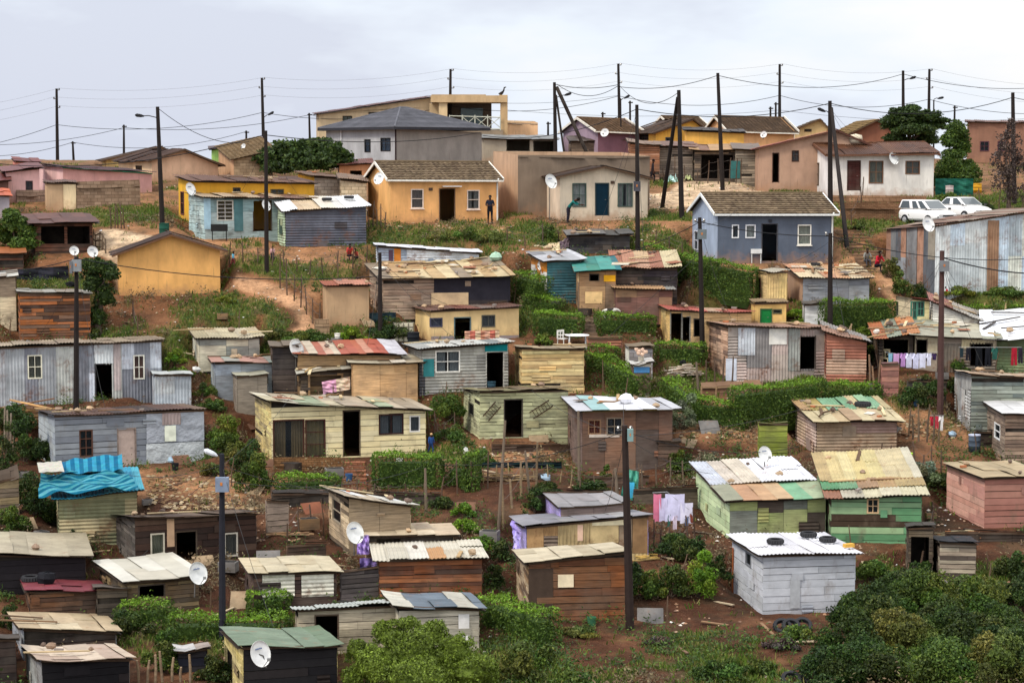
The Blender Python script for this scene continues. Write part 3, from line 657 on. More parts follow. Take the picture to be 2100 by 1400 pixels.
shack('u12', 'house', 'off white gable house with blue green door and two lace windows', 1148, 1328, 452, 362, 366, 56, 6, None, ('flat', ['bcae98']), swall=('flat', ['c0ae98']), roof=('corr', ['4a382c']), kind='gy', ridge=(1238, 343), over=.3, kw=.92,
      ops=[('win', 1174, 376, 1202, 424, G(fc='4a5a52', cur='c8c4ba', nx=2, nz=2)), ('door', 1222, 377, 1247, 442, G(col='0a2634', fc='3a4a4a', style='flat')), ('win', 1267, 376, 1297, 424, G(fc='4a5a52', cur='c0bcb2', nx=3, nz=1)), ('panel', 1252, 371, 1260, 377, G(c='4a3a30', name='vent'))],
      sops=[('win', 1104, 387, 1111, 412, G(fc='5a4a40', cur=None, nx=1, nz=1))])
TD = ['7a6850', '85725a', '6c5a46']
shack('u10', 'house', 'orange plaster house with brown tiled roof and white gable boards', 801, 1022, 458, 367, 368, 48, 6, None, ('flat', ['cf9a62']), swall=('flat', ['d9a568']), roof=('tile', TD), kind='gx', ridge=334, over=.25, fasc='e2dccf', kw=1.0,
      ops=[('win', 843, 388, 868, 427, G(fc='e2ccba', cur='8a7468', nx=1, nz=2, sill=True)), ('open', 902, 388, 932, 456, G(fc='7a5a44')), ('win', 958, 390, 983, 429, G(fc='e2ccba', cur='b0a498', nx=1, nz=2, sill=True)), ('panel', 879, 385, 887, 391, G(c='4a3a30', name='vent'))])
shack('u22', 'house', 'blue grey house with brown tiled roof and white gable boards', 1471, 1708, 540, 437, 437, 54, 6, None, ('flat', ['59616e']), swall=('flat', ['9aa6b8']), roof=('tile', TD), kind='gx', ridge=399, over=.25, fasc='dfe0dc', kw=.76,  # gable side coloured lighter than the front, as the sun from the left lights it
      ops=[('win', 1501, 461, 1515, 488, G(fc='e8e8e8', cur='6a7078', nx=1, nz=1)), ('win', 1529, 461, 1549, 488, G(fc='e8e8e8', cur='c8c4ba', nx=1, nz=1)), ('open', 1563, 460, 1593, 535, G(fc='4a4a50')), ('win', 1636, 461, 1663, 502, G(fc='e4e0d4', cur='c4c0ac', nx=1, nz=2, sill=True)), ('panel', 1576, 450, 1583, 456, G(c='3a3a40', name='vent'))],
      sops=[('win', 1424, 473, 1432, 512, G(fc='dcdce0', cur='9aa0a8', nx=1, nz=2))])
# porch villa part: beam, pillars, railing built below as the villa's own parts
# --- scrap row behind the gable house and the stalls by the road
shack('k1', 'stall', 'dark weathered timber shed with a sagging roof on the ridge', 1172, 1292, 335, 290, 286, 6, 3, 281, ('plank', ['5a4c40', '6b5b4c', '4c4038']), roof=('sheet', ['6a6056', '5a5048']), over=.2)
shack('k2', 'stall', 'brown plank shed with tin roof beside the dark timber shed', 1292, 1352, 372, 292, 298, 4, 3, 286, ('plank', ['8a5e44', '7a5540', '96705a']), roof=('sheet', ['8a6e58']), over=.2)
shack('k3', 'stall', 'grey board stall standing beside the leaning pole', 1350, 1420, 368, 300, 302, 4, 3, 292, ('plank', ['7c6f62', '8c7e70', '6c6056']), roof=('sheet', ['7a5a4a']), over=.25)
shack('k4', 'stall', 'open roadside stall with dark interior and orange canopy edge', 1424, 1508, 372, 306, 308, 4, 3, 296, ('plank', ['50463e', '7a6a58', '3e3832']), roof=('sheet', ['8a6248', 'b08a5c']), over=.4,
      ops=[('open', 1438, 318, 1475, 366, G()), ('open', 1480, 318, 1503, 366, G())])
shack('k5', 'stall', 'patched board stall with teal sheet next to the brown pink house', 1508, 1552, 375, 306, 306, 4, 3, 296, ('plank', ['8a8070', '6c6458', '9a8e7c']), roof=('sheet', ['7a6a5c']), over=.25,
      ops=[('panel', 1498, 330, 1518, 366, G(c='2f5a58', name='wall_panel'))])
# --- upper middle
shack('u8', 'shack', 'turquoise panelled shack with white lattice window and rusty roof edge', 421, 640, 490, 404, 408, 33, 4, 394, ('sheet', ['8ea2a0', 'a0b0ae', '5f7878', '7a9090']), swall=('board', ['a4bab8', 'aec0bc']), roof=('corr', ['a4845c', 'b8a080', '7a5a48']), over=.3, kw=.9,
      ops=[('win', 445, 411, 478, 452, G(fc='cfc8b8', cur=None, nx=2, nz=5)), ('open', 520, 412, 556, 474, G()), ('panel', 418, 404, 432, 470, G(c='94b0bc', name='wall_panel', label='light blue wall board')), ('panel', 480, 404, 498, 474, G(c='48686a', name='wall_panel', label='dark teal wall board'))])
shack('u9', 'shack', 'charcoal corrugated shack with a bright white tin roof', 586, 751, 506, 434, 422, 20, 4, (411, 403), ('h', ['55575e', '5a5c64', '4e5058']), swall=('h', ['a9b89c', '9fae92']), roof=('corr', ['d8c4a4', 'e0d6c4', 'e6e6e4', 'ecebe8', 'cbb08c']), over=.25, kr=1.05, rows=[(0, 1, ['ecebea', 'eeeeee', 'c8ae8c', 'd0b894', 'e0d6c4', 'dcd2c0', 'dcd8d0', 'e6e6e4', 'e2e2e0', 'e8e8e6'], 'corr')], rmat='whiteroof', uneven=.15,
      sops=[('panel', 574, 450, 580, 480, G(c='3a4a40', name='wall_panel'))])
shack('m1', 'house', 'bright orange gable house with a bare windowless end wall', 246, 452, 606, 520, 512, 4, 4, None, ('flat', ['e6ae68']), roof=('corr', ['46342a']), kind='gy', ridge=(350, 482), over=.4, fasc='6a4c38', kw=1.25)
shack('m2', 'shack', 'open dark timber porch with a low brown roof on posts', 72, 190, 520, 458, 456, 14, 3.5, 442, ('plank', ['4a3026', '5a3a2c', '3c2a22']), roof=('sheet', ['5e3e34', '6a463a']), over=.4,
      ops=[('open', 84, 464, 132, 500, G(fc=None)), ('open', 138, 464, 184, 500, G(fc=None))], sops=[])
shack('m2b', 'shack', 'low orange roofed lean-to under the leafy tree at the left', -30, 48, 560, 522, 520, 0, 3, 510, ('plank', ['5a3a2c', '3a3028']), roof=('sheet', ['b06a3c', 'c07a4c']), over=.2)
shack('u23', 'shed', 'tall shed of weathered vertical corrugated sheets at the right edge', 1916, 2160, 605, 463, 426, 104, 7, (470, 430), ('v', ['9aa0a0', 'a8acaa', '8f989c', 'a4a69c', '98a4ac']), swall=('v', ['55585c', '6a6a6a', '7a7468', '8a6a58', '60443c', '7d8286']), roof=('corr', ['8a6a58', '9c8a78']), over=.15, kw=1.15,
      ops=[('panel', 2024, 452, 2047, 596, G(c='7a5f4a', st='v', label='rust brown upright sheet')), ('panel', 1918, 455, 1921, 603, G(c='d0dce0', name='wall_panel'))])
# --- middle band
shack('m11w', 'shack', 'low blue and white striped tin shack with a white roof', 776, 982, 546, 505, 519, 4, 3, (501, 513), ('h', ['b4bec8', 'c8ced4', '8d98a6', 'dfe3e6']), roof=('sheet', ['e6e6ea', 'dedfe6']), over=.2, rmat='whiteroof', kr=1.1,
      ops=[('panel', 797, 512, 806, 540, G(c='4a3a48', name='wall_panel')), ('panel', 808, 510, 822, 540, G(c='a8682a', name='door'))])
shack('m19', 'shack', 'low shack wrapped in black plastic sheeting', 1170, 1291, 520, 483, 481, 8, 3.2, 474, ('plank', ['2c2b2d', '3a3a3c', '232326', '46413e']), roof=('sheet', ['77736f', '55534f', '8d8984']), over=.25)
shack('m20', 'shack', 'teal corrugated shack with grey sheet roof and white side board', 1122, 1190, 612, 536, 532, 34, 4, 519, ('h', ['3e6468', '436a6e', '385a60']), swall=('sheet', ['b0702c', 'c8c4bc']), roof=('sheet', ['9c9c9c', 'b8b8ba', 'c9c9cc', '8a8a8c']), over=.3)
shack('m20b', 'shack', 'low plank shack under a green tarpaulin awning', 1188, 1262, 638, 556, 552, 10, 3.2, 532, ('sheet', ['9a7a58', '8a6a4c', '7a6450', 'b39670']), roof=('sheet', ['3f8a76', '3a8478', '4a968a', '2f7a80']), over=.3,
      ops=[('open', 1210, 563, 1227, 576, G()), ('panel', 1238, 564, 1262, 577, G(c='c8921e', name='wall_panel', label='yellow board')), ('panel', 1200, 598, 1235, 622, G(c='c0a070', name='door'))])
shack('m20c', 'shack', 'dark board shack with a long rust and cream corrugated roof', 1262, 1388, 622, 548, 546, 6, 4.5, 517, ('plank', ['3c3432', '302c30', '463a34', '2a2826']), roof=('corr', ['c0967a', 'd4b48c', 'b88468', 'cdbd96', 'a46e56']), over=.25, uneven=.2, kr=1.05)
shack('m21', 'shack', 'brown board hut with thin grey tin roof and pink stains', 1262, 1378, 650, 590, 594, 10, 3, 579, ('sheet', ['6a4a42', '5c4440', '7a5a4a', '8a6a50']), roof=('corr', ['b8b8b0', 'c8a078', '9a9a94']), over=.2)
shack('m15', 'shack', 'long grey plank shack under a roof strewn with scrap', 786, 1042, 640, 571, 563, 28, 4.5, (543, 530), ('plank', ['9c8470', '8c7462', 'a8927c', '94806e']), roof=('sheet', ['c8a878', 'b89468', 'd6c094', 'a8845c', '9a8870']), over=.3, uneven=.25, kr=1.0,
      ops=[('panel', 890, 566, 1046, 618, G(c='26242a', name='wall_panel', label='black sheeting')), ('panel', 884, 600, 960, 634, G(c='b09876', name='wall_panel', label='tan board', off=.08)), ('panel', 960, 615, 1042, 634, G(c='352f2e', name='wall_panel'))])
shack('m16', 'outhouse', 'square taupe block outhouse with a rusty wavy roof', 672, 757, 668, 586, 585, 10, 2.6, 577, ('block', ['9c8264']), roof=('corr', ['b0664a', 'c88a70', 'a05c44']), over=.18, uneven=.15, wmat='plaster')
shack('m14', 'house', 'cream board house with dark doorway and grey painted plinth', 884, 1064, 700, 638, 629, 36, 4, (630, 622), ('flat', ['d6b884']), swall=('flat', ['d2b680']), roof=('corr', ['8a5a4c', '7a6a60', '74564a']), over=.2, kw=1.1,
      ops=[('win', 882, 652, 907, 670, G(fc='4a4a5a', cur='5a5a70', nx=1, nz=1)), ('open', 933, 652, 964, 700, G(fc='5a7478')), ('win', 988, 646, 1015, 670, G(fc='5a5850', cur='6a6a68', nx=2, nz=1)), ('panel', 884, 689, 930, 700, G(c='6f737c', name='plinth', m='plaster')), ('panel', 968, 688, 1064, 700, G(c='6f737c', name='plinth', m='plaster'))])
shack('m22', 'shack', 'cream shack with a dark open porch and thin red roof', 1374, 1540, 706, 636, 640, 30, 4.5, (622, 636), ('sheet', ['caa878', 'c2a070', 'd2b080']), swall=('sheet', ['dcbc7c', 'd4b070']), roof=('corr', ['c06a5c', 'a85c50', 'c8a88c']), over=.2, kw=1.1,
      ops=[('open', 1376, 642, 1397, 700, G(fc='8a8880')), ('open', 1400, 650, 1414, 700, G(fc='8a8880')), ('open', 1424, 655, 1436, 690, G())])
shack('m23u', 'outhouse', 'narrow cream corrugated hut with a stained side and scalloped roof edge', 1572, 1614, 620, 558, 557, 26, 2, 554, ('v', ['dcbc80', 'e0c288']), swall=('sheet', ['d8b078', 'e4c48c']), roof=('corr', ['c8c0ac', '9a8a78']), over=.12,
      sops=[('open', 1551, 571, 1560, 612, G(fc='8a3a30'))])
shack('m23', 'outhouse', 'cream block toilet with a bright green door', 1548, 1612, 668, 622, 620, 8, 2, 616, ('flat', ['cdaa68']), roof=('corr', ['a89070']), over=.12, ops=[('door', 1561, 635, 1581, 666, G(col='1f7a3c', fc='3a6a44', style='flat')), ('win', 1585, 634, 1603, 643, G(fc='5a5a44', cur=None, nx=1, nz=1))])
shack('m24', 'shack', 'grey boarded shack with a rust streaked cream roof', 1646, 1782, 622, 569, 568, 32, 4, (545, 543), ('sheet', ['84868a', '8c8e90', '7c7e84']), swall=('block', ['9c806a']), roof=('corr', ['dcb890', 'd4a880', 'e0cca8', 'c89878', 'dac8a4']), over=.25, kr=1.1, smat='plaster')
shack('m25', 'shack', 'long patched shack of odd boards and sheets above the ivy bank', 1492, 1690, 778, 668, 672, 46, 4.5, 660, ('patch', ['8a8078', '9a8e84', '74706e', 'a09088', '8c7260', '8a8a8a']), swall=('plank', ['b09078', '9c7c66', '8a6c58', '6a5448']), roof=('corr', ['9c7c68', 'b08c74']), over=.2, kw=1.05,
      ops=[('open', 1641, 690, 1671, 756, G(fc='4a4440')), ('panel', 1513, 672, 1548, 728, G(c='a8acb0', st='v', label='silver corrugated sheet')), ('panel', 1577, 674, 1613, 706, G(c='e0dcd2', name='wall_panel', label='white board')), ('panel', 1616, 668, 1640, 760, G(c='8a8c86', st='v')), ('panel', 1488, 735, 1510, 782, G(c='b0b4bc', name='wall_panel'))])
shack('m25b', 'shack', 'red brown corrugated shack end with thin grey roof', 1694, 1776, 784, 680, 700, 6, 4, (662, 688), ('h', ['94604e', '8a5a4a', 'a08470', '7e4c40']), roof=('corr', ['9c9690', 'b0a8a4', 'a07c68']), over=.25)
shack('m26', 'house', 'cream board cabin with open green framed windows above the tin roofs', 1871, 1905, 668, 612, 616, 34, 3, (606, 612), ('board', ['dcd09c', 'd8cc9a']), swall=('board', ['ccbc9c', 'd0c0a0']), roof=('sheet', ['a8584c', 'b8a894']), over=.15, kw=1.1, wmat='painted', smat='painted',
      ops=[('win', 1868, 618, 1880, 654, G(fc='4a7a68', cur='9a9a80')), ('win', 1881, 618, 1895, 648, G(fc='4a7a68', cur='8a8a78'))], sops=[('win', 1836, 618, 1843, 645, G(fc='5a5a50', cur=None, nx=1))])
shack('m26b', 'shack', 'white louvred shack with a long sloping tin roof behind the pole', 1912, 2010, 680, 618, 655, 6, 4, (602, 638), ('h', ['c4c0b4', 'b4b0a8', 'd0ccc0']), roof=('corr', ['b8b0a4', 'a8766a', 'c8c4bc']), over=.2)
shack('m26c', 'shack', 'ramshackle porch shack with rust patched roof and laundry in front', 1802, 1872, 752, 692, 684, 14, 4.5, 661, ('patch', ['4a4036', '3a342e', '5a4e42']), roof=('corr', ['c88a5c', 'b87450', 'd0b890', 'a06048', '9aa08c']), over=.3, uneven=.3,
      ops=[('open', 1812, 696, 1862, 745, G(fc='5a5040'))])
shack('m26d', 'shack', 'patched shack with wide pale green grey roof and torn curtain doorway', 1876, 2042, 760, 686, 694, 4, 5, (655, 664), ('patch', ['7a6e62', '8a7e70', '9a9078', '6a6258', 'a89c7c']), roof=('sheet', ['a8a894', 'b4b09c', '9c9c88', 'c0b8a0']), over=.3, uneven=.15,
      ops=[('open', 1880, 696, 1900, 740, G()), ('open', 1990, 705, 2034, 750, G())])
shack('m26e', 'shack', 'green slatted shack under the brilliant white tin roof', 2042, 2140, 765, 690, 684, 4, 6, (640, 634), ('h', ['7a8a64', '8a966c', '6c7a5c']), roof=('sheet', ['eef0f4', 'f4f4f6', 'e8eaee']), over=.8, rmat='whiteroof', kr=1.1)
# --- left middle
shack('m3', 'shack', 'windowless shack of dark striped planks and reddish boards', 42, 186, 704, 600, 603, 4, 4, 594, ('plank', ['5a3c28', '7a4c30', '44322a', '94562c', '6a5040', 'a0623c']), roof=('sheet', ['a8a49a', '9a8f80']), over=.15)
shack('m3b', 'shack', 'cream and brown patched shed cut off by the left edge above the tin house', -40, 34, 664, 570, 566, 0, 3, 560, ('sheet', ['8a7a66', 'c8b898', '5a4638', 'b0a084']), roof=('sheet', ['c8c4b8', 'a89c8c']), over=.15)
shack('m5', 'shack', 'long grey corrugated tin house with two white framed windows', -24, 332, 832, 714, 698, 4, 5, (706, 690), ('v', ['8d9092', '7a7e84', '969a9c', '6c6e74', 'a2a49e', 'a6aab0']), roof=('corr', ['b0a088', '9c8c78']), over=.2, kw=1.1,
      ops=[('win', 57, 728, 86, 776, G(fc='e0dcc4', cur='a09c88')), ('open', 197, 747, 231, 830, G(fc='3a3a3e')), ('win', 274, 728, 296, 777, G(fc='e0dccc', cur='c0907c')), ('panel', 193, 703, 232, 745, G(c='b4b8b8', st='v')), ('panel', 233, 703, 248, 800, G(c='a09490', st='v'))])
shack('m5b', 'shed', 'silver corrugated cubicle at the end of the long tin house', 318, 392, 840, 768, 768, 4, 2.2, 762, ('v', ['9aa0a4', '90969a', 'a4a8a8']), roof=('sheet', ['c8ccc8']), over=.12, kw=1.05)
shack('m7', 'shack', 'grey plank house with a crumpled silver sheet end wall', 114, 418, 962, 852, 840, 34, 4.5, (842, 830), ('board', ['6a6e74', '74787c', '62666c']), swall=('board', ['7e848a', '8c9294']), roof=('corr', ['6a5248', '4c423e', '7a6454']), over=.15, kw=1.05, uneven=.05, wmat='painted', smat='painted',
      ops=[('win', 163, 881, 190, 936, G(fc='5a4034', cur=None, nx=2, nz=3)), ('door', 243, 880, 277, 960, G(col='b8a498', fc='8a7a70', style='flat')), ('panel', 300, 846, 418, 905, G(c='888c92', m='crumple', label='crumpled silver upper sheet')), ('panel', 300, 907, 418, 962, G(c='a2a6a6', m='crumple', label='crumpled silver lower sheet')), ('panel', 337, 872, 360, 904, G(c='dce0cc', off=.09, name='window_board')), ('panel', 332, 846, 370, 870, G(c='8a7c78', st='v', off=.08))])
shack('m10', 'shack', 'small stained white shack with a mossy cream roof', 410, 532, 746, 694, 690, 14, 3.5, 676, ('sheet', ['a09c90', 'b8b4a4', '8a8c84', 'c8c0a8']), roof=('corr', ['c8bc9c', 'b8ac8c', 'c4b494', 'd0c4a8']), over=.25)
shack('m10b', 'shack', 'blue grey hut with a thin pink roof', 442, 578, 806, 744, 742, 8, 3.2, 733, ('sheet', ['7f8488', '8c9090', '98a0a0', '848c94']), roof=('sheet', ['c09484', 'b0aca0', 'a8b4a8']), over=.2)
shack('m10c', 'shed', 'taupe windowless box standing before the blue grey hut', 488, 548, 846, 772, 768, 10, 2.5, 764, ('sheet', ['7a6f62', '7c7264']), roof=('sheet', ['b8b49c']), over=.1)
shack('m11a', 'shack', 'dark shack with a red and cream striped sheet roof', 612, 822, 810, 725, 727, 14, 5, (702, 700), ('board', ['8a7050', '6a5844', '5a4a3c']), roof=('sheet', ['b86a50', 'cc9c80', 'b0604c', 'd0c0a8', 'c47c5c', 'c8c8cc']), over=.3, rows=[(0, 1, ['b86a50', 'cc9c80', 'd0c0a8', 'b8705a', 'cca890', 'd0c0a8', 'b0604c', 'b86a50', 'c89078', 'b8604a', 'b05c48', 'd0ccd0', 'ccc8cc'], 'sheet')], kr=1.05)
shack('m11b', 'shack', 'plain tan board shack with a crumpled cream roof', 724, 856, 826, 744, 743, 10, 4, (731, 729), ('sheet', ['b08e68', 'b8966e', 'a88660']), roof=('sheet', ['c8bca0', 'd8ccb0', 'b8a88c', 'ccc0ac']), over=.25, kw=1.1)
shack('m11c', 'shack', 'dark lean-to with timber offcuts on its white roof and a pink cloth', 618, 720, 818, 766, 756, 10, 3, (742, 736), ('plank', ['4a4038', '5a4c3c', '3c342e']), roof=('sheet', ['d0c8b4', 'c0b49c', 'd8d4c4']), over=.25, ops=[('open', 636, 770, 700, 812, G(fc='a8845c', fw=.1))])
shack('m12', 'shack', 'grey corrugated shack with big white window and teal boards', 866, 1042, 806, 716, 702, 30, 4, (706, 694), ('h', ['8a8880', '7c7a74', '94928a', 'a09c90']), roof=('corr', ['c8c8c0', 'b0b0aa', 'd4d0c4', '8f9694']), over=.3, kw=1.0,
      ops=[('win', 893, 719, 943, 763, G(fc='e6e2d8', cur='9a9c9c', nx=2, nz=2)), ('open', 998, 722, 1032, 800, G(fc='d0ccc0')), ('panel', 868, 736, 890, 772, G(c='2f6e70', name='wall_panel', label='teal board')), ('panel', 994, 702, 1040, 720, G(c='0f6a6e', name='wall_panel', label='teal board over the door'))])
shack('m13', 'shack', 'yellow plank hut with a ragged flat roof', 1070, 1197, 806, 714, 715, 14, 3.2, 709, ('plank', ['c8ae7c', 'bca06c', 'd0b884', 'a88c60']), roof=('sheet', ['9c8a70', 'b8a484']), over=.15, kw=1.15)
shack('m30', 'shack', 'cream green plank cabin with dark doorway and ladder hung on it', 984, 1164, 898, 803, 800, 34, 4, (797, 793), ('plank', ['b4b48a', 'aaa982', 'bcbc94', 'a0a07c']), swall=('plank', ['a8a884', 'b4b48c']), roof=('sheet', ['7a6a50', '8c8460']), over=.2,
      ops=[('open', 1035, 820, 1070, 896, G(fc='4a443c'))], sops=[('win', 962, 826, 972, 852, G(fc='5a5848', cur=None, nx=1, nz=1))], kw=1.0)
shack('m31', 'shack', 'tall brown shack with white and turquoise sheets on its roof', 1194, 1378, 966, 842, 838, 30, 4.5, (815, 818), ('sheet', ['6a4e40', '5c463a', '745644', '50443e']), swall=('sheet', ['5a4a44', '6a5850']), roof=('sheet', ['f0f0f2', 'a8ccca', 'e8e8ee', 'c8c8cc', 'bcbcc0', 'd4d4d8']), over=.35, rmat='whiteroof', kr=1.05,
      ops=[('win', 1206, 860, 1232, 890, G(fc='8a6a50', cur='b0502c')), ('win', 1244, 856, 1276, 892, G(fc='8a7a68', cur='5a5a5c')), ('panel', 1208, 890, 1270, 896, G(c='a89c90', name='window_sill'))], fasc='b09860')
shack('m32', 'shack', 'long yellow board house with a carved brown double door', 557, 873, 943, 822, 840, 34, 4.8, (806, 816), ('board', ['dccea2', 'd8c89a', 'e2d4aa']), swall=('plank', ['d0bc80', 'c4b078', '8a7c5c']), roof=('sheet', ['c0b098', 'd0c4a4', 'b8a890', 'd8d0b8', 'a8b494']), over=.3, kw=1.55, wmat='painted', uneven=.15,
      ops=[('win', 560, 860, 624, 940, G(fc='4a2c24', cur='7c6440', nx=1, nz=1)), ('win', 626, 860, 667, 936, G(fc='4a2c24', cur='8a7448', nx=1, nz=3)), ('open', 705, 843, 737, 935, G(fc='5a4a3c')), ('win', 777, 849, 827, 890, G(fc='3a2420', cur='78787a', nx=2, nz=1)), ('win', 840, 852, 861, 885, G(fc='dcd8d0', cur='6a6a6c', nx=1, nz=1)), ('panel', 626, 888, 662, 910, G(c='e8e6e8', off=.08, name='notice_board'))])
shack('m29', 'shack', 'brown corrugated shack with a tyre and boards on its pale roof', 1674, 1838, 930, 862, 862, 44, 4.2, (822, 818), ('h', ['94806a', '8a765f', 'a08c74', '866e64']), swall=('h', ['b09c90', 'a4907c', '9a867a']), roof=('corr', ['c8b890', 'd4c49c', '9cbc94', 'ccb48c', 'b49878', '8fae88']), over=.3, rows=[(0, .5, ['c8b890', 'd4c49c', 'ccb48c', 'b49878', 'd8c8a0', 'c0a888', 'd0c098'], 'sheet'), (.5, 1, ['b4946c', 'a8985c', 'b09c64', '86ae8c', '7fa884', 'c8b890', '9cbc98', '86ae8c', 'c0b088'], 'corr')], uneven=.25, kr=1.0)
shack('m27', 'shack', 'weathered green grey plank shack under a thin flat roof at right', 1990, 2150, 880, 768, 776, 34, 4, (760, 768), ('plank', ['6c7268', '787c70', '5c6460', '848a80']), swall=('patch', ['8c8c88', 'a4a4a0']), roof=('sheet', ['b89c80', 'c8b49c', '8a7868']), over=.2)
shack('m28', 'shack', 'plank shack under a dirty white tin roof at the right edge', 2060, 2160, 948, 848, 850, 40, 4, (822, 820), ('plank', ['7a6656', '8a7664', '6a584c']), swall=('plank', ['7c6c5e', '8c7c6c']), roof=('sheet', ['e0dedc', 'd4d2d0', 'e8e6e4']), over=.25, rmat='whiteroof', sops=[('win', 2040, 868, 2052, 900, G(fc='e0e0dc', cur=None, nx=1))])
# --- lower band
shack('m8', 'shed', 'corrugated shed with a rumpled turquoise striped tarpaulin over it', 122, 282, 1108, 1020, 1004, 4, 4, (978, 962), ('h', ['8f8464', '7c7a5c', '6a6a50', '9c9070']), roof=('corr', ['2f8fb0', '3aa0c0', '58b8cc']), over=.3)
shack('m9', 'shack', 'charred dark wood cabin with two white framed windows', 278, 526, 1160, 1062, 1052, 44, 4.2, (1056, 1046), ('board', ['33251f', '3c2c24', '2a201c', '44352c']), swall=('plank', ['4a4440', '3a3632', '5a544e']), roof=('sheet', ['5a4a40', '6a5a4c', '403830']), wmat='paint', over=.25, uneven=.15,
      ops=[('win', 309, 1093, 337, 1140, G(fc='b8b09c', cur='8a8464', nx=1, nz=1)), ('open', 362, 1090, 402, 1152, G(fc='4a3c30')), ('win', 460, 1092, 487, 1140, G(fc='b8b0a0', cur='6e6456', nx=1, nz=1)), ('panel', 342, 1060, 357, 1120, G(c='9a7e64', name='wall_panel', label='pale upright board'))])
shack('m35', 'shack', 'narrow taupe shack with a steep white edged roof and glazed side door', 716, 842, 1136, 1018, 1036, 42, 3.5, (1001, 1022), ('sheet', ['8a7a64', '84745e', '92826c']), swall=('plank', ['a89478', '6a5c4c', 'c0ac8c']), roof=('sheet', ['dcd8cc', 'e8e8e6', 'c8b8a0']), over=.3, rmat='whiteroof',
      sops=[('win', 683, 1024, 700, 1070, G(fc='9a8c78', cur=None, nx=1, nz=2))])
shack('m36', 'shack', 'low shack with a smooth beige roof beside the satellite dish', 752, 930, 1148, 1098, 1096, 10, 3, (1076, 1074), ('board', ['9a8468', '2c2622', '8a745c']), roof=('sheet', ['d8c4a4', 'd4bea0', 'e0ceb0']), over=.25, uneven=.05, ops=[('open', 772, 1104, 822, 1130, G(fc=None))])
shack('m37', 'shack', 'stained brown plank shack with a cream and rust roof', 778, 988, 1222, 1148, 1142, 8, 3.8, (1114, 1110), ('plank', ['6a3e26', '7a4a2e', '5a3626', '8a5636', '4a3228']), roof=('corr', ['dcd4c0', 'd8ccb4', 'e0dacc', 'cc9c6c']), over=.25, uneven=.06, rmat='whiteroof')
shack('m38', 'shack', 'purple sided shack with a smooth grey sheet roof', 1150, 1284, 1100, 1040, 1030, 32, 4, (1012, 1010), ('sheet', ['7a6a64', '6a5a54']), swall=('sheet', ['a898cc', '9c90c8', 'b4a8d4']), roof=('sheet', ['a4a0a0', 'acA8a8', '9a9898']), over=.15, uneven=.05)
shack('m39', 'shack', 'long patched shack with a grey plastic roof and lilac side wall', 1080, 1328, 1152, 1080, 1056, 28, 4.2, (1060, 1046), ('patch', ['8a6c4c', '9a7a54', '7a6a58', 'a8946c', '6a5c50']), swall=('sheet', ['a89cd0', 'b4a8dc']), roof=('sheet', ['98969a', 'a4a2a0', '9c9a98']), over=.2, uneven=.06,
      ops=[('panel', 1214, 1064, 1290, 1076, G(c='d8ccA8', name='wall_panel')), ('panel', 1184, 1075, 1195, 1108, G(c='caa890', name='wall_panel'))])
shack('m40', 'shack', 'orange brown timber shack with a plain cream roof', 1084, 1281, 1272, 1154, 1132, 26, 4.2, (1128, 1114), ('board', ['6c4228', '74482c', '5c3c2a', '664630']), swall=('plank', ['7a6248', '5a4838', 'a08c70']), roof=('sheet', ['cfc0a0', 'd4c6a8']), over=.2, uneven=.03,
      ops=[('panel', 1144, 1177, 1176, 1203, G(c='cfbfa0', name='notice_board')), ('panel', 1084, 1165, 1134, 1268, G(c='3c3028', off=.03, name='wall_panel', label='dark weathered boards'))])
shack('m42', 'shack', 'pale green board shack with a patched white and rust roof', 1496, 1692, 1104, 1026, 1016, 74, 6, (952, 944), ('sheet', ['9aa06a', '909860', 'a4aa70', '6e7268', '4a4038']), swall=('board', ['a4b48c', 'aebc94']), roof=('corr', ['c09470', 'd0b890', 'f0f0f2', '8fb084', 'e8e8ec', 'c8b48c', 'b88860']), over=.3, kr=1.1, uneven=.1, smat='painted', rows=[(0, .42, ['9c9c84', 'c09470', 'c8a078', 'd0b088', '7fae88', 'a8b490'], 'sheet'), (.42, 1, ['c8ccd4', 'd4c8b8', 'dcd0bc', 'f4f4f6', 'f2f2f6', 'eeeef2'], 'corr')])
shack('m43', 'shack', 'bright green board shack with a broad cream corrugated roof', 1704, 1888, 1112, 1018, 1012, 30, 6.5, (935, 926), ('board', ['527a56', '5c8460', '708c68', '7c946e', '3a2e24']), roof=('corr', ['d8c48c', 'ccb47c', 'dccc9c', 'c8b080', '7aa070', 'b89878']), over=.3, kr=1.05, uneven=.12, wmat='painted', rows=[(0, .2, ['9a6c54', 'b8b09c', 'd0c8a8', 'd4ccb0', 'ccc4a4'], 'corr'), (.2, .36, ['5f9468', '7aa47c', 'a88868', 'b8986c', 'b8a070'], 'corr'), (.36, 1, ['c0a878', 'd4c08a', 'dccc98', 'd8c488', 'd8c890', 'ccbc94', 'd0c8b0'], 'corr')],
      ops=[('win', 1778, 1022, 1802, 1052, G(fc='c8a880', cur='6a6a64', nx=2, nz=2))])
shack('m44', 'shack', 'salmon pink board shack with a beige flat sheet roof', 2018, 2150, 1082, 980, 975, 80, 4.5, (950, 946), ('board', ['92665a', '8c6054', '986e60']), swall=('board', ['bc8c7c', 'b48478', 'c49888']), roof=('sheet', ['c4b290', 'bca884']), over=.2, uneven=.05, kw=.88, wmat='painted', smat='painted')
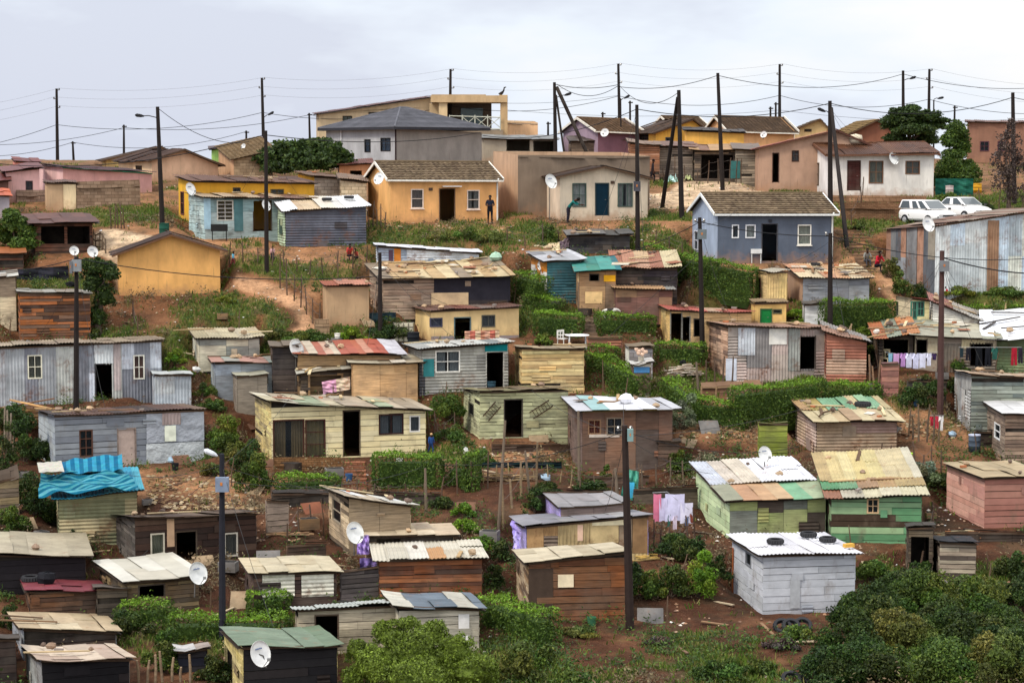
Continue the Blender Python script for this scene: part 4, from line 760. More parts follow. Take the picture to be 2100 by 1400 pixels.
shack('m41', 'shack', 'pale grey board shack with three old tyres on a white roof', 1564, 1752, 1258, 1138, 1133, 66, 4.2, (1098, 1094), ('board', ['a4a6aa', 'aaacb0', '9c9ea2']), swall=('board', ['aaacae', 'b0b2b6']), roof=('corr', ['e8e6e8', 'e0dee2', 'ecebee']), over=.25, rmat='whiteroof', uneven=.03, kw=.88, wmat='painted', smat='painted',
      ops=[('panel', 1620, 1184, 1640, 1246, G(c='989a9c', name='door', off=.05))], sops=[('win', 1530, 1132, 1541, 1160, G(fc='7a7c80', cur=None, nx=1, nz=1)), ('panel', 1497, 1120, 1506, 1215, G(c='8a4a20', name='wall_panel', label='rusty orange corner board'))])
# --- bottom left
shack('b5', 'shack', 'hut with a sagging cream sheet roof and dark open front', 262, 408, 1258, 1192, 1180, 60, 4.5, (1150, 1136), ('plank', ['5a4834', '6c5840', '443828', '7c6a4c']), roof=('sheet', ['dcd6c4', 'e4dfd0', 'd4ccb8']), over=.25, uneven=.04, rmat='whiteroof', ops=[('open', 286, 1200, 336, 1224, G())])
shack('b6', 'shack', 'hut with a drooping beige roof and two white ribbed panels', 522, 690, 1250, 1174, 1172, 20, 3.5, (1145, 1142), ('plank', ['4a3a34', '3a2e2c', '5c463c']), roof=('sheet', ['d6c8a8', 'd0c09e']), over=.25, uneven=.04,
      ops=[('panel', 538, 1177, 604, 1222, G(c='c8c4b4', st='h', label='white ribbed panel')), ('panel', 618, 1177, 684, 1222, G(c='c8c4b4', st='h', label='white ribbed panel'))], sops=[])
shack('b1', 'shack', 'dark shack with a broad beige roof at the left edge', -40, 176, 1215, 1136, 1140, 2, 4.5, (1094, 1096), ('board', ['2a2424', '1f1c1e', '3a2e2c']), roof=('sheet', ['c4b79c', 'b8ac92', 'cfc3a6']), wmat='paint', over=.3, uneven=.04)
shack('b2', 'shack', 'brown plank shack with a maroon sheet roof', 62, 210, 1262, 1212, 1212, 10, 3, (1190, 1190), ('plank', ['4a3428', '3c2c24', '5a4030', '6a4a34']), roof=('sheet', ['8a4048', '7c3a40']), over=.2, uneven=.04)
shack('b3', 'shack', 'shack with a beige roof with a brick and a stone on it', 50, 238, 1345, 1288, 1296, 24, 3.5, (1256, 1262), ('board', ['2a2422', '3a2c26', '4a3a30']), swall=('sheet', ['84878a', '94989a']), roof=('sheet', ['c6b08e', 'd8c6a4', 'c0ac8a']), over=.2, uneven=.04)
shack('b4', 'shack', 'black fronted shack with a cream ribbed roof at the bottom left', 88, 266, 1440, 1352, 1350, 34, 3.5, (1322, 1322), ('board', ['1a1819', '201c1c', '151416']), swall=('sheet', ['7c7c7a', '90928e']), roof=('sheet', ['d4c0a8', 'dcc8b0', 'c8b09c']), wmat='paint', over=.2, uneven=.06)
shack('b8', 'shack', 'cream shack with a low rippled white roof behind the big bush', 612, 812, 1340, 1250, 1240, 6, 3.2, (1243, 1232), ('board', ['9c927e', 'a89c86', '8a806c']), roof=('corr', ['c8ccc4', 'd0d4cc']), over=.2, ops=[('open', 648, 1262, 692, 1310, G(fc='5a4a3c'))])
shack('b8b', 'shack', 'cream shack with a blue grey and white roof behind the big bush', 818, 982, 1345, 1242, 1248, 24, 3.4, (1212, 1218), ('board', ['a8a090', '9a907c', 'b4ac98']), roof=('sheet', ['74808a', '6c7882', 'd4cfbe']), over=.25, uneven=.04, ops=[('panel', 940, 1258, 962, 1330, G(c='c4c0bc', name='door'))])
shack('b7', 'shack', 'black walled shack with a dusty green sheet roof', 500, 692, 1440, 1326, 1322, 40, 4, (1288, 1284), ('board', ['151416', '1b1a1b', '221f1f']), swall=('board', ['c0b078', 'b4a468', '8a7c54']), roof=('sheet', ['7f9078', '76886e', '889880']), wmat='paint', over=.2, uneven=.02, sops=[('open', 462, 1330, 478, 1390, G(fc='b8ac7c'))])
shack('b9', 'kennel', 'low kennel like shelter with a thin white sheet on it', 366, 424, 1378, 1335, 1328, 4, 1.6, (1322, 1318), ('board', ['23242c', '2c2a2c']), roof=('sheet', ['b8a89c', 'c8c4c0']), wmat='paint', over=.15)

def bscreen(k, label, x0, x1, yb, y0, y1, c, st='board', d=.12): shack(k, 'board_wall', label, x0, x1, yb, y0, y1, 2, d, (y0-1), (st, c), roof=('sheet', [c[0]]), over=.01, cat='board wall')
shack('n1', 'shack', 'dark board shed squeezed between the blue grey hut and the red striped roof', 560, 612, 806, 710, 708, 4, 3, 700, ('board', ['3a3230', '4a403a', '2c2828']), roof=('sheet', ['5a5048', '7a6c5c']), over=.15)
shack('n2', 'shed', 'whitewashed block hut with sticks piled on top beside the dark hedge', 1290, 1338, 776, 712, 712, 8, 1.8, 706, ('block', ['8c8888']), swall=('flat', ['b8b4a8']), roof=('sheet', ['8a7a64']), over=.1, wmat='block')
shack('n3', 'wall_screen', 'low brown board screen behind the white plastic table', 1206, 1276, 728, 692, 694, 2, .3, 691, ('board', ['8a5c48', '9a6a50']), roof=('sheet', ['a88468']), over=.03, cat='board screen')
shack('n4', 'outhouse', 'small white boarded outhouse right of the clipped hedges', 1650, 1690, 668, 624, 622, 4, 1.4, 619, ('sheet', ['b8b8b4', 'c8c8c4', '8a8a88']), roof=('sheet', ['6a6258']), over=.1)
shack('n5', 'pen', 'rickety pen of scrap boards beside the thicket', 1926, 2000, 1192, 1110, 1114, 14, 2.6, 1098, ('plank', ['6a5c50', '8a7c6c', 'a09480', '4a403a']), roof=('sheet', ['1c2228', '242a30']), over=.12, cat='pen')
shack('n5b', 'pen', 'open pole pen beside the green shack', 1862, 1912, 1180, 1082, 1080, 4, 2, 1074, ('plank', ['4a3e34', '5c5040', '3a322a']), roof=('sheet', ['4a443c']), over=.1, ops=[('open', 1868, 1100, 1905, 1160, dict(fc=None))], cat='pen')
shack('n6', 'crate_fence', 'green painted slatted fence panel left of the brown corrugated shack', 1556, 1614, 934, 868, 868, 2, .3, 866, ('board', ['7a8438', '6a7430', '868c40']), roof=('sheet', ['6a6a38']), over=.02, cat='fence')
shack('n7', 'fence', 'tall weathered plank screen at the left edge below the lumber pile', -10, 40, 1080, 990, 975, 2, .2, 974, ('plank', ['6a5c4c', '8a7858', '5a4c40']), roof=('sheet', ['5a4c40']), over=.02, cat='fence')
shack('n10', 'gate', 'grey board gate with a cross brace below the charred cabin yard', 548, 592, 1096, 1026, 1028, 2, .12, 1025, ('board', ['7a6c60', '8a7a6c']), roof=('sheet', ['6a5c50']), over=.01, cat='gate')
shack('n11', 'fence', 'reddish board fence with a leaning ladder under the laundry porch', 1808, 1842, 812, 748, 746, 2, .2, 745, ('board', ['94645a', 'a07060', '7c544c']), roof=('sheet', ['7c544c']), over=.01, cat='fence')
shack('n12', 'fence', 'grey board fence below the plank cabin yard', 560, 700, 1040, 1012, 1010, 2, .12, 1008, ('board', ['3a322c', '4a4038', '2c2824']), roof=('sheet', ['3a322c']), over=.01, cat='fence')
shack('n13', 'pedestal', 'board pillar with a white top carrying a potted plant', 1298, 1334, 812, 746, 742, 4, 1.0, 740, ('board', ['5a4a40', '6a5848', 'b8b0a0']), roof=('sheet', ['d8d4cc']), over=.15, cat='stand', ops=[('panel', 1300, 752, 1332, 764, dict(c='3f6c94', name='wall_panel'))])
shack('n14', 'wall_screen', 'low board fence beside the blue grey roof of the dark grey plank pile', 1440, 1560, 812, 796, 790, 2, .25, 789, ('board', ['7a5a44', '8a6a50']), roof=('sheet', ['8a6a50']), over=.02, cat='board screen')
def bwall(label, x0, x1, yb, yt0, yt1, c, st='block'):
    shack('bw%d' % x0, 'block_wall', label, x0, x1, yb, yt0, yt1, 1, .22, None, (st, [c]), roof=('sheet', [c]), kind='flat', over=0, cat='wall', pad=False)
bwall('rough stone block wall between outhouse and lamp pole', 158, 288, 428, 381, 377, '8a7460', 'block'); bwall('low stone block wall in front of the pink house', 34, 97, 416, 398, 398, '8a7464', 'block'); bwall('brown garden wall in front of the white house', 1730, 1850, 452, 424, 426, '7a5c44', 'brick')
bwall('low orange soil wall under the white house terrace', 1706, 1900, 420, 409, 410, '8a6a50', 'block'); bwall('stone terrace wall below the yellow board house', 562, 700, 972, 950, 950, '7a5a3c', 'brick'); bwall('concrete plinth wall in front of the taupe outhouse', 646, 676, 690, 664, 664, '9c8468', 'block')

bscreen('q1', 'dark board wall holding the bank below the square clipped hedge', 768, 902, 1040, 1010, 1012, ['3a322c', '463c34', '2c2622']); bscreen('q2', 'low plank edging under the plank cabin yard', 1010, 1180, 928, 910, 912, ['5a463a', '6a5444', '4a3a30']); bscreen('q3', 'dark creeper hung board fence behind the purple sided shack', 1100, 1250, 1030, 1008, 1006, ['2c2824', '38322c', '24201e'])
bscreen('q4', 'rail backed board fence left of the pale green shack', 1300, 1430, 1034, 1002, 998, ['4c4238', '3c342c', '5c5044']); bscreen('q5', 'board fence running below the tall brown shack', 1200, 1330, 1000, 978, 974, ['5a4438', '6a5244', '4a382e']); bscreen('q6', 'broken grey plank fence left of the cream and rust roof', 700, 776, 1232, 1170, 1160, ['4a4442', '5a5250', '3a3434'], 'plank')
bscreen('q7', 'leaning board wall behind the beige drooping roof', 590, 668, 1150, 1118, 1114, ['5c483a', '4a3a30']); bscreen('q8', 'plank fence under the laundry slope', 1862, 1940, 812, 780, 782, ['3c3a34', '4a463e']); bscreen('q9', 'dark plank wall at the foot of the weathered plank shack', 2000, 2100, 905, 884, 888, ['4a4038', '3a322c'])
bscreen('q10', 'low timber retaining wall in the yard of the patched shack', 1450, 1600, 800, 786, 784, ['8a6850', '7a5c48']); bscreen('q11', 'dark board wall under the pink shack', 1940, 2100, 1112, 1090, 1092, ['3a302a', '4a3c32']); bscreen('q12', 'low board wall below the cream board house garden', 700, 830, 722, 704, 704, ['5a4a3c', '6a5848'])
shack('q13', 'shack', 'small dark store behind the tan board shack', 860, 872, 806, 744, 742, 2, 3, 738, ('h', ['3a3a3c', '46464a']), roof=('sheet', ['4a4844']), over=.1); shack('q14', 'shack', 'dark lean-to beside the sagging cream roof', 200, 262, 1262, 1206, 1206, 4, 3, 1198, ('plank', ['3a342e', '4a4238', '2c2824']), roof=('sheet', ['5a5248', '6a6056']), over=.15)
shack('q15', 'shack', 'dark board store between the black walled shack and the fluffy bush', 0, 34, 1400, 1310, 1310, 2, 3, 1300, ('board', ['2a2422', '362c28']), roof=('sheet', ['5a5046']), over=.15)
shack('q16', 'shack', 'dim brown store beneath the tall brown shack', 1350, 1392, 960, 905, 905, 2, 2.4, 899, ('plank', ['4a3a30', '5a463a']), roof=('sheet', ['6a5a4c']), over=.12)
# ================================================================ ground
def seg_d(x, y, pts):
    d = np.full(x.shape, 1e9)
    for (ax, ay), (bx, by) in zip(pts[:-1], pts[1:]):
        vx, vy = bx-ax, by-ay; t = np.clip(((x-ax)*vx+(y-ay)*vy)/(vx*vx+vy*vy+1e-9), 0, 1); d = np.minimum(d, np.hypot(x-ax-t*vx, y-ay-t*vy))
    return d
def wpts(pp): return [tuple(hitb(a, b)[:2]) for a, b in pp]
GRASS = [((845, 492), (1045, 488), 3.2), ((1075, 470), (1165, 505), 2.2), ((470, 545), (700, 562), 1.8), ((420, 640), (560, 620), 2.2), ((560, 640), (660, 690), 1.6), ((1335, 440), (1400, 445), 1.6), ((1335, 372), (1490, 372), 3), ((1395, 620), (1500, 615), 1.6), ((1770, 560), (1850, 600), 1.8), ((1990, 620), (2120, 640), 3.4), ((1960, 590), (2120, 600), 1.5), ((1720, 455), (1860, 465), 2), ((1300, 790), (1440, 775), 1.8), ((190, 440), (330, 440), 3), ((50, 585), (160, 588), 1.6), ((520, 690), (760, 700), 1.5), ((1930, 425), (2100, 410), 4.5), ((1560, 392), (1650, 392), 2), ((180, 690), (330, 700), 2), ((930, 460), (1000, 470), 1), ((1860, 1180), (2100, 1185), 1.8), ((1420, 1330), (1500, 1380), 2), ((1120, 1370), (1250, 1395), 1.5), ((1640, 770), (1800, 800), 2), ((380, 700), (440, 740), 1.2), ((890, 930), (960, 930), 1.2), ((1700, 640), (1850, 640), 2.5), ((1060, 640), (1200, 640), 2), ((1300, 480), (1400, 500), 1.4), ((700, 1290), (1100, 1395), 3), ((250, 1290), (420, 1300), 2)]
ORANGE = [((1240, 470), (1430, 478), 2.2), ((1715, 500), (1800, 560), 1.3), ((480, 515), (760, 540), 2.4), ((770, 470), (1060, 470), 1.6), ((290, 480), (460, 500), 2.0), ((480, 575), (650, 640), .7), ((1050, 470), (1230, 475), 1.4), ((640, 600), (650, 700), .6), ((1370, 850), (1600, 890), 2.2), ((1830, 570), (1840, 610), .5), ((1480, 540), (1750, 560), 1.3), ((1800, 840), (2000, 880), 2.5), ((880, 920), (1180, 925), 1.6), ((300, 985), (540, 1000), 1.8), ((1720, 440), (1850, 425), 1.4)]
ROAD = [([(1250, 408), (1340, 412), (1420, 408), (1475, 388), (1500, 372)], 3.4), ([(195, 488), (270, 505), (330, 530)], 2.2), ([(100, 478), (200, 486)], 1.2)]
PALEP = [([(468, 570), (560, 598), (620, 628), (640, 660), (618, 690)], .8), ([(1815, 545), (1828, 600)], .6)]
def gcol(x, y):
    n1 = fbm(x/1.7, y/1.7, 5); n2 = fbm(x/.6, y/.6, 9, 3)
    c = np.stack([np.interp(y, [60, 88, 100, 116, 130, 180], v) for v in ([.090, .080, .105, .20, .24, .2], [.037, .033, .043, .088, .12, .12], [.019, .017, .021, .038, .055, .07])], -1)
    c = c*(.75+.5*n1)[..., None]
    def blend(c, w, col): return c*(1-w[..., None])+np.array(col)*w[..., None]
    for a, b, r in ORANGE:
        d = seg_d(x, y, wpts([a, b])); w = np.clip(1.4-d/r+(n1-.5)*1.6, 0, 1)*.8; c = blend(c, w, (.40, .20, .095))
    gm = np.zeros_like(x)
    for a, b, r in GRASS:
        d = seg_d(x, y, wpts([a, b])); gm = np.maximum(gm, np.clip(1.3-d/r+(n2-.5)*2.2+(n1-.5)*1.2, 0, 1))
    gm = np.maximum(gm, np.clip((n1-.62)*6, 0, .7)*np.clip((y-84)/20, 0, 1))
    for pp, r in PALEP+ROAD: gm = gm*np.clip((seg_d(x, y, wpts(pp))-r)/.6+.3*(n2-.5), 0, 1)
    c = blend(c, gm*.85, (.075, .105, .022))
    for pp, r in PALEP:
        d = seg_d(x, y, wpts(pp)); c = blend(c, np.clip((r-d)/.35+(n2-.5), 0, 1)*.85, (.50, .28, .15))
    for pp, r in ROAD:
        d = seg_d(x, y, wpts(pp)); c = blend(c, np.clip((r-d)/.4+(n2-.5)*.6, 0, 1), (.60, .43, .27))
    return c, gm
def build_ground():
    ys = np.concatenate([np.linspace(-30, 58, 12, endpoint=False), np.linspace(58, 150, 520), np.linspace(150.4, 230, 110), np.array([250, 300, 400, 600, 1000, 2000, 4000])])
    us = np.concatenate([[-40, -12, -5, -2.4, -1.5], np.linspace(-1.15, 1.15, 420), [1.5, 2.4, 5, 12, 40]])
    Y, Uu = np.meshgrid(ys, us, indexing='ij'); X = Uu*(np.maximum(Y, 40)*.262+2)
    Z = ground_h(X, Y); Z = Z+(fbm(X/.7, Y/.7, 21, 3)-.44)*.16*(Y > 50)
    c, gm = gcol(X, Y); n, m = X.shape
    V = np.stack([X, Y, Z], -1).reshape(-1, 3); i = np.arange(n-1)[:, None]*m+np.arange(m-1)[None, :]
    Fq = np.stack([i, i+1, i+m+1, i+m], -1).reshape(-1, 4)
    me = bpy.data.meshes.new('ground'); k = len(Fq)
    me.vertices.add(len(V)); me.vertices.foreach_set('co', V.astype(np.float32).ravel()); me.loops.add(k*4); me.loops.foreach_set('vertex_index', Fq.astype(np.int32).ravel())
    me.polygons.add(k); me.polygons.foreach_set('loop_start', np.arange(0, 4*k, 4, dtype=np.int32)); me.polygons.foreach_set('loop_total', np.full(k, 4, dtype=np.int32)); me.update(calc_edges=True)
    a = me.color_attributes.new('Col', 'FLOAT_COLOR', 'POINT'); cc = np.ones((len(V), 4)); cc[:, :3] = c.reshape(-1, 3); a.data.foreach_set('color', cc.astype(np.float32).ravel())
    me.materials.append(mat('soil')); me.shade_smooth(); o = bpy.data.objects.new('ground', me); COL.objects.link(o); o['kind'] = 'structure'
    o['label'] = 'red brown hillside with worn paths and grass patches'
    return o
build_ground()
def inpad(x, y, mg=0):
    r = np.zeros(np.shape(x), bool)
    for (ox, oy, c, s, w, d, z, f) in PADS:
        dx = x-ox; dy = y-oy; u = dx*c+dy*s; v = -dx*s+dy*c; r |= (u > -mg) & (u < w+mg) & (v > -mg) & (v < d+mg)
    return r
def scatter_grass(N=330000):
    Y = 62+RNG.random(N)**.8*95; X = (RNG.random(N)*2-1)*(Y*.262+1); c, gm = gcol(X, Y)
    keep = (RNG.random(N) < gm*1.0+.012) & ~inpad(X, Y, .05); X = X[keep]; Y = Y[keep]; gm = gm[keep]
    # three blades to a tuft
    X = np.repeat(X, 3)+RNG.normal(0, .09, len(X)*3); Y = np.repeat(Y, 3)+RNG.normal(0, .09, len(Y)*3); n = len(X); Z = ground_h(X, Y)
    a = RNG.random(n)*6.283; h = RNG.uniform(.07, .22, n)*(.6+.8*vnoise(X/1.3, Y/1.3, 4)); w = RNG.uniform(.012, .035, n); lx = RNG.normal(0, .07, n); ly = RNG.normal(0, .07, n)
    V = np.zeros((n, 4, 3)); V[:, 0] = np.stack([X-np.cos(a)*w, Y-np.sin(a)*w, Z-.04], -1); V[:, 1] = np.stack([X+np.cos(a)*w, Y+np.sin(a)*w, Z-.04], -1)
    V[:, 2] = np.stack([X+np.cos(a)*w*.5+lx, Y+np.sin(a)*w*.5+ly, Z+h], -1); V[:, 3] = np.stack([X-np.cos(a)*w*.5+lx, Y-np.sin(a)*w*.5+ly, Z+h*.9], -1)
    pal = np.array([[.09, .15, .018], [.07, .12, .013], [.14, .19, .028], [.05, .09, .012], [.19, .17, .05]]); C = pal[RNG.integers(0, 5, n)]*RNG.uniform(.8, 1.25, (n, 1))
    me = np_mesh('grass', V.reshape(-1, 3), np.arange(n*4).reshape(-1, 4), C, 'leaf'); o = bpy.data.objects.new('grass', me); COL.objects.link(o); tag(o, 'short green grass in patches over the slope', 'grass', kind='stuff'); return n
ng = scatter_grass()
def scatter_rubble(N=16000):
    Y = 62+RNG.random(N)**.9*75; X = (RNG.random(N)*2-1)*(Y*.262+1); k = fbm(X/3, Y/3, 31); keep = (k > .42+RNG.random(N)*.2) & ~inpad(X, Y, .0); X = X[keep]; Y = Y[keep]; n = len(X); Z = ground_h(X, Y)+.02
    r = RNG.uniform(.025, .10, n)**1.0; base = np.array([[1, 0, 0], [0, 1, 0], [-1, 0, 0], [0, -1, 0], [.2, .1, .8]]); ang = RNG.random(n)*6.28
    B_ = base[None]*RNG.uniform(.6, 1.3, (n, 5, 3))*r[:, None, None]; ca, sa = np.cos(ang)[:, None], np.sin(ang)[:, None]
    V = np.stack([B_[..., 0]*ca-B_[..., 1]*sa+X[:, None], B_[..., 0]*sa+B_[..., 1]*ca+Y[:, None], B_[..., 2]*.8+Z[:, None]], -1)
    f = np.array([[0, 1, 4], [1, 2, 4], [2, 3, 4], [3, 0, 4]]); Fq = (f[None]+np.arange(n)[:, None, None]*5).reshape(-1, 3)
    pal = np.array([[.30, .17, .10], [.5, .45, .38], [.20, .12, .08], [.42, .28, .18], [.7, .68, .64], [.14, .10, .08]]); C = np.repeat(pal[RNG.choice(6, n, p=[.3, .12, .25, .2, .05, .08])]*RNG.uniform(.7, 1.2, (n, 1)), 4, 0)
    me = np_mesh('rubble', V.reshape(-1, 3), Fq, C, 'paint'); o = bpy.data.objects.new('rubble', me); COL.objects.link(o); tag(o, 'stones and litter strewn over the bare soil', 'rubble', kind='stuff')
scatter_rubble()

def scatter_weeds():
    """ragged low weeds and dry scrub along the cut banks"""
    rng = np.random.default_rng(77); N = 9500; Y = 64+rng.random(N)*62; X = (rng.random(N)*2-1)*(Y*.258+1); k = fbm(X/2.6, Y/2.6, 61); sl = np.abs(ground_h(X, Y+.5)-ground_h(X, Y-.5))
    keep = (k+sl*.35+rng.random(N)*.12 > .60) & ~inpad(X, Y, .15) & np.all([seg_d(X, Y, wpts(pp)) > r+.35 for pp, r in PALEP+ROAD], 0); X = X[keep]; Y = Y[keep]; n = len(X); q = 34
    hue = fbm(X/4, Y/4, 91); R = rng.uniform(.12, .46, n); px = np.repeat(X, q)+rng.normal(0, 1, n*q)*np.repeat(R, q)*.6; py = np.repeat(Y, q)+rng.normal(0, 1, n*q)*np.repeat(R, q)*.6; hz = np.abs(rng.normal(0, .5, n*q))*np.repeat(R, q)*1.3
    P = np.stack([px, py, ground_h(px, py)+hz], -1); a = rng.normal(0, 1, (n*q, 3)); nn = np.array([0, -.3, .7])+a*.8; nn /= np.linalg.norm(nn, axis=1, keepdims=True); t = np.cross(nn, rng.normal(0, 1, (n*q, 3))); t /= np.linalg.norm(t, axis=1, keepdims=True); b = np.cross(nn, t); s_ = rng.uniform(.035, .09, n*q)[:, None]
    V = np.stack([P-t*s_, P-b*s_*.4, P+t*s_, P+b*s_*.4], 1).reshape(-1, 3); g = np.array([[.05, .09, .02], [.08, .13, .02], [.035, .06, .015]]); d = np.array([[.16, .11, .06], [.10, .07, .04], [.2, .16, .08]])
    dry = np.repeat(hue < .45, q); C = np.where(dry[:, None], d[rng.integers(0, 3, n*q)], g[rng.integers(0, 3, n*q)])*rng.uniform(.75, 1.25, (n*q, 1))
    me = np_mesh('weeds', V, np.arange(len(V)).reshape(-1, 4), C, 'leaf'); o = bpy.data.objects.new('weeds', me); COL.objects.link(o); tag(o, 'ragged low weeds and dry scrub along the cut banks', 'weeds', kind='stuff')
scatter_weeds()
def stone_bank():
    rng = np.random.default_rng(5); Vs, Fs, Cs = [], [], []; k = 0
    for (x0, y0, x1, y1, n) in ((300, 975, 550, 1035, 500), (960, 925, 1180, 950, 160), (1390, 850, 1560, 900, 240), (1800, 860, 2000, 900, 200), (330, 1035, 540, 1045, 200), (780, 455, 1060, 475, 150), (1240, 470, 1420, 490, 150)):
        for _ in range(n):
            b = hitb(rng.uniform(x0, x1), rng.uniform(y0, y1)); z = float(ground_h(b.x, b.y)); r = rng.uniform(.03, .12); a = rng.random()*6.28; cl = np.array([[.26, .17, .08], [.17, .10, .05], [.34, .26, .16], [.11, .06, .035]][rng.integers(4)])*rng.uniform(.7, 1.2)
            for (px, py, pz) in ((-1, -.6, 0), (1, -.7, 0), (1.1, .7, 0), (-.9, .8, 0), (-.6, -.4, .5), (.7, -.5, .6), (.6, .4, .45), (-.7, .5, .5)):
                Vs.append((b.x+r*(px*math.cos(a)-py*math.sin(a))*rng.uniform(.8, 1.2), b.y+r*(px*math.sin(a)+py*math.cos(a)), z+r*pz*rng.uniform(.7, 1.2)))
            for f in ((4, 5, 6, 7), (0, 1, 5, 4), (1, 2, 6, 5), (2, 3, 7, 6), (3, 0, 4, 7)): Fs.append([k+i for i in f]); Cs.append(cl)
            k += 8
    me = np_mesh('stones', np.array(Vs), np.array(Fs), np.array(Cs), 'paint'); o = bpy.data.objects.new('stones', me); COL.objects.link(o); tag(o, 'broken yellow brown stones covering the banks', 'stones', kind='stuff')
stone_bank()
# ================================================================ foliage
PAL = dict(dark=[(.028, .052, .010), (.038, .072, .012), (.02, .038, .009), (.06, .09, .016)], mid=[(.048, .09, .014), (.07, .122, .016), (.036, .066, .011), (.10, .15, .02)],
           bright=[(.12, .22, .015), (.09, .17, .012), (.17, .28, .022), (.07, .125, .01)], olive=[(.10, .12, .022), (.07, .09, .018), (.14, .165, .035), (.05, .065, .015)], grey=[(.13, .16, .09), (.09, .12, .06), (.18, .21, .13)],
           bare=[(.08, .055, .045), (.11, .08, .065), (.05, .035, .03)], fresh=[(.14, .20, .02), (.11, .155, .018), (.18, .25, .03), (.08, .11, .014), (.10, .14, .02)])
def leaves(P, N_, size, pal, rng):
    n = len(P); a = rng.normal(0, 1, (n, 3)); nn = N_*.8+a*.75; nn /= np.linalg.norm(nn, axis=1, keepdims=True)+1e-9
    t = np.cross(nn, rng.normal(0, 1, (n, 3))); t /= np.linalg.norm(t, axis=1, keepdims=True)+1e-9; b = np.cross(nn, t)
    s = (size*rng.uniform(.6, 1.4, n))[:, None]; V = np.stack([P-t*s, P-b*s*.5, P+t*s, P+b*s*.5], 1)
    pal = np.array(pal); cl = pal[rng.integers(0, len(pal), n)]*rng.uniform(.75, 1.3, (n, 1)); return V, cl
def finish(name, Vs, Cs, base, m='leaf', parent=None):
    V = np.concatenate(Vs).reshape(-1, 3)-np.array(base); C = np.concatenate(Cs)
    me = np_mesh(name, V, np.arange(len(V)).reshape(-1, 4), C, m); o = bpy.data.objects.new(name, me); COL.objects.link(o)
    if parent is not None: o.parent = parent
    return o
def blob_pts(c, r, dens, rng, clump=.35, low=-.75):
    c = np.array(c); r = np.array(r); area = 4*math.pi*((r[0]*r[1])**1.6/3+(r[0]*r[2])**1.6/3+(r[1]*r[2])**1.6/3)**(1/1.6); n = int(area*dens)
    d = rng.normal(0, 1, (n, 3)); d /= np.linalg.norm(d, axis=1, keepdims=True); d[:, 2] = np.where(d[:, 2] < low, -d[:, 2], d[:, 2])
    K = max(8, int(area*2.2)); kc = rng.normal(0, 1, (K, 3)); kc /= np.linalg.norm(kc, axis=1, keepdims=True); kr = rng.uniform(-.28, .16, K)
    i = np.argmax(d @ kc.T, axis=1); dist = 1-np.sum(d*kc[i], 1)
    rad = 1+kr[i]*1.0-np.clip(dist*K*.25, 0, .22)+rng.normal(0, .05, n)-rng.random(n)**3*.35
    return c+d*r*rad[:, None], d
def core(mb, c, r, col, seed=1): mb.blob(c, (r[0]*.72, r[1]*.72, r[2]*.72), col, 10, .12, seed)
def bush(label, cx, yb, w, h, pal='mid', dens=330, leaf=.054, name='bush', cat=None, group=None, depth=None, nb=None, lift=0, seed=None, dY=0, Y=None, trunk=False):
    seed = seed or int(cx*7+yb*13) % 99991; rng = np.random.default_rng(seed)
    b = hit(cx, min(yb, 1399)) if yb < 1400 else Vector((at(cx, yb, 64).x, 64, at(cx, yb, 64).z))
    if Y: b = at(cx, yb, Y)
    px = b.y/F; W_ = w*px; H_ = h*px; D_ = depth or W_*.8
    nb = nb or max(6, min(16, int(W_*3.2))); root = empty(name, b, label, cat or name.replace('_', ' '), 0, group)
    Vs, Cs = [], []; mb = MB(); sk_ = rng.normal(0, .12, 2)
    for i in range(nb):
        q = math.sqrt((i+.5)/nb)*.92; a = i*2.399+rng.normal(0, .3); s = rng.uniform(.20, .34)*(1.15 if i < 2 else 1); top = H_*(1-q*q*.8)*rng.uniform(.72, 1.02); rz = min(top*.5, W_*s*.75, H_*.42)
        c = (b.x+math.cos(a)*W_*.5*(1-s*.7)*q+sk_[0]*H_*(1-q), b.y+math.sin(a)*D_*.5*(1-s*.7)*q, b.z+max(top-rz, rz*.5)); r = (W_*s*.72, D_*s*.72, rz)
        if c[2]-b.z > rz*1.6:                                      # fill below so that the bush meets the soil
            c2 = (c[0], c[1], b.z+(c[2]-b.z)*.4); P, d = blob_pts(c2, (r[0]*1.0, r[1], r[2]*1.1), dens*.6, rng); V, cl = leaves(P, d, leaf, PAL[pal], rng); Vs.append(V); Cs.append(cl)
        P, d = blob_pts(c, r, dens, rng, low=-.9); k_ = P[:, 2] > b.z-.3; P = P[k_]; d = d[k_]
        V, cl = leaves(P, d, leaf, PAL[pal], rng); Vs.append(V); Cs.append(cl*rng.uniform(.65, 1.35)*np.array([rng.uniform(.8, 1.35), 1, rng.uniform(.8, 1.2)])); e_ = Vector(c)-b; mb.tube([(0, 0, -.1), e_*.5+Vector((0, 0, .05)), e_], [.03, .02, .008], 4, (.07, .05, .035))
    finish('foliage', Vs, Cs, b, 'leaf', root); mb.build('stems', 'wood', root)
    return root
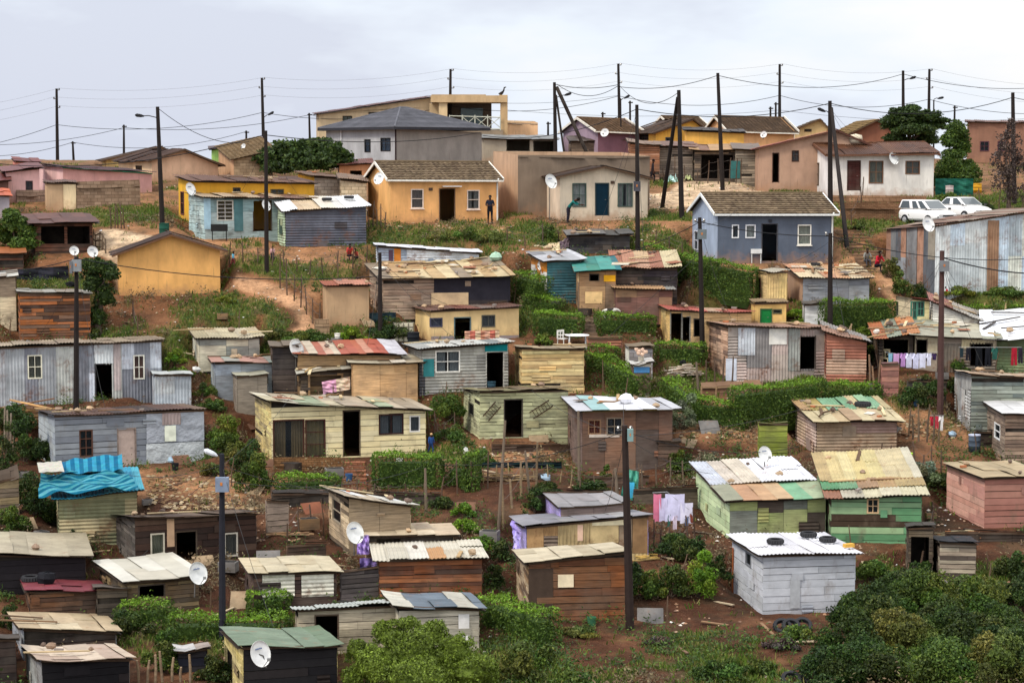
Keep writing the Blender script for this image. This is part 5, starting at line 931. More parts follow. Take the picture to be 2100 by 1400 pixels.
def hedge(label, x0, y0, x1, y1, hpx, th=.9, pal='mid', top='bright', dens=330, leaf=.055, group=None):
    A = hit(x0, y0); B_ = hit(x1, y1); rng = np.random.default_rng(int(x0*3+y0*7+hpx)); A = Vector((A.x, A.y, A.z)); L = (B_-A).length; H_ = hpx*A.y/F
    u = np.array((B_-A)/L); nv = np.array(Vector((-u[1], u[0], 0)).normalized()); root = empty('hedge', (A+B_)/2, label, 'hedge', 0, group); Vs, Cs = [], []
    for face, area in (('f', L*H_), ('b', L*H_*.5), ('t', L*th), ('l', th*H_), ('r', th*H_)):
        n = int(area*dens); s = rng.random(n); v = rng.random(n); q = rng.normal(0, .03, n); Z = np.array([0, 0, 1.])
        lum = (fbm(s*L*1.1, v*2+ord(face), 4, 4)-.45)*.5+(rng.random(n) < .03)*rng.random(n)*.2
        if face == 't': P = np.array(A)+u*s[:, None]*L+nv*((v[:, None])*th)+Z*(H_+lum+q)[:, None]; d = np.tile(Z, (n, 1))
        elif face in 'fb': o = 0 if face == 'f' else th; sg = -1 if face == 'f' else 1; P = np.array(A)+u*s[:, None]*L+nv*(o+sg*(lum+q))[:, None]+Z*(v*H_)[:, None]; d = np.tile(nv*sg, (n, 1))
        else: o = 0 if face == 'l' else L; sg = -1 if face == 'l' else 1; P = np.array(A)+u*(o+sg*(lum+q))[:, None]+nv*(s[:, None])*th+Z*(v*H_)[:, None]; d = np.tile(u*sg, (n, 1))
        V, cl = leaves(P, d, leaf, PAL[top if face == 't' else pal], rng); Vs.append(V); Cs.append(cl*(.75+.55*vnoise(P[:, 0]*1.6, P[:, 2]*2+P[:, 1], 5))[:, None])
    finish('foliage', Vs, Cs, (A+B_)/2, 'leaf', root)
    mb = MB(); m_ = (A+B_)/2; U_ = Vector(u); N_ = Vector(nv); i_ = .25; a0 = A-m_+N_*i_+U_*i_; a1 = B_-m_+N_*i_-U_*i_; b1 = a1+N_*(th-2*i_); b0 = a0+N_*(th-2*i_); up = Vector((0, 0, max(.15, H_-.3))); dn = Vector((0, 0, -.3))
    mb.hexa([a0+dn, a1+dn, b1+dn, b0+dn, a0+up, a1+up, b1+up, b0+up], PAL[pal][0]); mb.build('hedge_core', 'leaf', root); return root  # solid box added inside the leaves to block see-through
def limbs(mb, base, top, r0, col, rng, targets, n=7):
    base = Vector(base); top = Vector(top); m = base.lerp(top, .5)+Vector((rng.normal(0, .1), rng.normal(0, .1), 0)); mb.tube([base-Vector((0, 0, .3)), base.lerp(m, .5), m, top], [r0*1.25, r0, r0*.85, r0*.6], n, col)
    for t in targets:
        t = Vector(t); s = base.lerp(top, rng.uniform(.55, .95)); mid = s.lerp(t, .5)+Vector((rng.normal(0, .15), rng.normal(0, .15), rng.uniform(0, .3))); mb.tube([s, mid, t], [r0*.5, r0*.32, r0*.12], 5, col)
def tree(label, cx, yb, blobs, pal='mid', dens=120, leaf=.1, r0=.16, name='tree', Y=None, bark=(.09, .065, .05), group=None, depthf=.8):
    """blobs in picture rows: (x, y, w, h, dy metres)"""
    b = hit(cx, yb) if Y is None else at(cx, yb, Y)
    if Y: b.z = min(b.z, float(ground_h(b.x, b.y)))
    rng = np.random.default_rng(int(cx+yb*3)); root = empty(name, b, label, 'tree', 0, group); px = b.y/F; Vs, Cs, T = [], [], []; core_ = MB()
    for (x, y, w, h, dy) in blobs:
        c = at(x, y, b.y+dy); r = (w*px/2, w*px/2*depthf, h*px/2); P, d = blob_pts(c, r, dens, rng, low=-.6); V, cl = leaves(P, d, leaf, PAL[pal], rng); Vs.append(V); Cs.append(cl*rng.uniform(.82, 1.18)); T.append(c-b)
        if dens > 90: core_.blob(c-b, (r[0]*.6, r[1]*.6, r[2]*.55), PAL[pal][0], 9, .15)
    cr = finish('crown', Vs, Cs, b, 'leaf', root); tk = MB(); cz = sum((t.z for t in T))/len(T)
    limbs(tk, (0, 0, 0), (rng.normal(0, .1), 0, cz*.8), r0, bark, rng, T); tk.build('trunk', 'wood', root); core_.build('inner_crown', 'leaf', root); return root
# trees
tree('broad round dark green tree between the green house and the grey hipped house', 625, 368, [(600, 318, 110, 64, 0), (560, 328, 78, 60, .3), (670, 318, 110, 62, .2), (700, 332, 66, 50, 0), (628, 335, 130, 54, -.8), (575, 345, 80, 38, -.6), (640, 300, 74, 34, .4), (545, 318, 44, 40, .6)], 'dark', 120, .14)
tree('spreading layered tree behind the white house', 1868, 330, [(1860, 236, 90, 34, 0), (1835, 256, 66, 30, .4), (1905, 240, 62, 30, -.3), (1920, 258, 60, 26, .2), (1870, 268, 100, 34, -.5), (1835, 285, 60, 26, 0), (1900, 286, 60, 30, .3), (1870, 222, 40, 18, 0), (1935, 248, 36, 16, 0), (1850, 250, 100, 34, .2), (1890, 262, 90, 36, 0), (1875, 300, 80, 40, .4)], 'dark', 190, .10, Y=150)
tree('upright yellow green tree beside the white house', 1962, 388, [(1962, 270, 62, 54, 0), (1948, 290, 48, 44, -.3), (1975, 300, 52, 54, .2), (1958, 318, 60, 30, -.2), (1950, 345, 70, 50, -.6), (1985, 350, 60, 60, -.2), (1965, 372, 110, 40, -.5), (1930, 372, 60, 40, 0)], 'mid', 200, .085)
tree('bare brown thorny tree at the right edge above the tall shed', 2068, 432, [(2068, 300, 60, 90, 0), (2085, 340, 60, 80, .3), (2058, 370, 60, 80, -.3), (2080, 400, 60, 60, 0), (2048, 330, 40, 60, 0), (2072, 262, 30, 40, 0)], 'bare', 60, .085, r0=.14)
tree('leafy green tree at the left edge behind the dark porch', 36, 545, [(30, 462, 80, 50, 0), (62, 480, 56, 44, -.3), (10, 486, 60, 50, .2), (45, 502, 80, 34, -.5), (20, 440, 44, 26, 0)], 'mid', 150, .1)
tree('tall dark creeper covered tree against the orange gable house', 205, 690, [(205, 548, 72, 44, 0), (225, 562, 50, 50, -.2), (190, 580, 56, 60, 0), (215, 610, 52, 60, 0), (200, 650, 44, 70, 0), (178, 545, 36, 36, .2)], 'dark', 150, .09)
# big foreground bushes
tree('big fluffy yellow green bush in front of the cream shacks', 845, 1470, [(845, 1345, 200, 130, 0), (770, 1370, 120, 110, -.4), (735, 1335, 70, 70, .3), (930, 1340, 120, 110, .2), (880, 1300, 110, 70, .5), (800, 1305, 90, 70, .2), (960, 1380, 130, 90, -.4), (850, 1390, 190, 100, -1.2), (1000, 1385, 60, 80, 0), (720, 1390, 50, 70, -.5), (838, 1278, 60, 40, .2), (780, 1290, 40, 40, .2)], 'fresh', 420, .048, name='bush', Y=65)
B_ = 'bushes beside the shacks on the slope'
for a in [
 ('trimmed bright bush beside the long tin house, upper one', 360, 744, 52, 34, 'bright'), ('trimmed bright bush beside the long tin house, lower one', 368, 770, 62, 26, 'bright'),
 ('bushy green shrub left of the blue grey hut', 422, 812, 60, 34, 'mid'), ('low green shrub left of the taupe box', 440, 840, 80, 34, 'mid'),
 ('pale green rounded bush right of the crumpled silver wall', 456, 910, 66, 82, 'fresh'), ('olive bush on the bank between the grey and yellow shacks', 490, 955, 72, 76, 'olive'), ('dark tall bush left of the stone terrace', 516, 1010, 86, 100, 'mid'),
 ('bright clipped bush below the taupe outhouse, left one', 722, 696, 52, 42, 'bright'), ('low bright clipped bush below the taupe outhouse, right one', 745, 706, 74, 26, 'bright'), ('dark bush behind the pole near the taupe outhouse', 800, 696, 110, 56, 'dark'),
 ('green shrub between yellow house and the cream plank cabin', 915, 856, 96, 56, 'mid'), ('soft green bush on the bank below the cream plank cabin', 990, 950, 60, 34, 'mid'),
 ('bright leafy bush by the footpath, uppermost', 952, 1058, 60, 42, 'bright'), ('bright leafy bush by the footpath, middle one', 958, 1092, 78, 44, 'bright'), ('bright leafy bush by the footpath, lowest', 988, 1128, 84, 40, 'bright'),
 ('round clipped bush in the bare yard below the ivy bank', 1394, 968, 60, 58, 'mid'), ('small green bush at the foot of the tall brown shack', 1246, 992, 46, 44, 'mid'), ('grey green weedy shrub right of the round clipped bush', 1452, 962, 86, 54, 'grey'), ('low weedy shrub behind the white satellite dish', 1500, 955, 70, 30, 'olive'),
 ('tall bright green bush left of the pale grey shack', 1432, 1222, 104, 108, 'bright'), ('dark shrub behind the thick wooden pole', 1320, 1226, 100, 74, 'mid'), ('tangled weedy shrub under the washing line', 1390, 1140, 96, 66, 'dark'),
 ('grey green shrub beside the cream corrugated roof', 1892, 990, 84, 64, 'grey'), ('dark shrub right of the scrap pen', 2072, 1180, 92, 58, 'dark'), ('green bush under the white washing', 1880, 835, 84, 66, 'dark'), ('green bush below the dark washing at right', 1955, 762, 70, 36, 'mid'),
 ('leafy green weeds beside the corner of the green shack', 1790, 1190, 90, 70, 'mid'), ('low shrub in the gully at the bottom', 1480, 1398, 130, 74, 'mid'), ('spiky young tree by the tall shed wall', 1852, 606, 40, 66, 'mid'), ('scrubby green bush at the corner of the tall shed', 1830, 570, 50, 50, 'olive'), ('dark green bush by the tall shed wall', 1888, 612, 50, 44, 'dark'),
 ('green bush on the bank below the orange tiled house', 960, 490, 64, 34, 'mid'), ('wide bush on the bank below the orange tiled house', 1005, 496, 74, 24, 'olive'), ('round bush on the bank above the pale tarpaulin', 1128, 492, 44, 38, 'mid'), ('low bush on the grassy bank left of the pale tarpaulin', 905, 492, 60, 22, 'olive'),
 ('dark overgrown bush below the lumber pile', 50, 945, 100, 110, 'dark'), ('dark overgrown bush left of the turquoise tarpaulin', 70, 1055, 110, 110, 'dark'), ('dark bush between tarpaulin shed and beige roof', 150, 1110, 60, 46, 'dark'), ('tall dark shrub at the left edge by the leaning planks', 10, 980, 60, 140, 'dark'),
 ('weedy bush right of the ivy bank', 1400, 880, 70, 90, 'grey'), ('leafy maize like plants beside the white plastic table', 1115, 706, 46, 30, 'fresh'), ('green bush by the white house path', 1610, 388, 50, 20, 'mid'), ('green bush by the wall of the brown pink house', 1572, 390, 30, 18, 'olive'),
 ('dark bush between the two rows of outhouses', 1630, 650, 60, 22, 'bright'), ('low green bush below the grey boarded shack', 1640, 670, 66, 24, 'bright'), ('rounded yellow green bush right of the wooden fence rail', 1765, 700, 60, 44, 'fresh'), ('dark bush below the rounded yellow green bush', 1770, 742, 60, 50, 'mid'),
 ('low bush left of the black walled shack', 545, 1262, 90, 50, 'mid'), ('big green bush below the long left hedge', 332, 1378, 100, 110, 'mid'), ('dark leafy bush under the cream roofed hut', 275, 1300, 110, 70, 'dark'),
 ('small green weeds at the bottom of the gully', 1180, 1398, 120, 30, 'mid'), ('thorny scrub above the gully edge', 1600, 1330, 90, 30, 'bare'), ('patch of dry scrub left of the gully', 1350, 1320, 70, 22, 'bare')]:
    bush(*a[:5], pal=a[5], group=B_)
for a in [('dark leafy shrub at the top of the overgrown left corner', 25, 890, 90, 90, 'dark'), ('dark leafy shrub below the stack of planks at the left', 95, 950, 90, 80, 'dark'), ('mixed shrub at the left edge under the plank screen', 20, 1090, 100, 80, 'mid'), ('dark shrub behind the broad beige roof', 110, 1075, 90, 60, 'dark'),
 ('bush filling the gap above the stone terrace', 470, 925, 80, 60, 'mid'), ('dark bush beside the corner of the yellow board house', 505, 975, 80, 90, 'dark'), ('low bush by the crumpled silver wall', 440, 975, 60, 40, 'olive'),
 ('dark shrub row right of the vegetable patch, left one', 1120, 1012, 90, 36, 'dark'), ('dark shrub row right of the vegetable patch, right one', 1215, 1004, 90, 34, 'dark'), ('dark creeper mass behind the purple sided shack', 1095, 1050, 60, 60, 'dark'),
 ('dark shrub under the washing by the pale green shack', 1420, 1150, 90, 60, 'dark'), ('big dark shrub left of the bright green bush', 1375, 1222, 100, 84, 'dark'), ('dark shrub behind the bright green bush', 1470, 1190, 70, 70, 'dark'), ('dark shrub right of the thick wooden pole', 1305, 1190, 60, 50, 'dark'),
 ('dark weeds beside the scrap pen', 1885, 1195, 90, 60, 'dark'), ('dark weeds under the brown corrugated shack', 1855, 980, 90, 46, 'grey'), ('dark bush by the bare yard fence', 1930, 1000, 70, 46, 'dark'), ('dark shrub on the slope under the washing', 1905, 812, 90, 56, 'dark'), ('shrub on the bank by the weathered plank shack', 1955, 805, 60, 46, 'dark'),
 ('dark bush by the footpath below the hedge', 905, 1040, 60, 30, 'dark'), ('dark bush right of the clipped path bushes', 1030, 1150, 50, 60, 'dark'), ('dark bush behind the cream and rust roof', 1012, 1200, 50, 60, 'dark'), ('creeping plant over the bank by the plank cabin', 925, 905, 90, 44, 'mid'),
 ('shrub on the slope under the round tree', 620, 700, 110, 34, 'mid'), ('weedy shrub on the open slope', 560, 690, 80, 26, 'olive'), ('shrub under the creeper covered tree', 190, 700, 60, 30, 'dark'), ('shrub by the small stained white shack', 395, 700, 40, 24, 'olive'), ('low scrub beside the orange gable house', 465, 620, 50, 24, 'fresh'),
 ('green weeds along the wall of the tall shed', 1960, 606, 90, 22, 'fresh'), ('green weeds by the wall of the tall shed at the edge', 2060, 606, 90, 24, 'mid'), ('bushy weeds below the parked cars', 1760, 470, 60, 20, 'olive'), ('leafy garden shrub under the bare tree', 2010, 445, 90, 40, 'dark'), ('garden shrub right of the white house', 1940, 420, 70, 30, 'mid'),
 ('dark shrub beside the black walled shack', 440, 1395, 90, 70, 'dark'), ('dark shrub below the beige roofs at the left edge', 20, 1290, 60, 60, 'dark'), ('scrub on the edge of the gully', 1640, 1310, 90, 40, 'mid'), ('low scrub under the orange brown shack', 1180, 1300, 110, 22, 'olive'), ('trailing weeds in the red gully', 1560, 1380, 90, 40, 'mid')]:
    bush(*a[:5], pal=a[5], group=B_)
bush('rounded dark bush at the bottom centre right of the fluffy bush', 1062, 1398, 130, 100, 'olive', dens=230, leaf=.06, group=B_, Y=66.3); bush('tall clipped bush at the bottom centre by the red soil', 1120, 1398, 90, 110, 'mid', dens=230, leaf=.06, group=B_, Y=67.5)
Hg = 'hedges between the plots'
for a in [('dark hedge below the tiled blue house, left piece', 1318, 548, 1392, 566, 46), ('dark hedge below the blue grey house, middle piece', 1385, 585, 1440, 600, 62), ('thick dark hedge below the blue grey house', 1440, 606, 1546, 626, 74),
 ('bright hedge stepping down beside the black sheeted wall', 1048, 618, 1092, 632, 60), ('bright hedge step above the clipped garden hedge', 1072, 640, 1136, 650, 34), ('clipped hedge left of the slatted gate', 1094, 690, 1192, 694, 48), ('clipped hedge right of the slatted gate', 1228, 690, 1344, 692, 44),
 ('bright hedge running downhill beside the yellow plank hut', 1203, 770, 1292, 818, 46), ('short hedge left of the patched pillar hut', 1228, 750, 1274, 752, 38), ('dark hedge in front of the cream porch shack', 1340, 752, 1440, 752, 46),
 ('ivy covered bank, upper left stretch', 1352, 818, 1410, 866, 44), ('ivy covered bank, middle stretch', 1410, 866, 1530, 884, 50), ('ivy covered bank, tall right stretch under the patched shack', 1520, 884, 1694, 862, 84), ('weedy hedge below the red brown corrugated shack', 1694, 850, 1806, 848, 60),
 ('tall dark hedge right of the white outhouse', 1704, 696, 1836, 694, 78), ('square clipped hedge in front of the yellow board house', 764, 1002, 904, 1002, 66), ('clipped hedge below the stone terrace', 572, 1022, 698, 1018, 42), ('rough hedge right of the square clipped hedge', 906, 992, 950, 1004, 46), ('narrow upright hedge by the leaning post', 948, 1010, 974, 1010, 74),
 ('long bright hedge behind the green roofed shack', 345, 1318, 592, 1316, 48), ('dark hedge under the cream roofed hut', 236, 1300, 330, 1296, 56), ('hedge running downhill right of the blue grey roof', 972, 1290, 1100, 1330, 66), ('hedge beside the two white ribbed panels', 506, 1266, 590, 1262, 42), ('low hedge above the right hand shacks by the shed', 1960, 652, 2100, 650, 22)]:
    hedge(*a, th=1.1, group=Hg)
# the gully thicket: shrubs one can tell apart
rs = random.Random(5)
TH = [(1790, 1290, 190, 120, 'left of the middle'), (1900, 1262, 190, 110, 'in the upper middle'), (2010, 1280, 180, 120, 'in the upper right'), (2090, 1252, 130, 90, 'at the right edge, upper one'), (1740, 1345, 170, 110, 'at the left slope'), (1850, 1345, 210, 130, 'in the centre'), (1960, 1345, 200, 120, 'right of the centre'), (2065, 1345, 180, 120, 'at the right edge, middle one'), (1705, 1398, 160, 90, 'at the lower left corner'), (1800, 1398, 210, 110, 'at the bottom, second from left'), (1920, 1398, 220, 120, 'at the bottom middle'), (2040, 1398, 190, 120, 'at the bottom, second from right'), (1860, 1222, 150, 70, 'just right of the pale grey shack'), (1985, 1226, 150, 66, 'below the scrap pen'), (2100, 1398, 120, 110, 'in the lower right corner'), (1765, 1256, 100, 70, 'touching the pale grey shack'), (1930, 1300, 180, 90, 'behind the central shrubs'), (2040, 1300, 150, 90, 'behind the right hand shrubs'), (1830, 1310, 160, 80, 'behind the centre left shrubs'), (1680, 1360, 90, 50, 'highest on the left slope')]
for i, (x, y, w, h, l) in enumerate(TH):
    bush('dense green shrub of the gully thicket, '+l, x, y, w, h, rs.choice(['dark', 'dark', 'mid', 'olive', 'dark']), dens=300, leaf=.055, name='shrub', group='shrubs of the lower right thicket')
# ================================================================ poles, wires, dishes
DK = (.022, .017, .015); WDP = (.075, .055, .042)
PL = {}
def lsize(base, px): return px*base.y/F
def pole(key, label, xt, yt, xb, yb, r=.11, Y=None, arms=(), lamp=None, box=None, caps=False, col=DK, group=None, name='utility_pole', brace=(), lcol='2a2a2c'):
    b = hit(xb, yb) if Y is None else at(xb, yb, Y); root = empty(name, b, label, 'power pole' if lamp is None else 'street lamp', 0, group)
    if Y is not None: b.z = min(b.z, float(ground_h(b.x, b.y))); root.location = b
    t = at(xt, yt, b.y); mb = MB(); mb.tube([-(t-b).normalized()*.8, (t-b)*.5, t-b], [r*1.2, r, r*.78], 8, col); mb.build('pole', 'paint', root); PL[key] = t
    for (x, y, s) in arms:                                          # insulators standing off the pole
        p = at(x, y, b.y)-b; q = p+Vector((s*.22, 0, 0)); m = MB(); m.tube([p, q], .035, 6, DK); m.lathe([(.0, -.02), (.075, 0), (.05, .06), (.075, .09), (.04, .15), (0, .16)], 8, DK, q); m.build('insulator', 'gloss', root)
    if lamp:
        x, y, yp = lamp; e = at(x, y, b.y)-b; p0 = at(xt+(xb-xt)*(yp-yt)/(yb-yt), yp, b.y)-b; m = MB(); m.tube([p0, p0.lerp(e, .6)+Vector((0, 0, .06)), e], .03, 6, DK); a = m.build('lamp_arm', 'paint', root)
        d = (e-p0).normalized(); h = MB(); c = H(lcol); h.tube([e-d*.1, e+d*.08, e+d*.32, e+d*.42], [.04, .09, .1, .04], 8, c); h.build('lamp_head', 'paint', root)
    if box:
        for (x0, y0, x1, y1, c, f) in box:
            p = at((x0+x1)/2, (y0+y1)/2, b.y)-b; w = lsize(b, x1-x0)/2; h_ = lsize(b, y1-y0)/2; m = MB(); m.box(p.x-w, -.1-f-.22, p.z-h_, p.x+w, -.1-f, p.z+h_, H(c)); o = m.build('meter_box', 'paint', root)
            s = MB(); s.box(p.x-w*.25, -.1-f-.235, p.z-h_*.1, p.x+w*.1, -.1-f-.222, p.z+h_*.35, H('c07840')); s.build('warning_mark', 'paint', o)
    for (x0, y0, x1, y1) in brace:
        B0 = hit(x1, y1); m = MB(); m.tube([at(x0, y0, b.y)-b, (B0-b)-Vector((0, 0, .5))], [r*.75, r], 7, col); m.build('brace', 'paint', root)
    if caps:
        m = MB(); m.tube([t-b+Vector((-.15, 0, -.15)), t-b+Vector((.25, 0, -.15))], .06, 6, DK); m.build('pole_cap', 'paint', root)
    return root
HVG = 'tall ridge power poles'; SMG = 'short distant poles on the ridge'
HV = [(116, 182, 118, 335), (537, 160, 541, 300), (924, 142, 922, 300), (1268, 131, 1272, 325), (1599, 132, 1599, 300), (1906, 142, 1904, 300)]
HL = ['tall ridge power pole behind the pink houses, leftmost of six', 'tall ridge power pole above the round dark tree', 'tall ridge power pole in front of the villa porch', 'tall ridge power pole beside the purple gabled house', 'tall ridge power pole right of the dark tiled roof', 'tall ridge power pole rising behind the spreading tree']
for i, ((a, b_, c, d), l) in enumerate(zip(HV, HL)):
    Yp = 172; pole('h%d' % i, l, a, b_, c, d, .13, Yp, arms=[(a, b_+3, 1), (a, b_+21, -1), (a+1, b_+39, 1)], group=HVG)
for i, (a, b_, c, d, l) in enumerate([(149, 290, 151, 330, 'short pole behind the pink houses'), (254, 256, 254, 320, 'short pole above the cream house roof'), (634, 232, 636, 285, 'short pole left of the cream villa'), (505, 268, 505, 300, 'short pole above the green house'), (1236, 230, 1236, 262, 'short pole above the purple house roof'), (1292, 207, 1293, 270, 'short pole right of the tall pole by the purple house'), (1580, 219, 1581, 290, 'short pole above the dark tiled roof, nearer one'), (1591, 210, 1591, 250, 'short pole above the dark tiled roof, farther one'), (1958, 217, 1957, 262, 'short pole between the tree crowns'), (1124, 250, 1124, 285, 'short pole behind the low grey outbuilding')]):
    pole('s%d' % i, l, a, b_, c, d, .10, 178, group=SMG, caps=True)
pole('p11', 'wooden lamp pole between the pink and yellow houses', 323, 219, 334, 486, .13, lamp=(292, 238, 242))
pole('p12', 'wooden pole in front of the turquoise shack', 545, 268, 547, 558, .11, lamp=(553, 234, 290) if False else None)
pole('p13', 'wooden pole with two leaning struts behind the taupe parapet', 1137, 169, 1140, 345, .13, 143, lamp=(1160, 195, 202))
def strut(label, x0, y0, x1, y1, Y, r=.1):
    a, b = at(x0, y0, Y), at(x1, y1, Y); o = empty('leaning_strut', b, label, 'pole'); m = MB(); m.tube([a-b, Vector((0, 0, 0)), (b-a).normalized()*.5], r, 7, DK); m.build('pole', 'wood', o)
strut('thick strut leaning from the pole behind the taupe parapet', 1141, 178, 1207, 322, 143, .13); strut('thin strut leaning from the pole behind the taupe parapet', 1140, 195, 1158, 322, 143, .08)
pole('p14', 'wooden pole in front of the off white gable house', 1306, 215, 1308, 520, .12, box=[(1299, 372, 1313, 392, '4a4a50', 0)])
pole('p15', 'wooden pole with a strut at the sandy road', 1392, 185, 1398, 446, .14, brace=[(1390, 200, 1356, 424)])
pole('p16', 'wooden pole on the verge in front of the stalls', 1472, 150, 1482, 390, .13)
pole('p17', 'wooden pole with a lamp before the white house', 1702, 207, 1703, 440, .14, lamp=(1690, 228, 233), brace=[(1705, 222, 1740, 512)])
pole('p18', 'lamp pole standing in the spreading tree', 1852, 145, 1853, 320, .13, 158, lamp=(1868, 161, 166))
pole('p19', 'wooden pole behind the bare thorny tree', 2077, 190, 2080, 420, .14)
pole('p19l', 'distant lamp pole peeping out right of the spreading tree', 1915, 205, 1915, 300, .07, 166, lamp=(1925, 202, 204)); pole('p2l', 'distant lamp beside the pole above the round tree', 540, 240, 541, 300, .06, 160, lamp=(552, 235, 242)); pole('p4l', 'distant lamp beside the pole near the purple house', 1273, 202, 1274, 300, .06, 160, lamp=(1282, 201, 206))
pole('p20', 'wooden pole with a grey box before the blue grey house', 1435, 446, 1441, 742, .12, arms=[(1435, 455, -1), (1435, 455, 1)], box=[(1430, 470, 1448, 490, '6a7274', 0)])
pole('p21', 'wooden pole before the grey boarded shack', 1703, 478, 1702, 712, .13, arms=[(1703, 482, -1)])
pole('p22', 'brown pole with a grey meter box before the pale green grey roof', 1932, 514, 1928, 852, .14, box=[(1925, 534, 1944, 556, '76787a', 0)], col=(.075, .04, .035))
pole('p23', 'pole with two grey meter boxes before the long tin house', 157, 526, 156, 868, .12, box=[(150, 532, 168, 556, '84888a', 0), (146, 535, 151, 560, '6a6c70', .05)])
pole('p24', 'wooden pole before the long plank shack', 779, 518, 780, 704, .11)
pole('p25', 'tall black street lamp post with a grey meter box', 455, 930, 456, 1312, .11, lamp=(441, 932, 938), box=[(444, 976, 471, 1006, '7a8698', 0)], col=(.02, .02, .026), name='street_lamp', lcol='c8ccd0')
pole('p26', 'thick dark wooden pole right of the orange brown shack', 1281, 872, 1292, 1290, .135, arms=[(1281, 882, -1), (1281, 882, 1)], box=[(1286, 878, 1298, 903, '7a9694', -.05)], col=(.03, .02, .017))
def wire(p, q, sag, r=.016, n=14, label=None, group=None, cat='power line'):
    L = (q-p).length; mid = (p+q)/2; m = MB(); m.tube([p.lerp(q, i/n)-Vector((0, 0, sag*4*(i/n)*(1-i/n)))-mid for i in range(n+1)], r, 4, (.02, .02, .022) if r > .0115 else (.18, .18, .19) if r < .008 else (.05, .05, .05), cap=False)
    o = m.build('power_line', 'paint'); o.location = mid; return tag(o, label, cat, group)
WG = 'thin wires strung along the ridge poles'; WL_ = 'thin power wire strung across the sky between the tall ridge poles'
ex0 = at(-150, 214, 172); ex1 = at(2260, 172, 172)
OR_ = ['left of the first', 'between the first and second', 'between the second and third', 'between the third and fourth', 'between the fourth and fifth', 'between the fifth and sixth', 'right of the sixth']
for (dy, sx), wn in zip(((3, 1), (21, -1), (39, 1)), ('top', 'middle', 'lowest')):
    ps = [at(-260, 238+dy-6, 172)]+[at(a+sx*5, b_+dy-4, 172) for a, b_, c, d in HV]+[at(2260, 172+dy, 172)]
    for k_, (a, b_) in enumerate(zip(ps[:-1], ps[1:])): wire(a, b_, .55, .0075, label='%s thin wire %s of the tall ridge poles' % (wn, OR_[k_]), group=WG)
lo = [(-260, 318), (116, 256), (538, 231), (922, 217), (1269, 197), (1599, 196), (1905, 204), (2260, 222)]
for k_, (a, b_) in enumerate(zip(lo[:-1], lo[1:])): wire(at(*a, 171), at(*b_, 171), .8, .02, label='thicker low cable %s of the tall ridge poles' % OR_[k_], group='cables below the ridge wires')
def W2(x0, y0, Y0, x1, y1, Y1, sag, label, r=.02): wire(at(x0, y0, Y0), at(x1, y1, Y1), sag, r, label=label)
Yp = {k: v.y for k, v in PL.items()}
W2(-60, 330, 126, 545, 276, Yp['p12'], .9, 'black cable from the left edge to the pole by the turquoise shack', .022)
W2(-60, 296, 176, 254, 262, 178, .5, 'thin cable over the pink houses to the short pole'); W2(254, 262, 178, 634, 236, 178, .6, 'thin cable between short poles above the cream house'); W2(-60, 320, 176, 149, 292, 178, .4, 'lowest thin cable at the left edge of the sky'); W2(149, 292, 178, 505, 270, 178, .9, 'thin cable from the short pole by the pink houses to the green house')
W2(325, 223, Yp['p11'], 537, 283, 150, 1.0, 'slack cable falling from the lamp pole towards the green house'); W2(545, 277, Yp['p12'], 985, 272, 140, .5, 'cable from the pole by the turquoise shack across the grey hipped roof', .022); W2(634, 234, 178, 672, 240, 172, .1, 'short cable running to the villa eave')
W2(1138, 173, 143, 1268, 174, 143, .25, 'tight cable between the strutted pole and the tall ridge pole'); W2(1142, 173, 143, 1268, 176, 143, .75, 'slack cable hanging between the strutted pole and the tall ridge pole'); W2(1268, 173, 143, 1391, 190, Yp['p15'], .95, 'slack cable hanging to the pole at the sandy road'); W2(1268, 178, 143, 1472, 155, Yp['p16'], .4, 'cable rising to the pole on the verge')
W2(1472, 155, Yp['p16'], 1852, 152, 158, .9, 'long cable from the verge pole to the lamp pole in the tree'); W2(1852, 152, 158, 2220, 168, 160, .8, 'cable leaving the tree lamp pole to the right'); W2(990, 278, 140, 1306, 224, Yp['p14'], .7, 'cable rising from the grey roof to the pole by the gable house', .022); W2(1306, 224, Yp['p14'], 1702, 212, Yp['p17'], .6, 'cable from the gable house pole to the white house pole', .022)
W2(1702, 212, Yp['p17'], 2077, 200, Yp['p19'], .8, 'cable from the white house pole to the pole by the bare tree', .022); W2(2077, 200, Yp['p19'], 2240, 212, 135, .2, 'cable leaving the bare tree pole to the right'); W2(1040, 226, 170, 1599, 226, 171, .5, 'faint low cable across the ridge houses', .012); W2(1599, 226, 171, 2200, 236, 171, .7, 'faint low cable behind the trees', .012); W2(1040, 212, 170, 1268, 196, 171, .2, 'faint cable leaving the villa chimney', .012)
W2(-60, 556, 104, 157, 530, Yp['p23'], .25, 'cable from the left edge to the pole with two meter boxes'); W2(157, 530, Yp['p23'], 779, 566, Yp['p24'], .5, 'long cable sagging past the orange gable wall', .022); W2(779, 566, Yp['p24'], 1100, 520, 116, .5, 'cable over the roof strewn with scrap'); W2(1100, 520, 116, 1435, 455, Yp['p20'], .9, 'cable crossing to the pole before the blue grey house'); W2(1435, 455, Yp['p20'], 1703, 484, Yp['p21'], .2, 'cable across the front of the blue grey house', .022); W2(1703, 484, Yp['p21'], 2200, 520, 108, .7, 'cable across the tall corrugated shed'); W2(1932, 528, Yp['p22'], 2200, 560, 96, .3, 'thick cable leaving the brown pole to the right', .03)
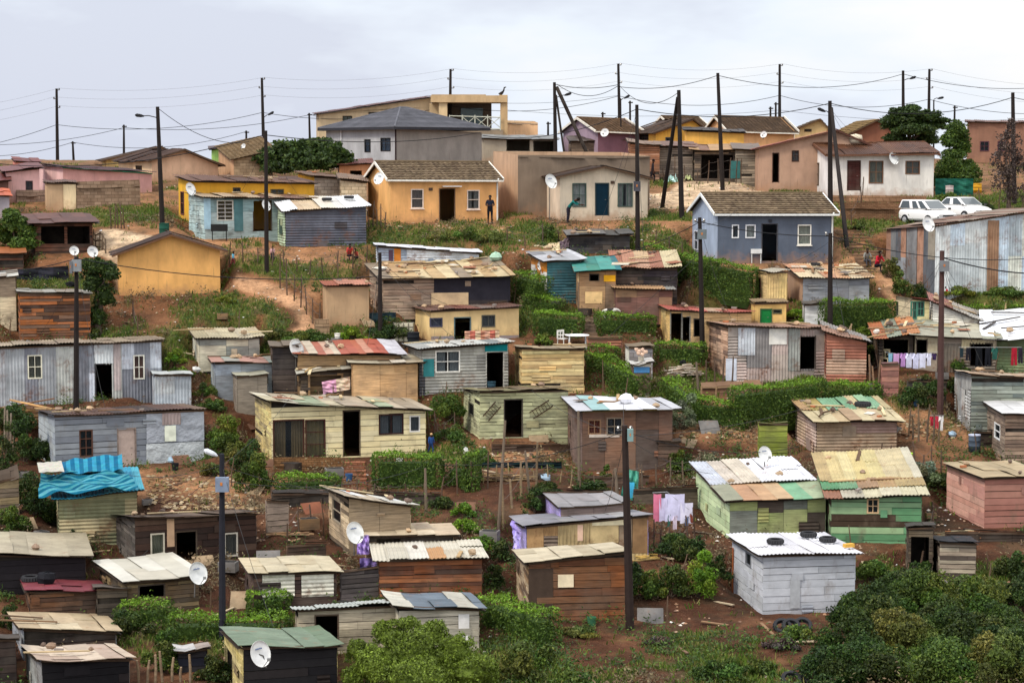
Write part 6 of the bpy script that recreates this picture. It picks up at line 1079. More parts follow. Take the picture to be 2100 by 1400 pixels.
W2(1281, 884, Yp['p26'], 870, 950, 90, .5, 'thin cable from the thick dark pole to the left', .012); W2(1281, 884, Yp['p26'], 1640, 915, 91, .5, 'thin cable from the thick dark pole to the right', .012); W2(455, 985, Yp['p25'], 900, 945, 90, .6, 'thin cable from the black lamp post to the right', .01); W2(1306, 500, Yp['p14'], 1345, 540, 112, .0, 'taut stay wire by the pole of the gable house', .014); W2(232, 1190, 76, 342, 1090, 80, .05, 'thin stay wire crossing the cream sagging roof', .01); W2(1216, 720, 105, 1435, 520, Yp['p20'], .0, 'thin stay wire running up from the slatted gate', .010)
def trim(t):
    w = t.split(' ')[:16]
    while w[-1] in ('with', 'a', 'an', 'the', 'and', 'on', 'in', 'of', 'under', 'beside', 'over', 'its', 'to', 'behind', 'two', 'in', 'its', 'thin', 'by', 'at', 'its', 'dark', 'white', 'grey', 'pale', 'brown', 'long', 'big'): w.pop()
    return ' '.join(w)
for pk_, ph_, tg in (('p22', 'the brown pole with a grey meter box', [('m26', .8, .3), ('m26d', .9, .5), ('m26b', .5, .5), ('m26c', .4, .6), ('m27', .3, .5)]), ('p20', 'the pole before the blue grey house', [('u22', .2, .1), ('m22', .3, .5), ('m25', .2, .6), ('m20c', .8, .4)]), ('p21', 'the pole before the grey boarded shack', [('m24', .6, .6), ('m25b', .5, .5), ('m23u', .5, .5)]), ('p24', 'the pole before the long plank shack', [('m14', .3, .5), ('m16', .6, .5), ('m12', .5, .6), ('m11a', .7, .5)]),
  ('p25', 'the black street lamp post', [('m32', .2, .4), ('m9', .3, .5), ('m35', .2, .5), ('b7', .5, .8), ('m8', .8, .6)]), ('p26', 'the thick dark wooden pole', [('m31', .5, .3), ('m39', .7, .5), ('m42', .1, .6), ('m30', .6, .5), ('m29', .1, .5)]), ('p14', 'the pole before the gable house', [('u12', .8, .1), ('m19', .5, .5), ('m20c', .5, .6)]), ('p12', 'the pole before the turquoise shack', [('u9', .3, .5), ('u7', .7, .4), ('u8', .4, .4)]), ('p23', 'the pole with two meter boxes', [('m5', .3, .5), ('m7', .4, .5), ('m3', .4, .5)]), ('p17', 'the pole before the white house', [('u18', .3, .2), ('u17', .3, .3)])):
    for bk_, s_, t_ in tg: wire(PL[pk_]-Vector((0, 0, .4)), rp_(BL[bk_], s_, t_, .1), .25, .009, label=trim('service wire from '+ph_+' to the '+BL[bk_].root['label']), group='service wires from '+ph_)
def dish(label, x, y, h, Y, wr=.72, face=-.5, post=None):
    c = at(x, y, Y); R = h*Y/F/2; root = empty('satellite_dish', c, label, 'satellite dish', 0); el = math.radians(18); yaw = math.acos(max(.3, min(1, wr)))*(1 if face < 0 else -1)
    # reflector: shallow bowl facing the viewer, turned and tilted up
    M = Matrix.Rotation(yaw, 3, 'Z') @ Matrix.Rotation(-el, 3, 'X') @ Matrix.Rotation(math.radians(90), 3, 'X')
    m = MB(); m.lathe([(0.0, -.16*R), (.4*R, -.13*R), (.75*R, -.06*R), (R, .02*R), (R*1.0, .05*R), (.98*R, .04*R)], 24, H('dcdcd8'), M=M); d = m.build('reflector', 'paint', root, True)
    lg = MB(); mk = H('6a7a9a')
    for i in range(5):
        q = M @ Vector((-.28*R+i*.14*R, .42*R, -.04*R)); lg.box(q.x-.045*R, q.y-.02*R-.02, q.z-.06*R, q.x+.045*R, q.y-.02*R, q.z+.05*R*(1 if i % 2 else .6), mk)
    lg.build('logo', 'paint', d)
    m = MB(); p = M @ Vector((0, -.95*R, .02)); q = M @ Vector((0, -.55*R, .75*R)); m.tube([p, q], .015, 5, (.3, .3, .3)); m.box(q.x-.05, q.y-.06, q.z-.04, q.x+.05, q.y+.05, q.z+.05, H('8a8a88')); m.build('receiver_arm', 'paint', root)
    m = MB(); bk = M @ Vector((0, 0, -.2*R)); pe = Vector((at(*post, Y)-c)) if post else bk+Vector((0, .35, -.3)); m.tube([bk, Vector((bk.x, bk.y, bk.z)).lerp(Vector((pe.x, bk.y+.1, bk.z-.1)), .6), pe+Vector((0, .1, 0))], .025, 6, (.12, .11, .1)); m.build('mount_pole', 'paint', root)
    return root
for a in [('white dish on the gable of the orange tiled house', 777, 366, 26, 119.5, .8, 1, None), ('large white dish on a leaning post by the off white gable house', 1130, 372, 31, 121, .75, -1, (1127, 452)), ('white dish on the front of the white house', 1833, 325, 26, 130, .8, -1, None), ('white dish on the roof edge of the tall corrugated shed', 1904, 460, 32, 108, .85, -1, None),
 ('white dish on a pole beside the red striped roof', 608, 714, 40, 98.5, .6, -1, (607, 790)), ('grey white dish behind the patched white roof', 1569, 931, 34, 86, .85, -1, (1569, 965)), ('white dish above the glazed side door of the taupe shack', 728, 1092, 47, 78, .68, -1, (726, 1140)), ('white dish at the corner of the sagging cream roof', 406, 1175, 48, 73.5, .66, -1, (398, 1225)), ('white dish on the black walled shack', 534, 1340, 56, 61.5, .62, -1, (545, 1370)),
 ('white dish behind the orange gable house', 190, 516, 24, 111, .8, -1, (190, 545)), ('small pale dish above the creeper tree', 152, 514, 20, 111, .9, -1, (152, 540)), ('white dish on the yellow house gable wall', 391, 388, 28, 119, .55, -1, None), ('dish behind the pole in front of the turquoise shack', 546, 421, 24, 114, .6, -1, None), ('grey dish on the purple house', 1240, 272, 18, 140, .9, 1, None), ('white dish on the yellow annex', 1566, 276, 14, 141, .9, 1, None), ('tilted dish lying on the teal shack roof edge', 1112, 542, 26, 110.5, .7, 1, None), ('small dish at the roof edge of the white house shed', 1290, 1198, 30, 76, .35, 1, (1290, 1215)), ('small grey dish near the roof of the block house', 499, 300, 12, 143, .8, 1, None)]:
    dish(*a)
# ================================================================ things lying on roofs
def on_roof(key, kind, s, t, label, group, size=1., rot=0, col='8a7258'):
    B = BL[key]; p = rp_(B, s, t)
    if kind == 'tyre':
        o = empty('tyre', p+Vector((0, 0, .03)), label, 'tyre', rot, group); tyre_m(o, size); return o
    m = MB(); c = H(col)
    if kind == 'stone': m.blob((0, 0, .07*size), (.15*size, .12*size, .09*size), c, 7, .25); nm = 'stone'
    elif kind == 'brick': m.box(-.11*size, -.055*size, 0, .11*size, .055*size, .075*size, c); nm = 'brick'
    elif kind == 'plank': m.box(-.8*size, -.07, .02, .8*size, .07, .06, c); nm = 'plank'
    elif kind == 'branch': m.tube([(-.7*size, 0, .06), (-.2*size, .08, .1), (.3*size, -.03, .08), (.8*size, .06, .14)], [.05, .045, .04, .02], 6, c); nm = 'branch'
    elif kind == 'sheet': m.box(-.35*size, -.25*size, .03, .35*size, .25*size, .05, c); nm = 'metal_offcut'
    elif kind == 'bag': m.blob((0, 0, .16*size), (.3*size, .22*size, .2*size), c, 10, .15); nm = 'plastic_sack'
    elif kind == 'crate': m.box(-.2*size, -.15*size, 0, .2*size, .15*size, .25*size, c); m.box(-.16*size, -.11*size, .25*size, .16*size, .11*size, .26*size, (.03, .03, .03)); nm = 'crate'
    o = m.build(nm, 'wood' if kind in ('plank', 'branch') else 'paint'); o.location = p; sl = (B.rf[3]-B.rf[0]).normalized(); u = (B.rf[1]-B.rf[0]).normalized(); n = u.cross(sl)
    o.rotation_euler = (Matrix.Rotation(B.r, 3, 'Z') @ Matrix((u, sl, n)).transposed() @ Matrix.Rotation(rot, 3, 'Z')).to_euler()
    return tag(o, label, nm.replace('_', ' '), group)
def tyre_m(o, s=1.):
    m = MB(); R = .31*s; pr = [(R-.115*s, .03*s), (R-.10*s, .0), (R-.02*s, .0), (R, .03*s), (R, .15*s), (R-.02*s, .18*s), (R-.10*s, .18*s), (R-.115*s, .15*s), (R-.07*s, .09*s), (R-.115*s, .03*s)]; m.lathe(pr, 20, (.03, .03, .032)); m.build('tyre_wall', 'paint', o)
    m = MB()
    for i in range(20): a = i*math.pi/10; m.box(R*math.cos(a)-.02, R*math.sin(a)-.02, .04*s, R*math.cos(a)+.02, R*math.sin(a)+.02, .14*s, (.045, .045, .047))
    m.build('tread', 'paint', o)
on_roof('m41', 'tyre', .30, .42, 'brownish tyre alone on the white roof of the pale grey shack', 'tyres on roofs'); on_roof('m41', 'tyre', .73, .72, 'dark tyre at the back of the white roof of the pale grey shack', 'tyres on roofs'); on_roof('m41', 'tyre', .82, .45, 'black tyre touching the back tyre on the pale grey shack', 'tyres on roofs'); on_roof('m41', 'brick', .93, .2, 'yellow block at the corner of the pale grey shack roof', None, 1.8, .3, 'd0a048')
on_roof('m29', 'tyre', .70, .55, 'black tyre on the roof of the brown corrugated shack', 'tyres on roofs', 1.2); on_roof('u9', 'tyre', .58, .55, 'tyre in the middle of the white tin roof', 'tyres on roofs', .9); on_roof('u9', 'tyre', .84, .6, 'tyre at the right of the white tin roof', 'tyres on roofs', .9); on_roof('b2', 'tyre', .12, .7, 'tyre standing on the maroon roof', 'tyres on roofs', 1.1); on_roof('m24', 'tyre', .4, .8, 'dark tyre on the rust streaked cream roof', 'tyres on roofs', .8)
rj = random.Random(11)
SC = dict(m15=('the roof strewn with scrap', 34), m24=('the rust streaked cream roof', 14), m26c=('the rust patched porch roof', 12), m26d=('the pale green grey roof', 10), m20c=('the long rust and cream roof', 8), m20=('the grey roof of the teal shack', 5), m21=('the thin roof of the brown hut', 6), m29=('the pale roof of the brown corrugated shack', 14), m32=('the roof of the yellow board house', 12), m31=('the white and turquoise roof', 7), m11c=('the white lean-to roof', 14), m10=('the mossy cream roof', 4), m10b=('the thin pink roof', 8), m7=('the rusty roof of the grey plank house', 8), m12=('the roof of the teal boarded shack', 5), m35=('the steep white edged roof', 5), m37=('the cream and rust roof', 3), m36=('the smooth beige roof', 1), m43=('the broad cream corrugated roof', 6), m42=('the patched white and rust roof', 4), m44=('the beige roof of the pink shack', 5), b4=('the cream ribbed roof', 5), b3=('the beige roof at the bottom left', 2), b1=('the broad beige roof', 1), u8=('the roof of the turquoise panelled shack', 3), m25=('the roof of the long patched shack', 6), m25b=('the grey roof of the red brown shack', 4), m26b=('the long sloping tin roof', 4), m27=('the thin flat roof at right', 6), m26e=('the brilliant white tin roof', 5), m11a=('the red striped roof', 3), m11b=('the crumpled cream roof', 4), m13=('the ragged flat roof', 4), m9=('the roof of the charred cabin', 5), m16=('the rusty wavy roof', 2), m14=('the roof of the cream board house', 4), m22=('the thin red roof', 5), u7=('the brown roof of the yellow house', 5), m23u=('the narrow hut', 1), m30=('the roof of the plank cabin', 4), m19=('the black sheeted shack', 5), u7b=('the yellow side room', 3))
for k_, (ph, n) in SC.items():
    for i in range(n):
        kd = rj.choices(['stone', 'plank', 'brick', 'branch', 'sheet'], [5, 4, 2, 2 if n > 6 else 0, 3 if n > 6 else 0])[0]
        lab = {'stone': 'stone weighing down ', 'plank': 'loose plank lying on ', 'brick': 'brick resting on ', 'branch': 'crooked branch lying on ', 'sheet': 'metal scrap on '}[kd]+ph
        s_, t_ = rj.uniform(.06, .92), rj.uniform(.05, .9); lab = lab.replace(' weighing down ', ' lying on ').replace(' lying on ', ' resting on ').replace(' resting on ', ' on ').replace(' on the ', ' at the %s %s of the ' % ('front' if t_ < .5 else 'back', ['far left', 'left', 'centre', 'right', 'far right'][int(s_*4.99)]), 1)
        on_roof(k_, kd, s_, t_, lab, 'scrap and weights on '+ph, rj.uniform(.7, 1.4), rj.uniform(-1.2, 1.2) if kd != 'plank' else rj.choice([0, .1, -.15, 1.4, .5]), rj.choice({'stone': ['8a7462', 'a08a70', '6a5a50', 'b89c7c'], 'plank': ['a88c64', '7a5c40', 'c0a880', '5a4634', 'd0bc94'], 'brick': ['a86a48', '8a8078'], 'branch': ['8a6c4c', 'b09468', '5a4636'], 'sheet': ['b0a898', '8a5a44', 'c8c0b0', '6a6058']}[kd]))
on_roof('m15', 'bag', .97, .75, 'pale green sack of rubbish at the end of the scrap strewn roof', None, 1.3, 0, 'a8c8b0'); on_roof('m26c', 'bag', .1, .2, 'small white sack on the rust patched roof', None, .6, 0, 'd0ccc0'); on_roof('m31', 'bag', .55, .45, 'white plastic sack on the white and turquoise roof', None, 1.2, .4, 'f0f0f4'); on_roof('b2', 'bag', .3, .5, 'black sheeting heaped on the maroon roof', None, 1.3, 0, '1c1c20')
on_roof('m21', 'bag', .62, .7, 'white bundle on the brown hut roof', None, .7, 0, 'e8e8ea')
for i_, (s_, t_, rt_, sz) in enumerate([(.25, .55, .5, 1.5), (.4, .8, -.4, 1.3), (.55, .3, .1, 1.4), (.12, .4, 1.2, 1.0)]): on_roof('m26e', 'plank', s_, t_, ['dark beam lying across', 'dark plank at the back of', 'dark rail in the middle of', 'short dark stick at the left of'][i_]+' the brilliant white tin roof', 'dark timbers on the white tin roof', sz, rt_, '4a4644')
for k2, l2, a2, b2, c2, d2, r2 in (('t1', 'tall leaning post in the vegetable yard', 1036, 862, 1022, 1086, .06), ('t2', 'shorter post right of the tall leaning post', 1077, 924, 1086, 1012, .055), ('t3', 'forked grey post before the thick dark pole', 1262, 960, 1268, 1050, .07), ('t4', 'pale post by the patched shack', 1428, 742, 1432, 800, .06), ('t5', 'post under the corner of the tall brown shack', 1186, 842, 1188, 1000, .06), ('t6', 'pale post at the front of the tall brown shack', 1198, 848, 1202, 940, .07), ('t7', 'bare stake right of the yellow board house', 872, 960, 874, 1050, .06), ('t8', 'white post between the two green shacks', 1702, 1020, 1704, 1086, .05)):
    pole(k2, l2, a2, b2, c2, d2, r2, name='post', col=(.16, .12, .085))
# ================================================================ villa porch, chimney and rails
v = BL['u5']; rt = v.root; Yv = v.O.y-.6
def bx(name, x0, y0, x1, y1, Y, dep, c, m='plaster', par=None):
    a = at(x0, y1, Y); b = at(x1, y0, Y); mb = MB(); mb.box(a.x-v.O.x, Y-v.O.y, a.z-v.O.z, b.x-v.O.x, Y-v.O.y+dep, b.z-v.O.z, H(c, KW*.8)); o = mb.build(name, m, rt)
    if o: o.rotation_euler = (0, 0, -v.r)
    return o
bx('porch_wall', 881, 212, 905, 300, Yv, 5, 'b8a07c'); bx('pillar', 900, 200, 917, 290, Yv-.8, .6, 'c4ab84'); bx('beam', 883, 196, 1040, 210, Yv-1.0, 4, 'b89c76'); bx('parapet', 885, 194, 996, 199, Yv-.6, 3, 'a08a6c'); bx('porch_back', 905, 206, 1008, 295, Yv+2.4, .3, '5c5046'); bx('glass_door', 945, 222, 990, 266, Yv+2.3, .05, '2f4a4a', 'gloss'); bx('pillar', 1026, 208, 1041, 290, Yv-.8, .8, 'b89a72'); bx('chimney', 1024, 195, 1041, 209, Yv-.4, .8, 'c0a67c'); bx('balcony_floor', 920, 266, 1032, 300, Yv-1, 5, '8a7a66')
m = MB(); cc = H('b8b8a8')
for y0 in (238, 262): m.tube([at(922, y0, Yv-1)-v.O, at(1026, y0+3, Yv-1)-v.O], .045, 5, cc)
for x in (922, 948, 974, 1000, 1026): m.tube([at(x, 236, Yv-1)-v.O, at(x, 268, Yv-1)-v.O], .05, 5, cc)
for x in (948, 974, 1000): m.tube([at(x, 240, Yv-1)-v.O, at(x+26, 262, Yv-1)-v.O], .03, 4, cc); m.tube([at(x, 262, Yv-1)-v.O, at(x+26, 240, Yv-1)-v.O], .03, 4, cc)
o = m.build('balcony_rail', 'paint', rt); o.rotation_euler = (0, 0, -v.r)
p = at(1033, 195, Yv-.1); o = empty('chimney_cowl', p, 'black bent chimney cowl on the cream villa', 'chimney cowl'); m = MB(); m.tube([(-.35, 0, 0), (-.12, 0, .2), (.0, 0, .35), (.05, 0, .6)], [.16, .12, .07, .05], 7, DK); m.tube([(0, 0, .6), (.2, 0, .64)], .05, 6, DK); m.build('cowl', 'paint', o)
# down pipes and lamps of the fine houses
B = BL['u6']; m = MB(); m.tube([(-.05, -.05, 0), (-.05, -.05, B.hl-.1)], .06, 6, H('2a1a1c')); m.build('drain_pipe', 'paint', B.root)
m = MB(); m.tube([(-.06, 6.6, 0), (-.06, 6.6, B.hl-.1)], .06, 6, H('d8d8d8')); m.build('drain_pipe', 'paint', B.root)
for k_ in ('u10', 'u22'):
    B = BL[k_]; m = MB(); m.tube([(B.w-.08, -.06, 0), (B.w-.08, -.06, B.hl-.15), (B.w-.08, -.3, B.hl-.02)], .05, 6, H('d8d8d0')); m.build('drain_pipe', 'paint', B.root)
B = BL['u10']; u0, z0, u1, z1 = B.conv(B.WF, 906, 378, 943, 383, False); m = MB(); m.box(u0, -.5, z0, u1, -.02, z0+.05, H('d8d4d0')); m.build('door_canopy', 'paint', B.root)
# ================================================================ tarpaulins and cloths
def drape(name, label, cat, pts, cols, stripes=0, amp=.05, nu=26, nv=12, seed=1, axis=0, sagm=0., th=.012):
    """cloth over four world corners, with folds and a little thickness"""
    a, b, c, d = pts; rr = np.random.default_rng(seed); m = MB(); o0 = (a+b+c+d)/4; n = (b-a).cross(d-a).normalized(); ph = rr.random(4)*6
    def P(s, t, k=0):
        p = (a*(1-s)+b*s)*(1-t)+(d*(1-s)+c*s)*t; w = amp*(math.sin(s*14+ph[0]+2*math.sin(t*5))+.6*math.sin(t*17+ph[1]+s*4)+.5*math.sin((s+t)*23+ph[2])); return p+n*(w-k)-Vector((0, 0, sagm*4*s*(1-s)))-o0
    for i in range(nu):
        for j in range(nv):
            q = (j if axis else i); cl = H(cols[(q*stripes//(nv if axis else nu)) % len(cols)]) if stripes else H(cols[0]); cl = tuple(x*rr.uniform(.93, 1.07) for x in cl)
            m.quad(P(i/nu, j/nv), P((i+1)/nu, j/nv), P((i+1)/nu, (j+1)/nv), P(i/nu, (j+1)/nv), cl)
    for i in range(nu): m.quad(P(i/nu, 0, th), P((i+1)/nu, 0, th), P((i+1)/nu, 0), P(i/nu, 0), H(cols[0])); m.quad(P(i/nu, 1), P((i+1)/nu, 1), P((i+1)/nu, 1, th), P(i/nu, 1, th), H(cols[0]))
    o = m.build(name, 'cloth', None, True); o.location = o0; return tag(o, label, cat)
B = BL['m8']; Y8 = B.O.y
drape('tarpaulin', 'bright turquoise tarpaulin piece with broad stripes at the back of the shed roof', 'tarpaulin', [at(128, 972, Y8+1.4), at(252, 962, Y8+1.4), at(250, 930, Y8+3.6), at(126, 945, Y8+3.6)], ['0c5674', '2a7c94'], 14, .04, 28, 8, 3)
drape('tarpaulin', 'turquoise and white striped tarpaulin rumpled over the corrugated shed', 'tarpaulin', [at(78, 1014, Y8-.4), at(284, 1000, Y8-.4), at(250, 958, Y8+2), at(84, 972, Y8+2)], ['0e5a72', '4c8c96', '0c526a', '3c808a'], 22, .085, 34, 44, 5, 1)
drape('roof_sheet', 'grey roof sheet propped beside the turquoise tarpaulin', 'sheet', [at(80, 968, Y8+.6), at(132, 966, Y8+.6), at(126, 945, Y8+2.2), at(76, 948, Y8+2.2)], ['a8a498'], 0, .01)
B = BL['m11c']; Yc = B.O.y-.15; drape('cloth', 'pink and cream cloth hung across the dark lean-to opening', 'cloth', [at(663, 808, Yc), at(718, 798, Yc), at(718, 772, Yc), at(660, 783, Yc)], ['d4a0b8', 'd4a0b8', 'd0bca4', 'd0b8a0'], 4, .03)
B = BL['m36']; drape('curtain', 'lilac curtain hanging beside the white dish', 'curtain', [at(732, 1136, 79), at(757, 1136, 79), at(757, 1096, 79), at(732, 1096, 79)], ['9a7cc8', 'b49ad8'], 6, .04); drape('curtain', 'violet cloth behind the slatted fence', 'curtain', [at(738, 1200, 77.5), at(776, 1200, 77.5), at(776, 1144, 77.5), at(738, 1144, 77.5)], ['6a5a90', '7c6aa0'], 5, .04)
B = BL['m39']; drape('curtain', 'lilac cloth draped on the side wall of the long patched shack', 'curtain', [at(1052, 1126, 81), at(1078, 1132, 80), at(1076, 1076, 80.2), at(1050, 1066, 81.5)], ['a090d4', 'bcb0e4'], 6, .05)
drape('tarpaulin', 'pale canvas stretched between posts beside the black sheeted shack', 'tarpaulin', [at(1092, 520, 115), at(1150, 518, 115), at(1168, 488, 116), at(1096, 503, 116)], ['c8b494', 'b8a484'], 3, .05, sagm=.1); drape('tarpaulin', 'dark plastic hanging from the corner of the black sheeted shack', 'tarpaulin', [at(1148, 518, 115.2), at(1166, 505, 115.2), at(1170, 482, 115.6), at(1148, 496, 115.6)], ['6a5a60'], 0, .04)
drape('plastic_sheet', 'dark netting stretched along the plot at the left', 'netting', [at(-20, 586, 111), at(142, 590, 111), at(140, 545, 111), at(-20, 556, 111)], ['222328', '2c2c34'], 5, .03)
drape('plastic_sheet', 'dark blue green netting behind the bright bushes', 'netting', [at(742, 694, 106.5), at(812, 694, 106.5), at(812, 640, 106.5), at(742, 642, 106.5)], ['22343c', '1c2c30'], 5, .03); drape('plastic_sheet', 'dark netting round the vegetable patch below the plank cabin', 'netting', [at(978, 968, 90.5), at(1152, 964, 90.5), at(1152, 946, 90.5), at(980, 948, 90.5)], ['16282a', '1c2426'], 5, .03)
drape('plastic_sheet', 'green shade netting on the fence right of the white house', 'netting', [at(1918, 402, 132), at(1996, 404, 132), at(1996, 366, 132), at(1918, 366, 132)], ['225c4c', '2a6454'], 5, .03); drape('plastic_sheet', 'pale plastic lying on the verge by the sandy road', 'plastic sheet', [at(1352, 377, 139), at(1396, 377, 139), at(1385, 360, 140.5), at(1370, 362, 140.5)], ['b8d8d0'], 0, .12); drape('plastic_sheet', 'small yellowish plastic heap behind the strutted pole', 'plastic sheet', [at(1402, 368, 140), at(1420, 368, 140), at(1416, 360, 141), at(1405, 360, 141)], ['c8d098'], 0, .08)
drape('cloth', 'green cloth with blue washing behind the thick dark pole', 'cloth', [at(1272, 1020, 86), at(1308, 1028, 86), at(1310, 966, 86), at(1284, 962, 86)], ['3f8a74', '5aa48c'], 4, .04)
drape('roof_sheet', 'warped pale sheet lying against the bank below the red brown shack', 'sheet', [at(1722, 776, 100), at(1764, 778, 100), at(1776, 768, 100.6), at(1726, 768, 100.6)], ['c8a888', 'b8c0b8'], 3, .06)
drape('mattress_cover', 'patterned red and cream blanket airing in front of the cream board house', 'blanket', [at(953, 697, 102.6), at(1024, 695, 102.6), at(1024, 676, 102.6), at(953, 679, 102.6)], ['b88a74', 'a86050', 'c8ac8c', 'b07860'], 7, .03)
# ================================================================ people and a dog
def person(label, px, py, hpx, pose='stand', yaw=0., top='2a2c34', legs='22222a', skin='4a3022', hair='14100e', group=None, Y=None, real=None):
    b = hit(px, py) if Y is None else at(px, py, Y); Hm = hpx*b.y/F; k = (real or Hm)/1.72
    if pose == 'bend': k = Hm/1.45
    if pose == 'sit': k = Hm/1.0
    J = {}; E = []
    def j(n, x, y, z, r): J[n] = (Vector((x, y, z)), r)
    def e(*a):
        for p, q in zip(a[:-1], a[1:]): E.append((p, q))
    lean = {'stand': 0, 'bend': .75, 'sit': .35, 'walk': .05}[pose]
    if pose == 'sit': pz = .42
    elif pose == 'bend': pz = .86
    else: pz = .92
    j('pel', 0, 0, pz, .135)
    def up(d, x=0, o=0): return (x, -math.sin(lean)*d-math.cos(lean)*0-o, pz+math.cos(lean)*d)
    j('bel', *up(.18), .125); j('che', *up(.40), .15); j('nec', *up(.56), .06); hl_ = .18 if pose == 'bend' else 0
    h = Vector(up(.60)); j('hd0', h.x, h.y-.02-hl_*.3, h.z+.03-hl_*.3, .075); j('hd1', h.x, h.y-.05-hl_, h.z+.12-hl_*.6, .098); j('hd2', h.x, h.y-.04-hl_*1.3, h.z+.20-hl_*.7, .08); j('nose', h.x, h.y-.155-hl_, h.z+.10-hl_*.6, .016)
    e('pel', 'bel', 'che', 'nec', 'hd0', 'hd1', 'hd2'); E.append(('hd1', 'nose'))
    for s, n in ((-1, 'L'), (1, 'R')):
        if pose == 'sit': kn = (s*.14, -.42, .46); an = (s*.13, -.46, .08); to = (s*.14, -.62, .035)
        elif pose == 'walk': kn = (s*.1, -.02-.14*s, .50); an = (s*.1, .12-.26*s+.05, .08); to = (s*.11, -.02-.26*s, .035)
        else: kn = (s*.11, -.02, .49); an = (s*.12, .03, .08); to = (s*.14, -.13, .035)
        j('hip'+n, s*.10, 0, pz-.07, .1); j('kn'+n, *kn, .062); j('an'+n, *an, .042); j('to'+n, *to, .036); e('pel', 'hip'+n, 'kn'+n, 'an'+n, 'to'+n)
        sh = Vector(up(.50, s*.19)); j('sh'+n, sh.x, sh.y, sh.z, .062)
        if pose == 'stand': el = sh+Vector((s*.07, .0, -.28)); wr = sh+Vector((-s*.08, -.17, -.30)); hd = wr+Vector((-s*.08, -.02, .02)); fd = Vector((-s, -.1, 0))
        elif pose == 'bend': el = sh+Vector((s*.04, -.22, -.17)); wr = el+Vector((-s*.03, -.24, -.02)); hd = wr+Vector((0, -.08, -.02)); fd = Vector((0, -1, -.3))
        elif pose == 'sit': el = sh+Vector((s*.08, -.1, -.25)); wr = el+Vector((-s*.06, -.24, .02)); hd = wr+Vector((-s*.01, -.08, -.02)); fd = Vector((0, -1, -.2))
        else: el = sh+Vector((s*.06, .06*s, -.28)); wr = el+Vector((0, -.08*s-.06, -.24)); hd = wr+Vector((0, -.02, -.08)); fd = Vector((0, -.2, -1))
        j('el'+n, *el, .045); j('wr'+n, *wr, .028); j('ha'+n, *hd, .034); e('che', 'sh'+n, 'el'+n, 'wr'+n, 'ha'+n); fd = fd.normalized(); sd_ = fd.cross(Vector((0, 0, 1)) if abs(fd.z) < .8 else Vector((1, 0, 0))).normalized()
        for q, (o, L) in enumerate(((-.03, .07), (-.01, .085), (.01, .08), (.03, .06), (.045, .05))):
            tip = hd+fd*(L if q < 4 else .02)+sd_*(o*1.3); md = hd+fd*(L*.5 if q < 4 else .0)+sd_*o; j('f%d%s' % (q, n), *md, .011); j('g%d%s' % (q, n), *(tip-Vector((0, 0, .012))), .008); e('ha'+n, 'f%d%s' % (q, n), 'g%d%s' % (q, n))
    nm = list(J); me = bpy.data.meshes.new('person'); me.from_pydata([tuple(J[n][0]*k) for n in nm], [(nm.index(a), nm.index(c)) for a, c in E], []); o = bpy.data.objects.new('tmp', me); COL.objects.link(o)
    sk = o.modifiers.new('s', 'SKIN'); sb = o.modifiers.new('b', 'SUBSURF'); sb.levels = 1; sb.render_levels = 1
    if not me.skin_vertices: me.attributes.new('x', 'FLOAT', 'POINT')
    if len(me.skin_vertices) == 0:
        bpy.context.view_layer.objects.active = o; o.select_set(True); bpy.ops.mesh.customdata_skin_add()
    sv = me.skin_vertices[0].data
    for i, n in enumerate(nm): r = J[n][1]*k; sv[i].radius = (r*(1.35 if n in ('che', 'bel', 'pel') else 1), r*(.85 if n in ('che', 'bel', 'pel') else 1)); sv[i].use_root = (n == 'pel')
    dg = bpy.context.evaluated_depsgraph_get(); bm = bpy.data.meshes.new_from_object(o.evaluated_get(dg)); bpy.data.objects.remove(o)
    names = {'T': H(top), 'L': H(legs), 'S': H(skin), 'H': H('2a1c14')}; pts = [(J[n][0]*k, n) for n in nm]; cl = []
    for p in bm.polygons:
        c = p.center; n = min(pts, key=lambda q: (q[0]-c).length-J[q[1]][1]*k*.6)[1]
        cl.append(names['S'] if n[:2] in ('ha', 'wr', 'hd', 'no', 'ne') or n[0] in 'fg' else names['H'] if n[:2] in ('to',) else names['L'] if n[:2] in ('hi', 'kn', 'an') or n == 'pel' else names['T'])
    a = bm.color_attributes.new('Col', 'FLOAT_COLOR', 'CORNER'); arr = np.ones((len(bm.loops), 4)); i = 0
    for p, c in zip(bm.polygons, cl): arr[p.loop_start:p.loop_start+p.loop_total, :3] = c
    a.data.foreach_set('color', arr.astype(np.float32).ravel()); bm.materials.clear(); bm.materials.append(mat('cloth')); bm.shade_smooth(); bm.name = 'person'
    o = bpy.data.objects.new('person', bm); COL.objects.link(o); o.location = b; o.rotation_euler = (0, 0, yaw); tag(o, label, 'person', group)
    hp = J['hd1'][0]*k; m = MB(); m.blob(hp+Vector((0, .02*k, .045*k)), (.105*k, .11*k, .095*k), H(hair), 10, .04, 3); m.build('hair', 'cloth', o, True)
    m = MB()
    for s in (-1, 1): m.blob(hp+Vector((s*.036*k, -.088*k, .0)), (.014*k, .01*k, .012*k), (.5, .48, .45), 6, 0, 1)
    m.build('eyes', 'paint', o); return o
person('man in dark clothes standing with folded arms by the orange tiled house', 1005, 459, 57, 'stand', .1, '1c2230', '1a1a20')
person('person in a teal top bending forward at the lace window', 1165, 457, 52, 'bend', math.radians(70), '1f6a66', '2c2a34')
person('small child in a pink top beside the pole below the charcoal shack', 559, 537, 32, 'walk', .3, 'd8a8a8', '2a3040', hair='121010'); person('child in a pale blue top by the fence right of the orange gable', 478, 548, 32, 'walk', 1.2, '6cb0c8', '8a3a44')
